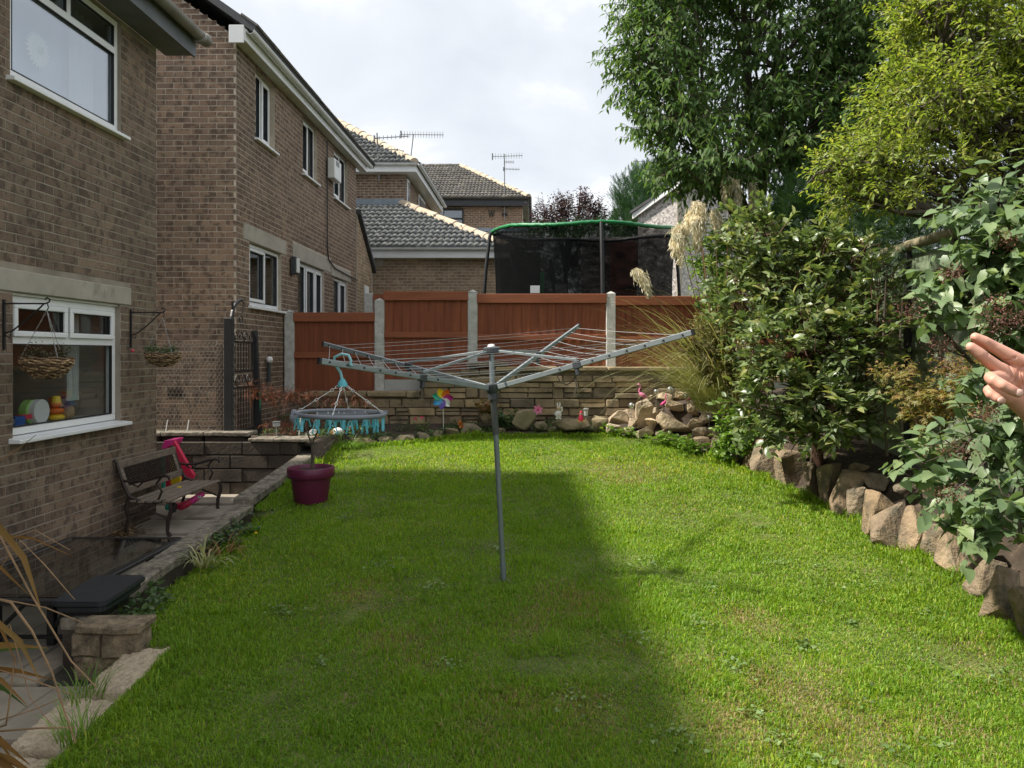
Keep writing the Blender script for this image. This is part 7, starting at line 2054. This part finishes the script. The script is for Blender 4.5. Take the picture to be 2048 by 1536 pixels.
# ================================================================== person: a hand held out at the right edge
m, N, L, b = node_mat("skin")
f = noise_tex(N, L, position(N, L), 55, 4)
f2 = noise_tex(N, L, position(N, L), 420, 4)
L.new(ramp(N, L, f, [(.3, (.56, .265, .185)), (.7, (.66, .36, .265))]), b.inputs["Base Color"])
b.inputs["Roughness"].default_value = .5; b.inputs["Subsurface Weight"].default_value = .12; b.inputs["Subsurface Radius"].default_value = (.008, .003, .0015)
bump(N, L, b, f2, .15, .001)
M['skin'] = m
M['nail'] = mat("fingernail", (.72, .46, .38), .3, .05, 30, 0)
HY = .80
def hp_(X, Y, d=0.0): return at(1880 + X / 6.4, 640 + Y / 6.4, HY + d)
HS = HY / F / 6.4
mb = MB()
def chain_(l):
    pts = [hp_(x, y, d) for x, y, d, r in l]; rad = [r * HS * .95 for x, y, d, r in l]
    mb.tube(pts, rad, 16)
    for p, r in zip(pts, rad): mb.ball(p, r, 14, 10)
chain_([(452, 222, .001, 66), (562, 280, .001, 82), (664, 334, .002, 82), (764, 388, .002, 88), (900, 470, .002, 100), (1080, 570, .004, 112)])
chain_([(396, 344, -.005, 66), (500, 430, -.005, 84), (590, 502, -.004, 84), (680, 570, -.003, 90), (790, 640, -.002, 98), (960, 740, .001, 112)])
chain_([(900, 800, .002, 110), (760, 745, -.006, 92), (648, 738, -.016, 84), (690, 775, -.026, 80), (800, 835, -.032, 76), (910, 895, -.033, 72), (1000, 938, -.032, 60)])
chain_([(860, 960, .002, 110), (720, 905, -.006, 84), (625, 900, -.014, 72), (650, 950, -.023, 68), (730, 1000, -.027, 62), (790, 1030, -.027, 52)])
chain_([(980, 620, .006, 130), (1150, 720, .008, 150), (1330, 850, .010, 160)])
chain_([(930, 760, .006, 140), (1100, 850, .010, 170), (1300, 960, .012, 170)])
chain_([(880, 930, .006, 130), (980, 1010, .008, 150), (1120, 1120, .012, 165), (1240, 1240, .014, 170)])
chain_([(1000, 900, .008, 160), (1180, 1040, .012, 190), (1290, 1250, .016, 210), (1330, 1480, .018, 225), (1420, 1900, .02, 260), (1640, 2700, .03, 330), (1900, 3500, .05, 360)])
chain_([(1400, 1150, .014, 170), (1430, 1480, .018, 215), (1560, 1950, .02, 260), (1800, 2700, .03, 330)])
chain_([(1280, 1020, .0, 150), (1400, 800, -.012, 120), (1450, 620, -.022, 100), (1440, 480, -.03, 84)])
me = bpy.data.meshes.new("hand"); me.from_pydata(mb.v, [], mb.f)
tmp = bpy.data.objects.new("hand_tmp", me); COL.objects.link(tmp)
rmod = tmp.modifiers.new("remesh", 'REMESH'); rmod.mode = 'VOXEL'; rmod.voxel_size = .0012
smod = tmp.modifiers.new("smooth", 'SMOOTH'); smod.iterations = 6; smod.factor = .5
dg = bpy.context.evaluated_depsgraph_get()
hm = bpy.data.meshes.new_from_object(tmp.evaluated_get(dg)); hm.name = "person"
bpy.data.objects.remove(tmp)
V = np.zeros(len(hm.vertices) * 3, dtype=np.float32); hm.vertices.foreach_get("co", V); V = V.reshape(-1, 3).astype(float)
NN = np.zeros(len(hm.vertices) * 3, dtype=np.float32); hm.vertices.foreach_get("normal", NN); NN = NN.reshape(-1, 3)
def crease(l, w, dpt):
    global V
    pts = [np.array(hp_(x, y, d)) for x, y, d in l]
    best = np.full(len(V), 9.0)
    for a, b2 in zip(pts, pts[1:]):
        ab = b2 - a; ab2 = ab.copy(); ab2[1] = 0; q = V - a; q2 = q.copy(); q2[:, 1] = 0
        t = np.clip((q2 @ ab2) / max(1e-12, ab2 @ ab2), 0, 1)
        best = np.minimum(best, np.linalg.norm(q2 - t[:, None] * ab2, axis=1))
    k = np.exp(-(best / w) ** 2) * (NN[:, 1] < -.1)
    V = V - NN * (k * dpt)[:, None]
crease([(400, 262, 0), (560, 365, 0), (680, 450, 0), (765, 520, 0)], .0011, .0022)
crease([(760, 520, 0), (850, 522, 0), (920, 480, 0)], .0012, .0020)
crease([(850, 600, 0), (855, 680, 0), (845, 760, 0)], .0012, .0016)
crease([(1030, 590, 0), (950, 680, 0), (905, 800, 0)], .0013, .0022)
crease([(1010, 660, 0), (1000, 740, 0), (1030, 830, 0)], .0011, .0014)
crease([(600, 300, 0), (640, 380, 0)], .0012, .0005); crease([(560, 430, 0), (520, 480, 0)], .0012, .0005)
crease([(860, 860, 0), (880, 920, 0)], .001, .0006); crease([(1000, 1290, 0), (1120, 1250, 0)], .0012, .0008)
hm.vertices.foreach_set("co", V.astype(np.float32).ravel()); hm.update()
hm.materials.clear(); hm.materials.append(M['skin']); hm.polygons.foreach_set("use_smooth", np.ones(len(hm.polygons), dtype=bool))
# the rest of the person, standing just outside the right edge of the frame
def grown(mb, voxel, its, name):
    me = bpy.data.meshes.new(name); me.from_pydata(mb.v, [], mb.f)
    t = bpy.data.objects.new(name, me); COL.objects.link(t)
    r = t.modifiers.new("remesh", 'REMESH'); r.mode = 'VOXEL'; r.voxel_size = voxel
    k = t.modifiers.new("smooth", 'SMOOTH'); k.iterations = its; k.factor = .5
    out = bpy.data.meshes.new_from_object(t.evaluated_get(bpy.context.evaluated_depsgraph_get())); bpy.data.objects.remove(t)
    out.polygons.foreach_set("use_smooth", np.ones(len(out.polygons), dtype=bool))
    return out
PC = Vector((1.03, .66, 0)); PF = Vector((-.6, -.8, 0)); PR = Vector((-.8, .6, 0))
def pp(r, f, z): return PC + PR * r + PF * f + Vector((0, 0, z))
elbow = hp_(1900, 3500, .05); wrist_in = hp_(1560, 2400, .026); sh_r, sh_l = pp(.185, 0, -.36), pp(-.185, 0, -.36)
GZ = lawn_z(0, 0)
def limb(mb, pts, rad, n=14):
    mb.tube(pts, rad, n)
    for p, r in zip(pts, rad): mb.ball(p, r, 12, 8)
def torso(mb, g):
    for rr in (-.075, 0, .075):
        limb(mb, [pp(rr, 0, -.84), pp(rr * .9, 0, -.62), pp(rr * 1.1, .01, -.46), pp(rr * 1.1, 0, -.385)], [.105 + g, .092 + g, .105 + g, .075 + g])
    limb(mb, [pp(-.17, 0, -.372), pp(0, 0, -.35), pp(.17, 0, -.372)], [.055 + g, .06 + g, .055 + g])
bd = MB(); torso(bd, 0)
limb(bd, [pp(0, -.005, -.36), pp(0, .0, -.22)], [.056, .05])
bd.ball(pp(0, .005, -.10), (.078, .09, .115), 20, 14); bd.ball(pp(0, .045, -.155), (.05, .05, .055), 14, 10)
limb(bd, [pp(0, .085, -.085), pp(0, .112, -.125)], [.010, .014])
for q in (-1, 1):
    bd.ball(pp(q * .082, -.005, -.105), (.014, .022, .032), 10, 8)
    limb(bd, [pp(q * .09, 0, -.86), pp(q * .095, .015, -1.28), pp(q * .1, -.01, GZ + .09)], [.095, .062, .042])
    limb(bd, [pp(q * .1, -.03, GZ + .045), pp(q * .105, .15, GZ + .035)], [.042, .034])
limb(bd, [sh_r, (sh_r + elbow) / 2, elbow, (elbow + wrist_in) / 2], [.055, .047, .039, .037])
lh = pp(-.26, .10, -.88)
limb(bd, [sh_l, pp(-.235, -.01, -.64), lh], [.055, .043, .03])
limb(bd, [lh, pp(-.262, .115, -.95)], [.03, .034])
for k in range(4): limb(bd, [pp(-.262, .09 + .02 * k, -.96), pp(-.266, .092 + .02 * k, -1.01), pp(-.258, .096 + .02 * k, -1.045)], [.010, .009, .008], 8)
limb(bd, [pp(-.255, .135, -.92), pp(-.25, .165, -.965), pp(-.25, .165, -1.0)], [.013, .011, .009], 8)
bmesh_body = grown(bd, .006, 4, "body")
jb = bmesh.new(); jb.from_mesh(hm); jb.from_mesh(bmesh_body); jb.to_mesh(hm); jb.free()
hm.polygons.foreach_set("use_smooth", np.ones(len(hm.polygons), dtype=bool)); hm.polygons.foreach_set("material_index", np.zeros(len(hm.polygons), dtype=np.int32)); hm.update()
po_ = newobj("person", hm); tag(po_, "outstretched hand with two straight fingers and the others curled, entering at the right edge", "person")
M['shirt'] = mat("navy cotton shirt", (.035, .05, .09), .85, .15, 9, .2)
M['jeans'] = mat("denim", (.06, .085, .14), .85, .2, 12, .2)
M['hair'] = mat("brown hair", (.07, .042, .025), .6, .3, 30, .3)
sh = MB(); torso(sh, .014); limb(sh, [sh_r, (sh_r + elbow) / 2, elbow, elbow + (wrist_in - elbow) * .22], [.07, .062, .055, .05]); limb(sh, [sh_l, pp(-.235, -.01, -.64), pp(-.258, .085, -.84)], [.07, .058, .042])
me = grown(sh, .007, 4, "shirt"); me.materials.clear(); me.materials.append(M['shirt']); newobj("shirt", me, po_)
tr_ = MB()
for q in (-1, 1): limb(tr_, [pp(q * .085, 0, -.80), pp(q * .09, 0, -.92), pp(q * .095, .012, -1.28), pp(q * .1, -.01, GZ + .10)], [.112, .112, .08, .066])
me = grown(tr_, .008, 4, "trousers"); me.materials.clear(); me.materials.append(M['jeans']); newobj("trousers", me, po_)
hr = MB(); hr.ball(pp(0, -.014, -.078), (.088, .094, .112), 20, 14); limb(hr, [pp(0, -.07, -.12), pp(0, -.065, -.2)], [.05, .035])
me = grown(hr, .006, 2, "hair"); me.materials.clear(); me.materials.append(M['hair']); newobj("hair", me, po_)
for q in (-1, 1):
    mb = MB(); limb(mb, [pp(q * .1, -.045, GZ + .05), pp(q * .105, .08, GZ + .045), pp(q * .108, .17, GZ + .035)], [.052, .05, .042]); me = grown(mb, .007, 3, "shoe"); me.materials.clear(); me.materials.append(M['black']); newobj("shoe", me, po_)
    mb = MB(); mb.ball(pp(q * .032, .078, -.088), (.013, .013, .009), 10, 8); mb.build("eye", M['white_plastic'], po_, smooth=True)
mb = MB(); mb.tube([pp(-.022, .094, -.158), pp(0, .099, -.16), pp(.022, .094, -.158)], [.003, .005, .003], 8); mb.build("mouth", M['pale_pink'], po_, smooth=True)
for (x, y, d, a, rx, rz_) in ((1015, 930, -.0372, -.45, .0042, .0034), (778, 1022, -.0312, -.55, .0036, .0028)):
    mb = MB(); Mx = Matrix.Translation(hp_(x, y, d)) @ Matrix.Rotation(a, 4, 'Y')
    vs = []; fs = []
    mb.ball((0, 0, 0), (rx, .0011, rz_), 14, 8); mb.v = [tuple(Mx @ Vector(q)) for q in mb.v]; mb.build("fingernail", M['nail'], po_, smooth=True)

# ================================================================== grass
gm, N, L, b = node_mat("grass blade")
a_ = N.new("ShaderNodeAttribute"); a_.attribute_name = "hue"
L.new(a_.outputs["Color"], b.inputs["Base Color"]); b.inputs["Roughness"].default_value = .5; b.inputs["Specular IOR Level"].default_value = .3
tb = N.new("ShaderNodeBsdfTranslucent"); L.new(mixc(N, L, a_.outputs["Color"], (1.5, 1.45, .7), 1.0, 'MULTIPLY'), tb.inputs["Color"])
mx = N.new("ShaderNodeMixShader"); mx.inputs[0].default_value = .45
L.new(b.outputs[0], mx.inputs[1]); L.new(tb.outputs[0], mx.inputs[2]); L.new(mx.outputs[0], N["Material Output"].inputs["Surface"])

def grid_noise(x, y, s, seed):
    """smooth value noise, vectorised"""
    r = np.random.RandomState(seed); G_ = r.rand(128, 128)
    X, Y = x * s, y * s; i, j = np.floor(X).astype(int), np.floor(Y).astype(int); fx, fy = X - i, Y - j
    fx = fx * fx * (3 - 2 * fx); fy = fy * fy * (3 - 2 * fy)
    g = lambda a, c: G_[a % 128, c % 128]
    return (g(i, j) * (1 - fx) + g(i + 1, j) * fx) * (1 - fy) + (g(i, j + 1) * (1 - fx) + g(i + 1, j + 1) * fx) * fy

DRY = [(1620, 1400, .28), (1540, 1260, .2), (1350, 1330, .22), (1700, 1470, .25), (1450, 1440, .25), (1130, 1200, .3), (1060, 1240, .25), (1960, 1330, .25), (1250, 950, .5), (1350, 1010, .3), (820, 1290, .3), (1180, 1430, .25), (1900, 1450, .2), (1560, 1380, .2), (1480, 1230, .2), (1230, 1300, .2), (740, 1200, .3), (1000, 1440, .25)]
rs = np.random.RandomState(77)
bx_, by_ = [], []
for (y0, y1, dens) in ((3.0, 4.0, 15500), (4.0, 5.2, 11500), (5.2, 6.6, 7600), (6.6, 8.2, 5400), (8.2, 10.9, 3900)):
    n = int((y1 - y0) * 6.2 * dens)
    y = rs.uniform(y0, y1, n); x = rs.uniform(-2.7, 3.6, n)
    kp = (y < bed_edge(x) - .02) & (x > left_x(y) + .005) & (x < np.interp(y, RY, RX) + .02) & (np.abs(x - .03 * y) < .72 * y + .35)
    bx_.append(x[kp]); by_.append(y[kp])
# longer fringe along the edges
n = 9000; y = rs.uniform(3.0, 10.7, n); e = np.abs(rs.normal(0, .05, n)); bx_.append(np.interp(y, RY, RX) - e + .05); by_.append(y); nr_ = n
n = 9000; y = rs.uniform(3.2, 10.4, n); e = np.abs(rs.normal(0, .05, n)); bx_.append(left_x(y) + e + .0); by_.append(y)
n = 5000; x = rs.uniform(-2.5, 1.2, n); bx_.append(x); by_.append(bed_edge(x) - .03 - np.abs(rs.normal(0, .06, n)))
x = np.concatenate(bx_); y = np.concatenate(by_); n = len(x); nf = 23000
z = lawn_zn(y)
g1, g2, g3 = grid_noise(x, y, .9, 1), grid_noise(x + 9, y + 4, 3.2, 2), grid_noise(x + 3, y + 8, 9.0, 3)
dry = np.zeros(n)
for (u, v, r) in DRY:
    yy = 1.99 / ((v - PV) / F + .076); xx = (u - PU) / F * yy
    dry = np.maximum(dry, np.exp(-(((x - xx) / r) ** 2 + ((y - yy) / (r * 1.2)) ** 2)))
dryness = np.clip(dry * (.35 + .9 * g2) + (g3 - .72) * .6 + (g1 * .5 + g2 * .5 - .62) * 1.1, 0, 1)
Ln = (.024 + .018 * rs.rand(n)) * (.75 + .5 * g2) * (1 - .45 * dryness)
tuft = grid_noise(x + 31, y + 17, 5.5, 9); Ln *= np.where(tuft > .72, 1.5, 1.0)
Ln[-nf:] *= rs.uniform(1.1, 2.6, nf)
near_cap = (x < -2.45) & (y > 4.6) & (y < 7.0); Ln[near_cap] *= .6
z = z - np.where((y > 4.5) & (y < 7.1), .10 * np.exp(-((x + 2.58) / .15) ** 2), 0)
on_slab = y < 4.36; Ln = np.where(on_slab & (x < -1.98), Ln * .6, Ln)
Wd = np.clip(.0014 + .00033 * y, .0018, .0048) * rs.uniform(.7, 1.3, n)
az = rs.uniform(0, 2 * PI, n) + g1 * 4; ln_ = rs.uniform(.15, 1.0, n) ** 1.0 * (.6 + .7 * g3)
H = np.stack([np.cos(az), np.sin(az), np.zeros(n)], 1); sd = np.stack([-np.sin(az + rs.uniform(-1, 1, n)), np.cos(az + rs.uniform(-1, 1, n)), np.zeros(n)], 1)
b0 = np.stack([x, y, z - .004], 1)
mid = b0 + np.array([0, 0, 1.0]) * (Ln * .62)[:, None] + H * (Ln * ln_ * .35)[:, None]
tip = b0 + np.array([0, 0, 1.0]) * (Ln * (1.05 - .55 * ln_))[:, None] + H * (Ln * ln_ * 1.05)[:, None]
V = np.stack([b0 - sd * Wd[:, None], b0 + sd * Wd[:, None], mid + sd * (Wd * .85)[:, None], mid - sd * (Wd * .85)[:, None], tip], 1)
T = np.array([(0, 1, 2), (0, 2, 3), (3, 2, 4)])[None] + (np.arange(n) * 5)[:, None, None]
c_g1, c_g2, c_y, c_d = np.array([.118, .240, .020]), np.array([.240, .395, .028]), np.array([.47, .50, .055]), np.array([.36, .29, .13])
mixv = np.clip(rs.rand(n) * .7 + g2 * .5 - .1, 0, 1)[:, None]
col = c_g1 * (1 - mixv) + c_g2 * mixv
yl_ = np.clip((rs.rand(n) - .72) * 2.2 + (g1 - .5) * .5 + np.clip((9.7 - np.abs(y - 9.2) * 1.2 - 8.4), 0, 1) * .3, 0, 1)[:, None]; col = col * (1 - yl_) + c_y * yl_
dm = (rs.rand(n) < np.clip(dryness * .42 + dry * .22, 0, 1) + .02)[:, None]; col = np.where(dm, c_d * rs.uniform(.6, 1.2, (n, 1)), col)
cols = np.concatenate([np.repeat(col[:, None, :], 5, 1), np.ones((n, 5, 1))], 2)
gr = newobj("grass", np_mesh("grass", V.reshape(-1, 3), T.reshape(-1, 3), gm, cols=cols.reshape(-1, 4)))
gr["kind"] = "stuff"; gr["label"] = "mown lawn grass with dry patches"
# a few tall seeding stems and tufts on the slabs
blades(60, (-2.22, 3.80, lawn_z(0, 3.8)), .10, (.08, .20), (.1, .05, 0), GM['bright'], gr, "slab_tuft", w=(.0015, .003), up=1.6, droop=.6, jitter=.5)
blades(60, (-2.06, 3.45, lawn_z(0, 3.4)), .09, (.10, .22), (-.2, .0, 0), GM['bright'], gr, "slab_tuft", w=(.0015, .003), up=1.6, droop=.6, jitter=.5)
